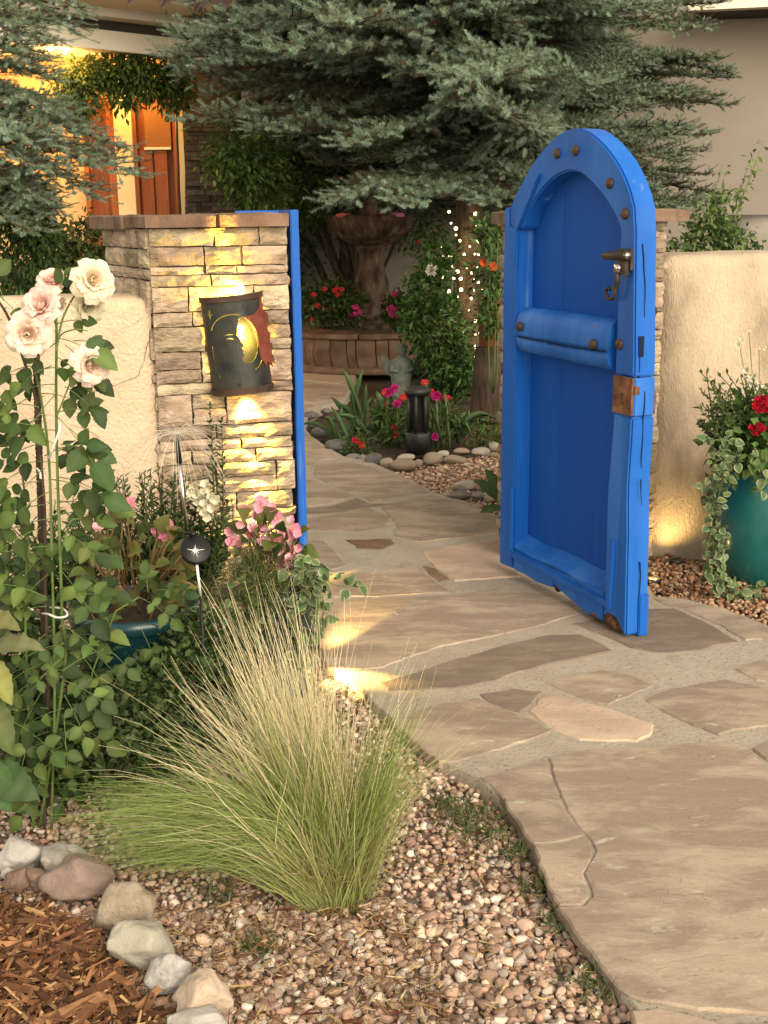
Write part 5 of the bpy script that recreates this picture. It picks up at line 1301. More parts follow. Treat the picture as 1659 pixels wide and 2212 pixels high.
# small winged cherub statue
sq = G(868, 852); sq[2] = -.02; stt = root('statue', sq, 'small weathered stone figure with wings, half hidden among the flowers', 'statue')
hh = P(868, 738, sq[1])[2]
mb = MB(); sc_ = hh / 1.0
body = [(.15, 0), (.17, .05), (.16, .12), (.13, .2), (.15, .30), (.165, .42), (.15, .52), (.16, .62), (.145, .70), (.06, .77), (.052, .79), (.078, .83), (.088, .885), (.078, .95), (.045, .99), (.001, 1.0)]
mb.add(*lathe([(r_ * sc_ * 1.25, z_ * sc_) for r_, z_ in body], 18, sq, lambda a, i: 1 + .09 * np.sin(a * 5 + i * 1.3) * (i < 8)))
obj('body', mb, M['statue'], stt)
for s in (-1, 1):
    mb = MB(); poly = [(.03, .40), (.16, .34), (.30, .42), (.38, .62), (.36, .80), (.28, .72), (.22, .66), (.10, .64), (.03, .60)]
    V, F = slab([(s * a * sc_, b * sc_) for a, b in poly], .02, .04, cell=.06, step=.04, jit=.006, relief=.008, seed=3, edge=.006)
    V = np.c_[V[:, 0] + sq[0], sq[1] + .06 + np.abs(V[:, 0]) * .3 - V[:, 2], V[:, 1] + sq[2]]; mb.add(V, F); obj('wing', mb, M['statue'], stt, smooth=False)
    mb = MB(); mb.add(*tube(np.array([[s * .15, -.02, .66], [s * .19, -.10, .52], [s * .08, -.20, .50]]) * sc_ + sq, [.05 * sc_, .045 * sc_, .035 * sc_], 8)); obj('arm', mb, M['statue'], stt)

# black slatted path lantern
lq = G(903, 970); lq[2] = -.03; ln = root('path_lantern', lq, 'dark metal bollard lantern among the bed flowers by the edging stones', 'lantern')
lh = P(905, 832, lq[1])[2] + .03; w_ = .085
mb = MB(); mb.add(*lathe([(.001, 0), (w_, 0), (w_, .30 * lh), (w_ * .9, .32 * lh), (.001, .32 * lh)], 20, lq)); obj('base', mb, M['lampmetal'], ln)
for k in range(6):
    a = k * math.pi / 3 + .3; mb = MB(); mb.add(*tube([lq + [w_ * .8 * math.cos(a), w_ * .8 * math.sin(a), .31 * lh], lq + [w_ * .8 * math.cos(a), w_ * .8 * math.sin(a), .88 * lh]], .013, 6)); obj('slat', mb, M['lampmetal'], ln)
mb = MB(); mb.add(*lathe([(.04, .31 * lh), (.045, .88 * lh)], 12, lq)); obj('inner_tube', mb, M['black'], ln)
mb = MB(); mb.add(*lathe([(.001, .86 * lh), (w_ * .95, .86 * lh), (w_ * 1.12, .90 * lh), (w_ * 1.1, .94 * lh), (w_ * .6, .985 * lh), (.001, lh)], 20, lq)); obj('cap', mb, M['lampmetal'], ln)

# irises and other strap leaves
def strap_leaf(mb, b, tip, w, sag=.1, col=(.07, .13, .04), side=None):
    b, tip = np.asarray(b, float), np.asarray(tip, float); t = np.linspace(0, 1, 9); d = tip - b
    c = b + d * t[:, None] + np.array([0, 0, 1]) * (np.sin(t * math.pi) * sag)[:, None]
    sd = unit(np.cross(d, EYEP - b)) if side is None else side; ww = w * np.minimum(1, (1 - t) * 3.2) ** .8 * np.minimum(1, .55 + t * 2)
    V = np.stack([c - sd * ww[:, None] / 2, c + (EYEP - b) / 60 * w * 9, c + sd * ww[:, None] / 2], 1).reshape(-1, 3)
    i = np.arange(8)[:, None] * 3; k = np.arange(2)[None]; cc = np.repeat(np.asarray(col) * (.8 + .5 * t)[:, None], 3, 0)
    mb.add(V, np.stack([i + k, i + k + 1, i + 3 + k + 1, i + 3 + k], -1).reshape(-1, 4), cc)
def iris(label, base, tips, Y, w=.035, sag=.06, col=(.075, .135, .05)):
    b0 = P(*base, Y); b0[2] = -.03; it = plant('iris_plant', b0, label, 'plant', 'strap leaved plants in the garden bed')
    for x, y in tips:
        mb = MB(); b = b0 + rng.normal(0, .05, 3) * [1, 1, 0]; dY = rng.uniform(-.25, .25)
        strap_leaf(mb, b, P(x, y, b0[1] + dY), w * rng.uniform(.8, 1.2), sag * rng.uniform(.3, 1.4), np.array(col) * rng.uniform(.7, 1.3)); obj('leaf', mb, M['grass'], it)
    return it
iris('clump of upright iris leaves at the left end of the garden bed', (772, 945), [z6(*p) for p in ((430, 1320), (450, 1345), (540, 1380), (385, 1545), (330, 1640), (360, 1500), (480, 1480), (620, 1500), (580, 1420), (400, 1620), (560, 1330))], 8.9)
iris('low sprawling iris leaves over the left edging stones', (745, 950), [z6(*p) for p in ((310, 1640), (350, 1720), (420, 1790), (470, 1800), (360, 1560), (520, 1620), (430, 1560), (160, 1680))], 8.6)
iris('clump of strap leaves behind the magenta blooms', (830, 930), [z6(*p) for p in ((640, 1470), (700, 1560), (590, 1590), (760, 1600), (650, 1690), (560, 1700), (770, 1520), (690, 1500), (745, 1650))], 9.0)
iris('low arching strap leaves beside the door, right of the dark lantern', (985, 945), [z6(*p) for p in ((1110, 1590), (1200, 1600), (1390, 1650), (1180, 1760), (1240, 1800), (1080, 1640), (1300, 1640), (1350, 1660), (1130, 1740))], 8.6, .04, .12)
iris('thin upright strap leaves at the right foot of the lantern', (945, 960), [z6(*p) for p in ((950, 1500), (1000, 1560), (1060, 1470), (1010, 1480), (930, 1600), (1100, 1750))], 8.4, .022, .03)
# phlox with magenta and red heads
pxl = plant('phlox', G(850, 960), 'magenta and red flower heads on thin stems in front of the small statue', 'flowers')
hp_ = [z6(*p) for p in ((705, 1480), (755, 1455), (725, 1475), (770, 1550), (760, 1560), (740, 1462), (800, 1790), (790, 1800))]
flowers_at(pxl, hp_, fm['mag'], 8.75, 1.0); flowers_at(pxl, [z6(*p) for p in ((690, 1480), (830, 1495), (800, 1510), (755, 1695), (760, 1745), (745, 1700), (830, 1510), (715, 1550))], fm['red'], 8.75, .95)
obj('stem', stems([P(850 + rng.uniform(-20, 20), 950, 8.8) for _ in hp_], [P(x, y + 4, 8.75) for x, y in hp_], .005, .003, .03, 5), M['stem'], pxl)
obj('foliage', leaf_mass([(P(850, 900, 8.85), (.16, .12, .10), 2), (P(870, 945, 8.7), (.16, .1, .07), 1)], 900, .055, MDG, 44, .1, .05, .3), M['leafm'], pxl, False)
dx_ = plant('dianthus', P(778, 955, 8.35), 'little red blooms low beside the edging stones at the left of the bed', 'flowers')
flowers_at(dx_, [z6(*p) for p in ((520, 1780), (550, 1805), (515, 1775))], fm['red'], 8.2, .9)
obj('foliage', leaf_mass([(P(770, 962, 8.35), (.12, .08, .05), 2)], 300, .05, MDG, 45, 0, .04, .3), M['leafm'], dx_, False)
dx2 = plant('dianthus', P(940, 955, 8.35), 'sparse red and magenta blooms on long stems right of the lantern', 'flowers')
flowers_at(dx2, [z6(*p) for p in ((1075, 1518), (940, 1423), (1000, 1500), (980, 1480))], fm['red'], 8.4, 1.0); flowers_at(dx2, [z6(1000, 1752), z6(1010, 1500)], fm['mag'], 8.2, 1.0)
obj('foliage', leaf_mass([(P(945, 910, 8.5), (.12, .08, .12), 2), (P(1040, 930, 8.6), (.2, .1, .05), 1), (P(1060, 945, 8.4), (.12, .08, .04), 1)], 900, .05, MDG + [(.13, .15, .03)], 46, 0, .05, .3), M['leafm'], dx2, False)
obj('stem', stems([P(945, 960, 8.4)] * 4, [P(*z6(*p), 8.4) for p in ((1075, 1518), (940, 1423), (1000, 1500), (1065, 1780))], .004, .003, .03, 5), M['stem'], dx2)
# orange blooms and terracotta by the door
zn = plant('zinnia', P(1062, 760, 9.2), 'orange blooms with dark eyes on leafy stems at the left edge of the door', 'flowers')
obj('foliage', leaf_mass([(P(1060, 600, 9.3), (.10, .12, .17), 2), (P(1062, 500, 9.4), (.09, .12, .1), 1.2), (P(1070, 680, 9.3), (.08, .1, .15), 1)], 1100, .07, MDG, 47, .3, .05, .4), M['leafm'], zn, False)
flowers_at(zn, [z6(1355, 705), z6(1300, 680), z6(1412, 420)], fm['org'], 9.1, .8, .02, .1)
obj('stem', stems([P(1065, 850, 9.3)] * 4, [P(1062, 580, 9.2), P(1055, 490, 9.3), P(1075, 480, 9.3), P(1070, 650, 9.2)], .006, .003, .04, 5), M['stem'], zn)
tq = P(1056, 655, 9.7); mb = MB(); mb.add(*lathe([(.001, -.36), (.075, -.36), (.085, -.05), (.098, -.05), (.098, .02), (.085, .02), (.08, -.03), (.001, -.03)], 20, tq + [0, 0, .02])); ptz = solo('flower_pot', mb, M['terra'], tq + [0, 0, -.34], 'terracotta pot on a dark stump behind the orange blooms', 'pot')
mb = MB(); zz = tq[2] - .345; mb.add(*lathe([(.15, -.05), (.13, .2), (.11, zz - .01), (.11, zz), (.001, zz)], 14, (tq[0], tq[1], 0), lambda a, i: 1 + .08 * np.sin(a * 5 + i))); solo('stump', mb, M['bark'], (tq[0], tq[1], 0), 'dark wooden stump carrying the terracotta pot', 'stump')
# dark mulch under the spruce: soil shows; broad leaves by the door foot
hq = G(1080, 1150); ho = plant('broad_leaf_plant', hq, 'two broad green leaves over the stones at the left foot of the door', 'plant')
for (b, t_, W) in ((z6(1400, 2140), z6(1255, 1995), .09), (z6(1410, 2180), z6(1275, 2205), .07), (z6(1420, 2150), z6(1330, 1940), .08)):
    V, F, U_ = leaf(1, .42, .3, .3, 7); a, bb = P(*b, 6.2), P(*t_, 6.15); L = np.linalg.norm(bb - a); mb = MB(); mb.add((V * L) @ frame(bb - a, (0, -.6, .8)).T + a, F, np.outer(1.15 - .3 * U_, (.06, .115, .04))); obj('leaf', mb, M['leaf'], ho)

# edging and loose river stones
RM = {n: pmat('river_stone_' + n, c, 9, .75, .35, 40, fleck=((.5, .45, .38), 45, .64, .8), bdist=.004, ovar=.12) for n, c in dict(grey=[(.16, .145, .125), (.25, .225, .195)], dark=[(.09, .085, .078), (.15, .14, .125)], tan=[(.28, .22, .155), (.40, .32, .23)], pale=[(.36, .32, .26), (.48, .43, .36)], pink=[(.30, .20, .15), (.40, .29, .22)]).items()}
EDGE = [(500, 1855, 95, 50, 'grey'), (565, 1862, 80, 60, 'grey'), (628, 1870, 110, 90, 'dark'), (700, 1890, 85, 75, 'tan'), (815, 1908, 170, 95, 'tan'), (822, 1855, 105, 50, 'pale'), (900, 1888, 60, 60, 'pink'), (990, 1865, 120, 85, 'tan'), (1052, 1832, 85, 45, 'pale'), (1120, 1872, 150, 60, 'tan'), (1165, 1820, 100, 45, 'pink'), (1282, 1822, 120, 70, 'pale'), (1310, 1768, 80, 50, 'dark'), (1368, 1790, 70, 70, 'pale'), (1365, 1840, 60, 40, 'tan')]
ORD = ['first', 'second', 'third', 'fourth', 'fifth', 'sixth', 'seventh', 'eighth', 'ninth', 'tenth', 'eleventh', 'twelfth', 'thirteenth', 'fourteenth', 'fifteenth', 'sixteenth']
CN = dict(grey='grey', dark='dark grey', tan='tan', pale='pale', pink='pinkish')
def river(list_, group, lab, seed, z0=-.03):
    order = sorted(range(len(list_)), key=lambda i: list_[i][0])
    for k, i in enumerate(order):
        x, y, w, h, c = list_[i]; q = G(*z6(x, y + h * .38)); s = pxsize(q) * .3515; W, H = w * s, h * s
        V, F = rock((W * 1.05, W * np.clip(.75, .6, 1), max(H * .98, W * .45)), seed + i, 3, .10); mb = MB(); Rz = rng.normal(0, .3); R_ = np.array([[math.cos(Rz), -math.sin(Rz), 0], [math.sin(Rz), math.cos(Rz), 0], [0, 0, 1]])
        c0 = np.array([q[0], q[1] + W * .25, H * .38 + z0]); mb.add(V @ R_.T + c0, F); solo('river_stone', mb, RM[c], c0, lab(ORD[k], CN[c]), 'stone', group)
river(EDGE, 'stones edging the garden bed', lambda o, c: f'{c} stone, {o} from the left in the row edging the bed', 500)
river([(300, 1705, 120, 70, 'dark'), (395, 1785, 160, 85, 'dark'), (250, 1655, 80, 60, 'dark'), (228, 1600, 100, 60, 'dark'), (330, 1575, 70, 40, 'dark')], 'dark stones edging the bed at the path bend', lambda o, c: f'{c} stone, {o} from the left in the shaded edging under the iris leaves', 540)
river([(1185, 2025, 140, 75, 'pale'), (1322, 2035, 120, 90, 'grey'), (1155, 2088, 140, 60, 'dark'), (1272, 2088, 80, 55, 'grey'), (1340, 2105, 80, 60, 'tan'), (1148, 2135, 40, 28, 'pale'), (1250, 2158, 110, 55, 'grey'), (1290, 2200, 80, 40, 'dark')], 'river stones by the door foot', lambda o, c: f'{c} stone, {o} from the left in the group beside the door foot', 560)

# ================================================================== boulders round the mulch
BM = {'grey white': [(.30, .285, .25), (.46, .44, .40)], 'mottled grey': [(.20, .185, .16), (.40, .37, .32)], 'mauve': [(.20, .145, .115), (.30, .225, .185)], 'rough tan': [(.20, .165, .12), (.40, .33, .24)], 'pale greenish grey': [(.30, .285, .225), (.40, .375, .30)], 'speckled granite': [(.28, .27, .25), (.48, .465, .43)], 'cream and pink': [(.38, .30, .22), (.52, .42, .32)], 'small brown': [(.15, .10, .075), (.24, .17, .125)]}
BMAT = {k: pmat('boulder_' + k.replace(' ', '_'), v, 14 if 'speck' not in k else 60, .9, 1.0 if 'rough' in k else .8, 55, fleck=((.52, .46, .37), 30, .62, .75) if 'rough' in k or 'mott' in k else None, bdist=.008, detail=9) for k, v in BM.items()}
BOULD = [(36, 1862, 100, 78, 'grey white', 'grey white boulder at the left edge, topmost of the row along the mulch'), (135, 1877, 94, 66, 'mottled grey', 'mottled grey boulder wedged behind the wide mauve one'), (164, 1918, 146, 84, 'mauve', 'wide flat mauve boulder at the top of the mulch bed'),
         (268, 1975, 136, 118, 'rough tan', 'large rough tan boulder, biggest of the row along the mulch'), (299, 2058, 136, 92, 'pale greenish grey', 'pale greenish grey boulder with a pointed end, below the rough tan one'), (364, 2117, 94, 84, 'speckled granite', 'rounded speckled granite cobble between two pale boulders'),
         (438, 2160, 108, 104, 'cream and pink', 'cream and pink three sided boulder at the bottom of the row'), (425, 2232, 120, 60, 'grey white', 'grey slab of rock cut by the bottom edge of the view'), (80, 1906, 44, 46, 'small brown', 'small brown stone just left of the wide mauve boulder'), (32, 1912, 52, 42, 'small brown', 'small brown stone under the grey white boulder'), (14, 1898, 30, 24, 'grey white', 'small white chip of rock at the left edge')]
for k, (x, y, w, h, c, lb) in enumerate(BOULD):
    q = G(x, y + h * .36, -.03); s = pxsize(q); W, H = w * s, h * s
    V, F = rock((W * 1.12, W * .85, max(H * 1.25, W * .6)), 700 + k * 3, 4, .24)
    if 'three' in lb: V[:, 0] *= 1 - .35 * np.clip(V[:, 2] / (H * .5), -1, 1)
    V = V * (1 + .05 * nz(V / W, 2.0, k, 4) + .012 * nz(V / W, 11, k + 5, 3))[:, None]
    mb = MB(); c0 = np.array([q[0], q[1] + W * .30, max(H * .34, .02) - .03]); mb.add(V + c0, F); solo('boulder', mb, BMAT[c], c0, lb, 'boulder', 'boulders along the mulch bed')

# ================================================================== feather grass
GB = G(722, 1950, -.04); fg = root('feather_grass', GB, 'big fountain of fine feather grass, green below and straw coloured above, in the gravel', 'grass clump')
def blades(n, xr, yr, arch, w, c0, c1, seed, dY=(-.15, .25), base_r=.06, seg=9, norm=False):
    """n blades from the clump's base to tips spread over a patch of space"""
    r = np.random.default_rng(seed); mb = MB(); t = np.linspace(0, 1, seg + 1)
    xs = r.normal(xr[0], xr[1], n) if norm else r.uniform(*xr, n); ys = r.uniform(*yr, n); Ys = GB[1] + r.uniform(*dY, n)
    tip = np.array([P(x, y, Y) for x, y, Y in zip(xs, ys, Ys)])
    a = r.uniform(0, 6.283, n); rr = base_r * np.sqrt(r.uniform(0, 1, n)); b = np.c_[np.cos(a) * rr * 1.1, np.sin(a) * rr * .8, np.zeros(n)] + GB
    b[:, 0] += np.clip((tip[:, 0] - GB[0]) * .07, -.035, .035)
    tip = b + (tip - b) * r.uniform(.66, 1.0, (n, 1)); tip[:, 2] = np.maximum(tip[:, 2], -.02)
    ar = r.uniform(*arch, n); c = b + (tip - b) * np.array([.34, .34, .5]) + np.array([0, 0, 1]) * (ar * 1.4)[:, None] + r.normal(0, .012, (n, 3))
    T = t[None, :, None]; C_ = b[:, None] * (1 - T) ** 2 + 2 * c[:, None] * T * (1 - T) + tip[:, None] * T ** 2
    C_ = C_ + r.normal(0, .014, (n, 1, 3)) * np.sin(T * 5.5) + r.normal(0, .006, (n, 1, 3)) * np.sin(T * 11 + 1)
    C_[:, 6:] += (r.normal(0, .05, (n, 1, 3)) * (r.random((n, 1, 1)) < .06)) * np.linspace(0, 1, seg - 5)[None, :, None]
    d = tip - b; sd = np.cross(d, r.normal(0, .5, (n, 3)) + (EYEP - GB)); sd /= np.linalg.norm(sd, axis=1, keepdims=True)
    ww = (w * r.uniform(.55, 1.3, n))[:, None] * (1 - t ** 1.5 * .8)[None]
    V = np.stack([C_ - sd[:, None] * ww[..., None] / 2, C_ + sd[:, None] * ww[..., None] / 2], 2).reshape(n, -1, 3)
    i = np.arange(seg) * 2; F = np.stack([i, i + 1, i + 3, i + 2], 1); FF = (F[None] + (np.arange(n) * 2 * (seg + 1))[:, None, None]).reshape(-1, 4)
    m = r.uniform(0, 1, (n, 1, 1)); tt = t[None, :, None]; cc = np.asarray(c0)[None, None] * (1 - tt) + np.asarray(c1)[None, None] * tt; cc = cc * (.55 + .85 * m); cc = np.repeat(cc, 2, 1).reshape(-1, 3)
    mb.add(V.reshape(-1, 3), FF, cc); return mb
GRN0, GRN1 = (.22, .23, .075), (.135, .205, .036); STR0, STR1 = (.20, .215, .075), (.64, .55, .34); MIX1 = (.24, .26, .09); BRN = (.30, .22, .11)
def bl(name, *a, **k): obj(name, blades(*a, **k), M['grass'], fg, False, 'stuff')
bl('green_blades', 1300, (85, 420), (1670, 1868), (.07, .16), .0020, GRN0, GRN1, 1)
bl('green_blades', 420, (270, 540), (1560, 1720), (.04, .10), .0020, GRN0, GRN1, 2)
bl('green_blades', 650, (480, 740), (1420, 1660), (.0, .05), .0019, GRN0, GRN1, 3)
bl('green_blades', 430, (800, 940), (1440, 1700), (.0, .04), .0019, GRN0, GRN1, 4)
bl('green_blades', 120, (790, 900), (1640, 1800), (.02, .06), .0017, GRN0, MIX1, 5)
bl('dry_stalks', 400, (545, 64), (1190, 1480), (.0, .025), .0023, STR0, STR1, 6, norm=True)
bl('dry_stalks', 90, (330, 480), (1330, 1560), (.02, .06), .0020, STR0, STR1, 7)
bl('dry_stalks', 60, (200, 400), (1400, 1680), (.05, .12), .0020, STR0, STR1, 17)
bl('dry_stalks', 150, (690, 36), (1240, 1500), (.0, .02), .0022, STR0, STR1, 8, norm=True)
bl('dry_stalks', 80, (780, 950), (1300, 1600), (.0, .04), .0018, STR0, STR1, 9)
bl('dry_stalks', 70, (920, 1080), (1480, 1640), (.03, .09), .0015, STR0, (.42, .40, .20), 10)
bl('dry_stalks', 110, (160, 420), (1660, 1830), (.08, .15), .0018, STR0, STR1, 11)
bl('dry_stalks', 130, (470, 690), (1780, 1925), (.03, .08), .0017, STR0, BRN, 12, dY=(-.25, .2))
bl('dry_stalks', 60, (740, 850), (1780, 1920), (.03, .06), .0017, STR0, BRN, 13, dY=(-.25, .2))

# weeds and moss at the path edge
wd = MB()
for k in range(900):
    c = [(990, 1765), (1010, 1790), (1060, 1800), (970, 1740), (1110, 1840), (1160, 1920), (1270, 2110), (1300, 2150), (1040, 1760), (1205, 1990), (480, 1935), (560, 2050)][int(rng.integers(0, 12))]
    b = G(c[0] + rng.normal(0, 26), c[1] + rng.normal(0, 14), -.03)
    if inside(b[None, :2], PATH)[0]: continue
    d = np.array([rng.normal(0, .6), rng.normal(0, .6), rng.uniform(.25, 1)]); L = rng.uniform(.015, .05); s = unit(np.cross(d, (0, 1, .3))) * .0022
    wd.add(np.array([b - s, b + s, b + unit(d) * L]), np.array([[0, 1, 2]]), np.array([(.07, .12, .03), (.05, .07, .025), (.12, .12, .05)][int(rng.integers(0, 3))]) * rng.uniform(.6, 1.3))
obj('weeds', wd, M['grass'], None, False, 'stuff')

# ================================================================== rose
RY = 2.98
RB0 = G(118, 1745, -.04); rose = root('rose_bush', RB0, 'tall staked rose with cream and blush blooms in front of the stucco wall', 'rose')
def stakept(x, y, Y=3.05): return P(x, y, Y)
st_a, st_b = G(108, 1752, -.06), stakept(78, 765, 3.04)
stk = root('stake', st_a, 'rusty ribbed steel bar pushed into the bed to hold up the rose', 'stake')
n_ = 300; t = np.linspace(0, 1, n_); mb = MB(); L_ = np.linalg.norm(st_b - st_a); mb.add(*tube(st_a + (st_b - st_a) * t[:, None], .0082 + .0016 * (np.sin(t * L_ / .012 * 6.283) > .2), 10)); obj('bar', mb, pmat('rebar', [(.035, .026, .02), (.085, .055, .035)], 40, .8, .4, 120), stk)
canes = [([(135, 1640), (139, 1450), (134, 1330), (130, 1200), (124, 1020), (121, 860), (122, 720), (119, 640)], .0046, 'stem'), ([(112, 1740), (104, 1500), (98, 1300), (96, 1100), (84, 960), (76, 860), (52, 780), (20, 690), (-10, 640)], .0048, 'twig'),
         ([(120, 1745), (118, 1500), (112, 1200), (106, 1000), (92, 880), (75, 800)], .0042, 'stem'), ([(96, 1745), (60, 1500), (54, 1300), (60, 1150), (48, 1020)], .004, 'stem'), ([(122, 900), (150, 830), (165, 790), (180, 770)], .0022, 'stem'), ([(121, 760), (135, 690), (160, 640), (185, 610)], .003, 'stem'), ([(120, 700), (105, 640), (100, 600)], .0026, 'stem'), ([(121, 800), (128, 730), (160, 712), (190, 715)], .002, 'stem'), ([(120, 690), (105, 675), (92, 672)], .0024, 'stem'), ([(130, 1200), (150, 1130), (175, 1120)], .002, 'stem'), ([(134, 1450), (180, 1420), (230, 1400)], .002, 'stem')]
canepts = []
for k, (pp, rad, m) in enumerate(canes):
    Y0 = RY + [0, .06, .03, .08, -.02, -.03, 0, -.02, -.03, -.03, -.02][k]
    pts = [P(x, y, Y0 + .02 * math.sin(i * 1.7 + k)) if i or k > 3 else G(x, y, -.04) for i, (x, y) in enumerate(pp)]
    if k < 4:
        pts[0] = np.array([pts[1][0] * .3 + pts[0][0] * .7, RY + .03, -.05])
    q = smooth_line(pts, 40); mb = MB(); mb.add(*tube(q, np.linspace(rad, rad * .7, len(q)), 7))
    for j in range(4, len(q) - 3, 3):
        if k < 4 and rng.random() < .6:
            d = unit(rng.normal(size=3)); T_ = unit(q[j + 1] - q[j]); d = unit(d - T_ * np.dot(d, T_)); mb.add(*tube([q[j] + d * rad * .7, q[j] + d * (rad + .006)], [.0016, .0002], 4))
    obj('cane', mb, M[m] if m != 'twig' else M['bark'], rose); canepts.append(q)
# leaves: single leaflets, sharing a few meshes
LEAFM = []
for k in range(5):
    V, F, U_ = leaf(1, .70, .22 + .06 * k, .15 + .14 * k, 12, .78); V[:, 2] += .02 * np.sin(V[:, 0] * 9 + k) * np.abs(V[:, 1]) * 3
    mb = MB(); base = np.array([(.040, .072, .018), (.050, .085, .020), (.066, .106, .024), (.033, .058, .017), (.092, .134, .032)][k]); mb.add(V, F, base[None] * (1.22 - .32 * U_)[:, None]); LEAFM.append(mb.mesh('leaf', M['leaf']))
pet_mb = MB(); nleaf = 0
def compound(rt, b, d, n, size, mb, droop=.25, meshes=LEAFM, up=(0, 0, 1)):
    """a rose leaf: n leaflets on one stalk"""
    global nleaf
    b = np.asarray(b, float); d = unit(d); Ls = size * (1.2 + .55 * (n // 2)); t = np.linspace(0, 1, 6)[:, None]
    q = b + d * Ls * t + np.array([0, 0, -droop * Ls]) * t ** 2; mb.add(*tube(q, np.linspace(.0014, .0007, 6), 4, False))
    R0 = frame(q[-1] - q[-2], np.asarray(up) + rng.normal(0, .25, 3)); put = [(q[-1], R0[:, 0], 1.1)]
    for k in range(n // 2):
        p_ = q[4 - 2 * k] if 4 - 2 * k > 0 else q[1]
        for s in (1, -1): put.append((p_, R0[:, 0] * .45 + R0[:, 1] * s * 1.0 + R0[:, 2] * .05, .92 - .12 * k))
    for p_, dd, sc in put:
        R = spin(frame(dd + rng.normal(0, .10, 3), R0[:, 2]), rng.normal(0, .25)); inst('leaf', meshes[int(rng.integers(0, len(meshes)))], rt, p_, R, size * sc * rng.uniform(.85, 1.15)); nleaf += 1
def leaf_at(rt, x, y, n, size, ang, Y=RY, mb=None, toward=.45, droop=.25):
    """compound leaf whose stalk starts at photo x, y and heads at ang (deg, 0 = right)"""
    a = math.radians(ang); d = RT * math.cos(a) + UP * math.sin(a) - FW * toward * rng.uniform(.0, 1.0)
    compound(rt, P(x, y, Y + rng.uniform(-.05, .05)), d, n, size * rng.uniform(.85, 1.15), mb, droop, up=np.array([0, -.75, .7]))
SPOTS = [(84, 800, 3, .036, 20), (90, 850, 3, .040, -10), (84, 880, 3, .042, 160), (92, 945, 3, .044, -20), (96, 985, 3, .044, 25), (122, 700, 3, .034, 15), (121, 740, 3, .036, 190), (122, 770, 3, .038, -15), (70, 815, 3, .036, 185), (104, 1035, 5, .046, 0), (122, 730, 3, .045, -30), (122, 800, 3, .05, -20), (122, 850, 3, .05, 210), (110, 1120, 5, .05, 185), (126, 1085, 5, .05, 5), (124, 1140, 5, .048, -25), (88, 1140, 5, .05, 205), (70, 1280, 5, .05, 190), (100, 1290, 5, .05, 170), (128, 1270, 5, .046, 0), (136, 1380, 5, .05, 25), (137, 1445, 5, .05, -25), (138, 1545, 5, .05, -55), (104, 1455, 5, .05, 190), (106, 1555, 5, .05, 195), (108, 1600, 5, .05, 200), (112, 1640, 5, .05, 215), (20, 1340, 5, .05, 60), (30, 1250, 5, .05, 20), (30, 1450, 5, .05, 10), (30, 1560, 5, .05, 0), (124, 900, 3, .058, -35), (123, 930, 3, .052, 190), (124, 975, 3, .05, 20), (124, 1000, 3, .05, 165), (126, 1030, 5, .046, -15), (112, 1060, 3, .05, 200), (100, 930, 3, .045, 170), (94, 890, 3, .04, 220),
         (96, 1090, 5, .048, 195), (98, 1010, 3, .05, 215), (128, 1110, 5, .042, 10), (130, 1160, 5, .045, -10), (130, 1230, 5, .046, -30), (100, 1180, 5, .045, 175), (104, 1240, 5, .048, 200), (60, 1190, 5, .045, 150), (56, 1240, 5, .04, 40), (140, 745, 3, .036, -15), (158, 736, 3, .032, 25), (112, 790, 3, .036, 200), (118, 830, 3, .040, 185), (140, 835, 3, .046, -30), (66, 790, 3, .034, 200), (60, 860, 3, .038, 215), (84, 905, 3, .042, 195), (126, 890, 3, .038, 10), (150, 925, 3, .05, -25), (130, 960, 3, .045, -5), (80, 960, 3, .045, 190), (60, 1010, 3, .048, 200), (88, 1040, 3, .046, 180), (8, 650, 3, .045, 100), (4, 690, 3, .045, 200), (0, 640, 3, .05, -40), (66, 830, 3, .04, 230),
         (134, 1330, 5, .046, 35), (134, 1350, 5, .046, -40), (136, 1400, 5, .048, 10), (136, 1420, 5, .048, 200), (137, 1470, 5, .044, -15), (138, 1500, 5, .046, -40), (138, 1530, 5, .05, 205), (138, 1560, 5, .048, -10), (136, 1590, 5, .046, -50), (136, 1610, 3, .048, 220), (100, 1310, 5, .046, 160), (98, 1370, 5, .046, 200), (98, 1430, 5, .05, 180), (100, 1480, 5, .05, 215), (104, 1530, 5, .05, 170), (106, 1580, 5, .05, 205), (106, 1620, 5, .05, 190), (110, 1660, 5, .046, 230), (60, 1340, 5, .046, 120), (56, 1420, 5, .048, 30), (62, 1500, 5, .05, 200), (70, 1570, 5, .05, 240), (80, 1640, 5, .05, 250),
         (230, 1400, 3, .04, -20), (180, 1420, 3, .042, -60), (120, 655, 3, .035, 60), (118, 690, 3, .04, 160), (160, 1290, 3, .042, 10)]
for (x, y, n, s, a) in SPOTS: leaf_at(rose, x, y, n, s * (1.20 if y < 1300 else 1.0), a + rng.normal(0, 12), RY - .01, pet_mb)
obj('leaf_stalk', pet_mb, M['stem'], rose, True, 'stuff')

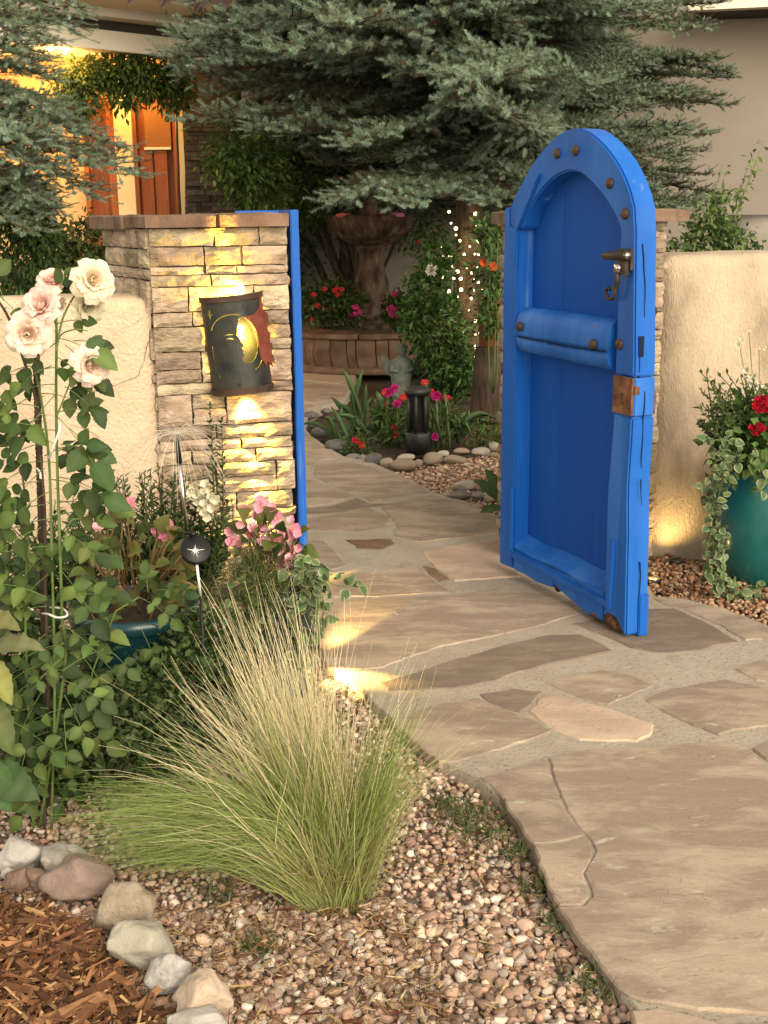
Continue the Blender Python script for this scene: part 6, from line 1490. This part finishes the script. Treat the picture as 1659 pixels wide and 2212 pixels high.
# blooms with single petals
def rose_petal(L, W, cup, curl, seed):
    n, m = 8, 6; V = []
    r = np.random.default_rng(seed)
    for i in range(n + 1):
        t = i / n; w = W / 2 * (math.sin(math.pi * (.10 + .72 * t)) ** .75)
        for k in range(m + 1):
            u = k / m * 2 - 1; th = u * cup
            x = L * t * (1 - .10 * u * u * t); y = w * math.sin(th) / max(math.sin(cup), .2); z = w * (1 - math.cos(th)) * 1.0
            z += -curl * L * max(0, t - .62) ** 2 * 3.2 * (1 + .6 * u * u) + .14 * L * math.sin(t * math.pi) * -.6 + r.normal(0, .006) * L + .028 * L * math.sin(u * 5.5 + seed * 1.7) * t * t
            V.append([x, y, z])
    g = np.arange((n + 1) * (m + 1)).reshape(n + 1, m + 1); V = np.array(V); c = np.ones((len(V), 3)); tt = V[:, 0] / L
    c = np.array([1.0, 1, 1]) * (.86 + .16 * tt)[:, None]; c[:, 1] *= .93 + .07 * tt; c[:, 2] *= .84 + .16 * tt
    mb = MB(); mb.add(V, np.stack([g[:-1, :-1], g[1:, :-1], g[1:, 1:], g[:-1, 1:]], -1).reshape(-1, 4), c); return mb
PETS = [[rose_petal(L, W, cp, cu, 40 + k * 5 + v).mesh('petal', M['petalw']) for v in range(3)] for k, (L, W, cp, cu) in enumerate([(.50, .42, 1.2, -.1), (.62, .58, 1.05, .1), (.78, .74, .9, .35), (.92, .88, .72, .6), (1.0, .98, .55, .8)])]
RCOL = {'cream': pmat('petal_cream', [(.86, .74, .54), (.92, .84, .68)], 2, .6, tint=True, trans=.36, spec=.1), 'pink': pmat('petal_pink', [(.84, .55, .48), (.90, .72, .64)], 2, .6, tint=True, trans=.36, spec=.1, ovar=.06), 'blush': pmat('petal_blush', [(.88, .70, .58), (.92, .82, .72)], 2, .6, tint=True, trans=.36, spec=.1, ovar=.05), 'green': pmat('petal_greenish', [(.66, .64, .44), (.78, .74, .56)], 2, .6, tint=True, trans=.36, spec=.1)}
def bloom(x, y, wpx, face, col, openness=1.0, Y=RY - .03, seed=0):
    c = P(x, y, Y); R = wpx / 2 * pxsize(c); z = unit(face); x_ = unit(np.cross((.2, .3, .9), z)); Rm = np.stack([x_, np.cross(z, x_), z], 1)
    mb = MB(); V, F = ico(2); mb.add((V * np.array([.20, .20, .24]) * R) @ Rm.T + c - z * R * .42, F)
    for k in range(5):
        a = k * 1.2566; d = Rm @ np.array([math.cos(a), math.sin(a), -.25]); sv = unit(np.cross(d, z)); b = c - z * R * .42
        mb.add(np.array([b + sv * R * .12, b - sv * R * .12, b + d * R * .75 - z * R * .12]), np.array([[0, 1, 2]]))
    bl_ = obj('bloom', mb, M['stem'], rose); r = np.random.default_rng(seed + 60)
    for ly, (npet, el, rad) in enumerate([(4, 1.42, .05), (5, 1.22, .10), (6, .96, .14), (7, .62, .16), (7, .28, .16)]):
        for k in range(npet):
            a = 6.283 * (k + .37 * ly) / npet + r.normal(0, .14); e = el * (1.0 if openness >= 1 else 1 + (1 - openness) * (1.45 - el) / max(el, .3)) + r.normal(0, .10)
            ra = np.array([math.cos(a), math.sin(a), 0]); d = ra * math.cos(e) + np.array([0, 0, math.sin(e)]); inn = -ra * math.sin(e) + np.array([0, 0, math.cos(e)])
            Rp = np.stack([d, np.cross(inn, d), inn], 1)
            o = inst('petal', PETS[ly][int(r.integers(0, 3))], bl_, c + Rm @ (ra * rad * R + np.array([0, 0, -.35 * R])), Rm @ Rp, R * (.98 if ly > 2 else .92) * r.uniform(.92, 1.08)); own_mat(o, RCOL[col])
    return bl_
TC = unit(EYEP - P(120, 650, RY))
fdir = lambda dx, dy, k=.8: TC * k + RT * dx + UP * dy
bloom(203, 603, 84, fdir(.25, .15, 1), 'cream', 1.0, RY - .08, seed=1)
bloom(190, 662, 72, fdir(.3, -.4, .7), 'green', .35, RY - .02, seed=2)
bloom(86, 657, 86, fdir(-.35, .35, .75), 'pink', .7, RY - .10, seed=3)
bloom(58, 722, 86, fdir(-.15, -.05, 1), 'blush', .95, RY - .12, seed=4)
bloom(198, 790, 78, fdir(.30, -.15, .9), 'blush', .9, RY - .10, seed=5)
bloom(112, 602, 62, fdir(-.1, .5, .6), 'pink', .7, RY, seed=6)
bloom(122, 655, 40, fdir(.0, .6, -.5), 'blush', .5, RY + .07, seed=7)
# white plant ties
def tie(label, pts, r_=.0022):
    q = smooth_line([P(x, y, Y) for x, y, Y in pts], 30); mb = MB(); mb.add(*tube(q, r_, 6)); solo('plant_tie', mb, M['white'], q[0], label, 'tie', 'white ties holding the rose')
tie('white plastic tie looped round the lower rose cane and steel bar', [(92, 1325, 3.0), (105, 1327, 2.96), (124, 1334, 2.94), (143, 1331, 2.93), (144, 1322, 2.96), (132, 1314, 2.99), (108, 1312, 3.02)], .003)
tie('white plastic tie hanging diagonally beside the upper rose cane', [(104, 992, 2.99), (112, 975, 2.96), (121, 950, 2.95), (128, 930, 2.95), (130, 912, 2.97)], .003)
tie('short white tie end on the steel bar below the diagonal one', [(80, 1012, 3.0), (86, 1020, 2.98), (88, 1034, 2.98)], .003)
tie('curved white tie end on the left of the steel bar', [(52, 1298, 3.0), (60, 1312, 2.98), (72, 1318, 2.98)], .003)

# broad crinkled leaves at the left edge
blp = root('broad_leaf_plant', G(-10, 1760, -.04), 'plant with large crinkled yellow green leaves at the left edge of the view', 'plant')
for (b, t_, W, c) in (((-30, 1395), (95, 1388), .42, (.26, .27, .13)), ((-40, 1420), (30, 1520), .5, (.17, .20, .055)), ((-50, 1500), (34, 1630), .5, (.14, .18, .05)), ((-30, 1660), (82, 1725), .6, (.06, .11, .035)), ((-50, 1330), (44, 1350), .5, (.24, .23, .09)), ((-30, 1640), (20, 1760), .6, (.055, .10, .03))):
    V, F, U_ = leaf(1, W * 1.0, .25, .25, 14, .75, 5); V[:, 2] += .035 * np.sin(V[:, 0] * 26) * U_ + .02 * np.sin(V[:, 0] * 17 + V[:, 1] * 20); a, bb = P(*b, 2.82), P(*t_, 2.76); L = np.linalg.norm(bb - a)
    mb = MB(); mb.add((V * L) @ frame(bb - a, (0, -.8, .6) if W > .5 else (0, -.35, .9)).T + a, F, np.outer(1.15 - .25 * U_, c)); obj('leaf', mb, M['leaf'], blp)
mb = MB(); mb.add(*tube([G(-10, 1760, -.04), P(-40, 1500, 2.85), P(-50, 1330, 2.85)], .006, 6)); obj('stalk', mb, M['stem'], blp)

# ================================================================== teal pot with begonia
def pot(name, c, rim_r, h, mat, label, base_r=None, group=None, lip=.028):
    base_r = base_r or rim_r * .68; rt = root(name, c, label, 'pot', group)
    mb = MB(); mb.add(*lathe([(.001, 0), (base_r, 0), (base_r * 1.06, .02), (base_r + (rim_r * .93 - base_r) * .5 + .02, h * .5), (rim_r * .93, h - .055), (rim_r * .95, h - .05)], 48, c)); obj('body', mb, M[mat], rt)
    mb = MB(); mb.add(*lathe([(rim_r * .93, h - .055), (rim_r + .004, h - .046), (rim_r + .010, h - .022), (rim_r + .004, h - .004), (rim_r - .008, h), (rim_r - lip, h - .004), (rim_r - lip - .006, h - .05)], 48, c)); obj('rim', mb, M[mat], rt)
    mb = MB(); mb.add(*lathe([(.001, h - .045), (rim_r - lip, h - .05)], 24, c)); obj('soil', mb, M['soil'], rt)
    return rt
PC = P(285, 1310, 3.75); PH = float(PC[2]) + .05; PC = np.array([PC[0], 3.78, -.05])
pot('plant_pot', PC, .205, PH, 'tealb', 'dark teal glazed pot behind the rose, with pink begonias', .13)
BLM = []
for k in range(5):
    V, F, U_ = leaf(1, .86, .30, .2 + .12 * k, 7, .6, 5); V[:, 2] += .03 * np.sin(V[:, 0] * 12 + V[:, 1] * 9 + k)
    base = np.array([(.085, .115, .028), (.115, .145, .032), (.06, .09, .024), (.14, .135, .04), (.075, .11, .026)][k]); edge = np.array([(.12, .11, .04), (.20, .13, .06), (.09, .10, .03), (.22, .13, .07), (.10, .13, .035)][k])
    mb = MB(); mb.add(V, F, base * (1 - U_[:, None] ** 3) + edge * U_[:, None] ** 3); BLM.append(mb.mesh('leaf', M['leaf']))
def bloom_mesh(seed, col):
    return flower_mesh(4, .021, .027, .35, col, (.65, .5, .10), 1, cup=.25, ruf=.05, seed=seed)
BEG = [bloom_mesh(70 + k, c) for k, c in enumerate([PINKB, (.82, .38, .48), (.76, .27, .37), (.84, .46, .54)])]
def begonia(rt, heads, leaves, Y, base, stemcol='stem', lsz=.055, fsc=1.0):
    mb = MB()
    for (x, y, k) in heads:
        q = P(x, y, Y); b = np.asarray(base) + rng.normal(0, .05, 3) * [1, 1, 0]; m_ = (b + q) / 2 + rng.normal(0, .02, 3); mb.add(*tube(smooth_line([b, m_, q], 10), np.linspace(.005, .0025, len(smooth_line([b, m_, q], 10))), 6))
        for j in range(k):
            p_ = q + rng.normal(0, .016, 3) * (k > 1); inst('flower', BEG[int(rng.integers(0, 4))], rt, p_, face_R(TOCAM(p_, .15)), fsc * rng.uniform(.8, 1.2))
    for (x, y) in leaves:
        q = P(x + rng.normal(0, 5), y + rng.normal(0, 5), Y + rng.uniform(-.10, .08)); d = (q - np.asarray(base)) * [1, 1, .4] + rng.normal(0, .06, 3) + np.array([0, -.06, -.01]); mb.add(*tube([q * .55 + np.asarray(base) * .45, q * .8 + np.asarray(base) * .2 + rng.normal(0, .006, 3), q], [.0022, .002, .0016], 5))
        inst('leaf', BLM[int(rng.integers(0, 5))], rt, q, spin(frame(d, (0, -.8, .65) + rng.normal(0, .3, 3)), rng.normal(0, .3)), lsz * rng.uniform(.8, 1.5))
    obj('stem', mb, pmat('begonia_stem', [(.16, .12, .045), (.22, .13, .06)], 12, .5), rt)
bg = root('begonia', PC + [0, 0, PH - .045], 'bronze green begonia with a few pink blooms in the dark teal pot', 'begonia')
lv = [(rng.uniform(185, 400), rng.uniform(1155, 1300)) for _ in range(78)] + [(265, 1118), (258, 1135), (335, 1155), (310, 1150), (345, 1180), (380, 1200), (240, 1190), (385, 1245), (395, 1235), (300, 1165), (290, 1130)]
begonia(bg, [(256, 1084, 5), (268, 1094, 4), (212, 1130, 2), (233, 1120, 2), (352, 1136, 4), (362, 1150, 3), (328, 1258, 1)], lv, 3.74, PC + [0, 0, PH - .05])
# loose rose sprig over the pot rim
spg = root('rose_sprig', P(330, 1330, 3.5), 'low rose shoots with plain leaves hanging over the dark teal pot', 'plant')
mb = MB()
for (x, y, n, s, a) in [(300, 1290, 5, .045, -20), (250, 1285, 3, .045, 160), (340, 1275, 5, .045, 10), (300, 1350, 3, .05, -60), (320, 1280, 3, .045, 95), (200, 1410, 5, .046, -30), (215, 1470, 5, .05, -20), (190, 1520, 5, .05, -40), (180, 1560, 5, .05, 10), (180, 1350, 3, .045, 30)]: leaf_at(spg, x, y, n, s, a, 3.42, mb)
mb.add(*tube([P(180, 1620, 3.4), P(200, 1450, 3.4), P(250, 1320, 3.42), P(300, 1290, 3.42)], [.004, .003, .003, .002], 6)); obj('stem', mb, M['stem'], spg)

# second pot with the full pink begonia and variegated vine
P2C = P(612, 1262, 3.95); P2H = float(P2C[2]) + .05; P2C = np.array([P2C[0] - .02, 3.95, -.05])
pot('plant_pot', P2C, .13, P2H, 'tealb', 'small dark blue pot mostly hidden by grass and trailing vine', .09)
bg2 = root('begonia', P2C + [0, 0, P2H - .045], 'dense begonia covered in bright pink blooms beside the gateway', 'begonia')
hd_ = [(566, 1098, 6), (556, 1112, 3), (506, 1166, 5), (520, 1180, 2), (545, 1150, 3), (562, 1160, 5), (598, 1180, 6), (590, 1172, 2), (612, 1140, 2), (640, 1146, 4), (634, 1185, 3), (575, 1220, 4), (600, 1238, 6), (618, 1224, 5), (640, 1212, 4), (530, 1130, 2), (600, 1130, 2)]
begonia(bg2, hd_, [(rng.uniform(520, 650), rng.uniform(1120, 1250)) for _ in range(44)], 3.88, P2C + [0, 0, P2H - .04], lsz=.05)
VGM = []
for k in range(5):
    V, F, U_ = leaf(1, .78, .25, .1 + .2 * k, 6, .75, 5); mb = MB(); g_ = np.array([(.085, .145, .055), (.10, .16, .06), (.07, .12, .05), (.12, .17, .07), (.09, .15, .05)][k]); e_ = np.array((.42, .44, .26)); w_ = np.clip((U_ - .60) / .3, 0, 1)[:, None] * .85; mb.add(V, F, g_ * (1 - w_) + e_ * w_); VGM.append(mb.mesh('leaf', M['leaf']))
def vine(rt, lines, Y, size, per=2, spread=.022, step=.022):
    mb = MB()
    for ln_ in lines:
        q = smooth_line([P(x, y, Y + (dy[0] if dy else 0)) for x, y, *dy in ln_], 40); mb.add(*tube(q, .0016, 4)); d = np.concatenate([[0], np.cumsum(np.linalg.norm(np.diff(q, axis=0), axis=1))])
        for s in np.arange(step * .5, d[-1], step):
            p0 = np.array([np.interp(s, d, q[:, i]) for i in range(3)])
            for _ in range(per):
                v = rng.normal(0, 1, 3) + TC * .4; p_ = p0 + unit(v) * spread * rng.uniform(.2, 1); inst('leaf', VGM[int(rng.integers(0, 5))], rt, p_, spin(frame(v + np.array([0, 0, -.3]), TC + rng.normal(0, .5, 3) + [0, 0, .5]), rng.normal(0, .3)), size * rng.uniform(.65, 1.25))
    obj('stem', mb, M['stem'], rt)
vv = root('variegated_vine', P2C + [.1, 0, P2H], 'cream edged trailing vine spilling over the small blue pot toward the path', 'vine')
vine(vv, [[(610, 1225), (660, 1205), (685, 1215), (690, 1260), (685, 1320), (690, 1390)], [(630, 1225), (660, 1240), (672, 1300), (668, 1370), (660, 1430)], [(640, 1210), (690, 1240), (720, 1262), (750, 1265), (778, 1256)], [(650, 1230), (648, 1300), (640, 1380), (655, 1460)], [(640, 1220), (665, 1230), (700, 1300), (695, 1340)]], 3.80, .042, 2, .026, .024)
vine(vv, [[(560, 1300), (540, 1380), (500, 1440), (480, 1500)], [(530, 1240), (500, 1270), (505, 1320)], [(430, 1330), (490, 1340), (470, 1420), (440, 1480)]], 3.62, .036, 1, .03, .035)
# fine leaved filler and creeping ground cover
fp = root('fern', P(555, 1330, 3.82), 'feathery fine leaved fern between the two begonias', 'fern')
obj('fronds', leaf_mass([(P(555, 1250, 3.80), (.10, .08, .10), 2), (P(520, 1300, 3.78), (.12, .1, .12), 2), (P(600, 1320, 3.8), (.08, .1, .12), 1)], 5200, .030, [(.07, .10, .03), (.10, .13, .045), (.13, .14, .06)], 52, -.2, .03, .09), M['leafm'], fp, False)
obj('stem', stems([P(550, 1420, 3.8)] * 6, [P(x, y, 3.78) for x, y in ((500, 1260), (530, 1230), (560, 1220), (590, 1260), (610, 1300), (500, 1320))], .003, .0015, .03, 5), M['stem'], fp)
gc = leaf_mass([(P(400, 1500, 3.42), (.22, .16, .11), 3), (P(300, 1560, 3.25), (.18, .12, .05), 1.5), (P(480, 1480, 3.5), (.15, .12, .16), 2), (P(460, 1400, 3.6), (.14, .12, .14), 2), (P(250, 1600, 3.1), (.2, .16, .06), 1.5), (P(400, 1580, 3.2), (.25, .2, .07), 2)], 11000, .024, [(.035, .065, .02), (.055, .09, .028), (.075, .11, .035), (.09, .12, .05)], 53, .1, .03, .7)
obj('ground_cover', gc, M['leafm'], None, False, 'stuff')

# ================================================================== snapdragons against the wall
def narrow(mb, a, b, nleaf_, L, pal, w=.16, start=.15, spread=.75, r=rng):
    a, b = np.asarray(a), np.asarray(b); t = np.linspace(0, 1, 7)[:, None]; q = a + (b - a) * t + np.sin(t * 3) * r.normal(0, .02, 3)
    mb.add(*tube(q, np.linspace(.0035, .0018, 7), 5, False), c=(.06, .085, .03)); d = b - a; Lt = np.linalg.norm(d); d = d / Lt
    for k in range(nleaf_):
        s = start + (1 - start) * k / nleaf_; p_ = a + (b - a) * s + np.sin(s * 3) * 0; ph = k * 2.4 + r.normal(0, .3); x = unit(np.cross(d, (.3, .5, .8))); y = np.cross(d, x); o = x * math.cos(ph) + y * math.sin(ph); dd = unit(o * spread + d * .6); l = L * r.uniform(.7, 1.2) * (1.15 - .75 * max(0, s - .5)); sd_ = unit(np.cross(dd, d)) * l * w
        c = np.asarray(pal[int(r.integers(0, len(pal)))]) * r.uniform(.75, 1.3); mb.add(np.array([p_, p_ + dd * l * .45 + sd_, p_ + dd * l - d * l * .18, p_ + dd * l * .45 - sd_]), np.array([[0, 1, 2, 3]]), c)
sn = root('snapdragon', P(440, 1300, 4.55), 'dark green bushy snapdragon with one white flower spike by the lamplit pillar', 'snapdragon')
mb = MB(); tips_ = [(250, 1030), (235, 1010), (270, 1045), (300, 1035), (320, 1015), (345, 1010), (365, 1020), (330, 1060), (385, 1030), (400, 1040), (420, 1020), (455, 1040), (475, 1060), (490, 1090), (300, 1080), (410, 1090), (440, 1110), (380, 1080), (470, 1120), (350, 1100), (280, 1100), (240, 1090), (500, 1130), (430, 1150), (225, 1130), (310, 1130), (455, 1160), (480, 1170), (370, 1130), (395, 1130)]
for x, y in tips_ * 2: narrow(mb, P(370 + (x - 370) * .6, 1290, 4.5 + rng.uniform(-.1, .1)), P(x + rng.normal(0, 8), y + rng.normal(0, 8), 4.5 + rng.uniform(-.12, .12)), 34, .055, DKG + [(.055, .085, .03), (.07, .10, .035)])
obj('foliage', mb, M['leafm'], sn, False)
for x, y, x0 in ((452, 868, 452), (478, 900, 470)): spk = MB(); narrow(spk, P(x0 + 12, 1130, 4.45), P(x, y, 4.45), 60, .038, [(.05, .08, .03), (.075, .11, .04), (.035, .055, .02)], .2, .12, .7); obj('seed_spike', spk, M['leafm'], sn, False)
for x, y in ((225, 1012), (212, 1030)): spk = MB(); narrow(spk, P(250, 1120, 4.4), P(x, y, 4.4), 30, .022, [(.12, .17, .05), (.09, .13, .04)], .3); obj('seed_spike', spk, M['leafm'], sn, False)
snm = [flower_mesh(5, .020, .026, .5, (.80, .76, .60), (.75, .65, .25), 1, cup=.5, ruf=.12, seed=80 + k) for k in range(3)]
for k, (x, y) in enumerate([(420, 1052), (412, 1062), (424, 1066), (444, 1048), (450, 1058), (438, 1064), (432, 1078), (448, 1076), (458, 1074), (425, 1082), (440, 1090), (456, 1088), (464, 1080), (434, 1100), (448, 1102), (460, 1098), (442, 1112), (454, 1110), (416, 1074), (446, 1120)]):
    q = P(x, y, 4.36 + rng.uniform(-.02, .02)); inst('flower', snm[k % 3], sn, q, face_R(TOCAM(q, .1)), rng.uniform(.9, 1.3))
lf = root('shrub', P(30, 1300, 4.4), 'dark narrow leaved shrub behind the rose at the left edge', 'shrub')
mb = MB()
for k in range(40): narrow(mb, P(rng.uniform(-20, 230), 1330, 4.3), P(rng.uniform(-30, 260), rng.uniform(1070, 1230), 4.3 + rng.uniform(-.15, .15)), 26, .055, DKG + [(.06, .09, .03)], .17)
obj('foliage', mb, M['leafm'], lf, False)
lf2 = root('shrub', P(120, 1560, 3.6), 'low dark leafy plants filling the bed under the rose', 'shrub')
obj('foliage', leaf_mass([(P(60, 1480, 3.5), (.2, .15, .2), 2), (P(120, 1500, 3.5), (.12, .15, .2), 1.6), (P(60, 1620, 3.3), (.2, .15, .14), 2), (P(170, 1640, 3.25), (.14, .12, .08), 1), (P(30, 1330, 3.6), (.15, .12, .2), 1.4)], 1700, .055, DKG + [(.045, .08, .025)], 55, .2, .05, .62), M['leafm'], lf2, False)

# ================================================================== solar firework light
SY = 3.44
tp, mid, bt = P(381, 938, SY), P(404, 1150, SY), P(436, 1300, SY)
sl = root('solar_light', np.array([bt[0], bt[1], -.04]), 'thin solar garden light with radiating glass fibre threads and a round panel', 'garden light')
ax_ = unit(mid - tp); mb = MB(); mb.add(*tube([tp, tp + ax_ * .005, tp + ax_ * .05, tp + ax_ * .085], [.0055, .0075, .0085, .0095], 12)); obj('head', mb, M['black'], sl)
mb = MB(); mb.add(*tube([tp + ax_ * .085, mid], .0052, 10)); obj('stake', mb, M['steel'], sl)
pc_ = P(423, 1186, SY - .02); mb = MB(); mb.add(*tube([mid, pc_ + [0, 0, .045]], .0075, 10)); obj('sleeve', mb, M['black'], sl)
pn = unit(TC * .9 + UP * .5); Rp = face_R(pn); rad = 33 * pxsize(pc_)
V, F = lathe([(.001, -.03), (rad * .9, -.028), (rad, -.012), (rad, 0), (rad * .94, .003), (.001, .003)], 32); mb = MB(); mb.add(V @ Rp.T + pc_, F); sp_ = obj('panel', mb, M['black'], sl)
mb = MB()
for k in range(9):
    a = k * .70 + .5; l = rad * [.62, .25, .42, .22, .55, .3, .35, .5, .28][k]; mb.add(*tube([pc_ + Rp @ np.array([0, -.15 * rad, .0035]), pc_ + Rp @ np.array([math.cos(a) * l, math.sin(a) * l - .15 * rad, .0035])], [.0022, .0004], 4))
obj('star_mark', mb, M['white'], sp_)
mb = MB(); sq_ = P(433, 1286, SY); mb.add(*tube([pc_ - [0, 0, .04], sq_], .0042, 8)); obj('spike', mb, M['white'], sl); mb = MB(); mb.add(*tube([sq_, np.array([bt[0], bt[1], -.04])], .004, 8)); obj('spike_foot', mb, M['black'], sl)
fib = MB(); r = np.random.default_rng(99)
for k in range(64):
    a = r.uniform(0, 6.283); el = r.uniform(-.15, .75); L = r.uniform(.10, .27); d = np.array([math.cos(a) * math.cos(el), math.sin(a) * math.cos(el), math.sin(el)]); t = np.linspace(0, 1, 7)[:, None]; fib.add(*tube(tp + d * L * t + np.array([0, 0, -.18 * r.uniform(.3, 1.5)]) * t ** 2 + np.array([0, 0, .02]) * t, .00040, 3, False))
obj('fibre', fib, pmat('glass_fibre', [(.72, .66, .54)], 5, .35, spec=.5), sl)

# ================================================================== right pot and its plants
RPC = np.array([1.735, 5.28, -.05]); RPH = float(P(1640, 1002, 5.1)[2]) + .05
rp = root('plant_pot', RPC, 'large green glazed pot at the right edge, standing by the weathered wall', 'pot')
mb = MB(); mb.add(*lathe([(.001, 0), (.17, 0), (.205, .05), (.245, .18), (.262, .30), (.262, .40), (.25, RPH - .09), (.244, RPH - .05)], 64, RPC)); obj('body', mb, M['teal'], rp)
mb = MB(); mb.add(*lathe([(.244, RPH - .05), (.262, RPH - .035), (.266, RPH - .015), (.256, RPH), (.235, RPH), (.225, RPH - .05)], 64, RPC)); obj('rim', mb, M['teal'], rp)
mb = MB(); mb.add(*lathe([(.001, RPH - .05), (.23, RPH - .045)], 24, RPC)); obj('soil', mb, M['soil'], rp)
rf = root('mixed_planting', RPC + [0, 0, RPH], 'leafy planting with red geraniums and white flowers in the green pot', 'plant')
mb = MB()
for k in range(90): narrow(mb, P(rng.uniform(1570, 1720), 1000, 5.15 + rng.uniform(-.1, .15)), P(rng.uniform(1508, 1720), rng.uniform(800, 960), 5.1 + rng.uniform(-.2, .2)), 24, .038, [(.07, .115, .035), (.10, .15, .045), (.13, .17, .06), (.05, .08, .025)], .2)
obj('foliage', mb, M['leafm'], rf, False)
obj('filler_leaves', leaf_mass([(P(1640, 960, 5.05), (.16, .14, .09), 2), (P(1600, 920, 5.1), (.1, .1, .08), 1), (P(1650, 900, 5.1), (.1, .1, .08), 1)], 900, .05, MDG + LTG, 58, .3, .04, .8), M['leafm'], rf, False, 'stuff')
for x, y in ((1637, 866), (1646, 862), (1652, 872), (1632, 876), (1645, 878), (1655, 884), (1640, 884), (1628, 924), (1636, 920), (1644, 926), (1634, 932), (1626, 930), (1640, 934), (1648, 868)): q = P(x, y, 4.95); inst('flower', fm['ger'], rf, q, face_R(TOCAM(q, .2)), rng.uniform(.9, 1.25))
for x, y in ((1612, 800), (1618, 812), (1625, 822), (1632, 834), (1640, 840), (1622, 830), (1636, 848), (1648, 838), (1610, 820), (1628, 812), (1640, 826), (1594, 738), (1600, 735), (1608, 742), (1592, 745), (1596, 750), (1634, 762), (1642, 756), (1650, 752), (1655, 748), (1618, 716)): q = P(x, y, 5.1); inst('flower', snm[0], rf, q, face_R(TOCAM(q, .2)), rng.uniform(.55, .95) * (1.0 if y > 790 else .6))
mb = MB()
for x, y in ((1596, 738), (1640, 754), (1618, 716), (1622, 815)): mb.add(*tube(smooth_line([P(1640, 960, 5.15), P((1640 + x) / 2, 860, 5.15), P(x, y, 5.1)], 10), .0018, 5))
obj('stem', mb, M['stem'], rf)
rv = root('variegated_vine', P(1540, 1270, 4.95), 'cream edged trailing vine hanging from the green pot down to the ground', 'vine')
vine(rv, [[(1600, 985), (1560, 975), (1540, 1010), (1525, 1060), (1530, 1120), (1540, 1180), (1520, 1240)], [(1605, 990), (1570, 1000), (1555, 1060), (1545, 1120), (1550, 1180), (1548, 1250)], [(1590, 985), (1565, 990), (1550, 1040), (1535, 1090), (1555, 1150), (1560, 1210), (1565, 1260)], [(1540, 1240), (1560, 1262), (1600, 1282), (1650, 1300)], [(1550, 1250), (1590, 1265), (1640, 1270), (1690, 1280)], [(1530, 1230), (1545, 1270), (1580, 1290), (1620, 1290)], [(1600, 980), (1640, 1000), (1650, 1040), (1640, 1070)], [(1590, 960), (1545, 950), (1525, 985)]], 4.93, .042, 2, .030, .024)

# ================================================================== small garden lights
def well(label, loc, watt, d=None, ang=1.9, col=(1, .66, .26), cap=True, bl_=.6):
    rt = root('ground_light', loc, label, 'garden light'); loc = np.asarray(loc, float)
    mb = MB(); mb.add(*tube([loc - [0, 0, .05], loc + [0, 0, .12 if cap else .006]], .006, 8)); obj('spike', mb, M['lampmetal'], rt)
    mb = MB(); mb.add(*lathe([(.012, .15), (.05, .135), (.055, .14), (.02, .165), (.001, .17)] if cap else [(.001, .005), (.028, .005), (.034, .03), (.028, .03), (.02, .01)], 18, loc)); obj('hood', mb, M['lampmetal'], rt)
    lamp('ground_lamp', loc + [0, 0, .118 if cap else .032], watt, col, .012, rt, spot=(d, ang, bl_) if d is not None else None)
gl_ = G(662, 1474, -.05); _t1, _t2 = G(745, 1476, -.03), G(775, 1338, 0)
well('small hooded light in the bed beside the path, under the grass stalks', gl_, 48, _t1 - gl_ - [0, 0, .118], .9, (1, .66, .16))
lamp('ground_lamp', gl_ + [0, 0, .125], 75, (1, .64, .20), .02, bpy.data.objects['ground_light'], spot=(_t2 - gl_ - [0, 0, .125], .34, .35))
wl_ = gp(2.385, .045, -.045)
well('small uplight at the foot of the weathered wall behind the door', gp(2.38, .11, -.045), 3.2, (.02, .30, 1.0), 2.5, cap=False, bl_=1.0)
well('small flush light in the pebbles at the right of the door', G(1412, 1262, -.05), .25, cap=False)
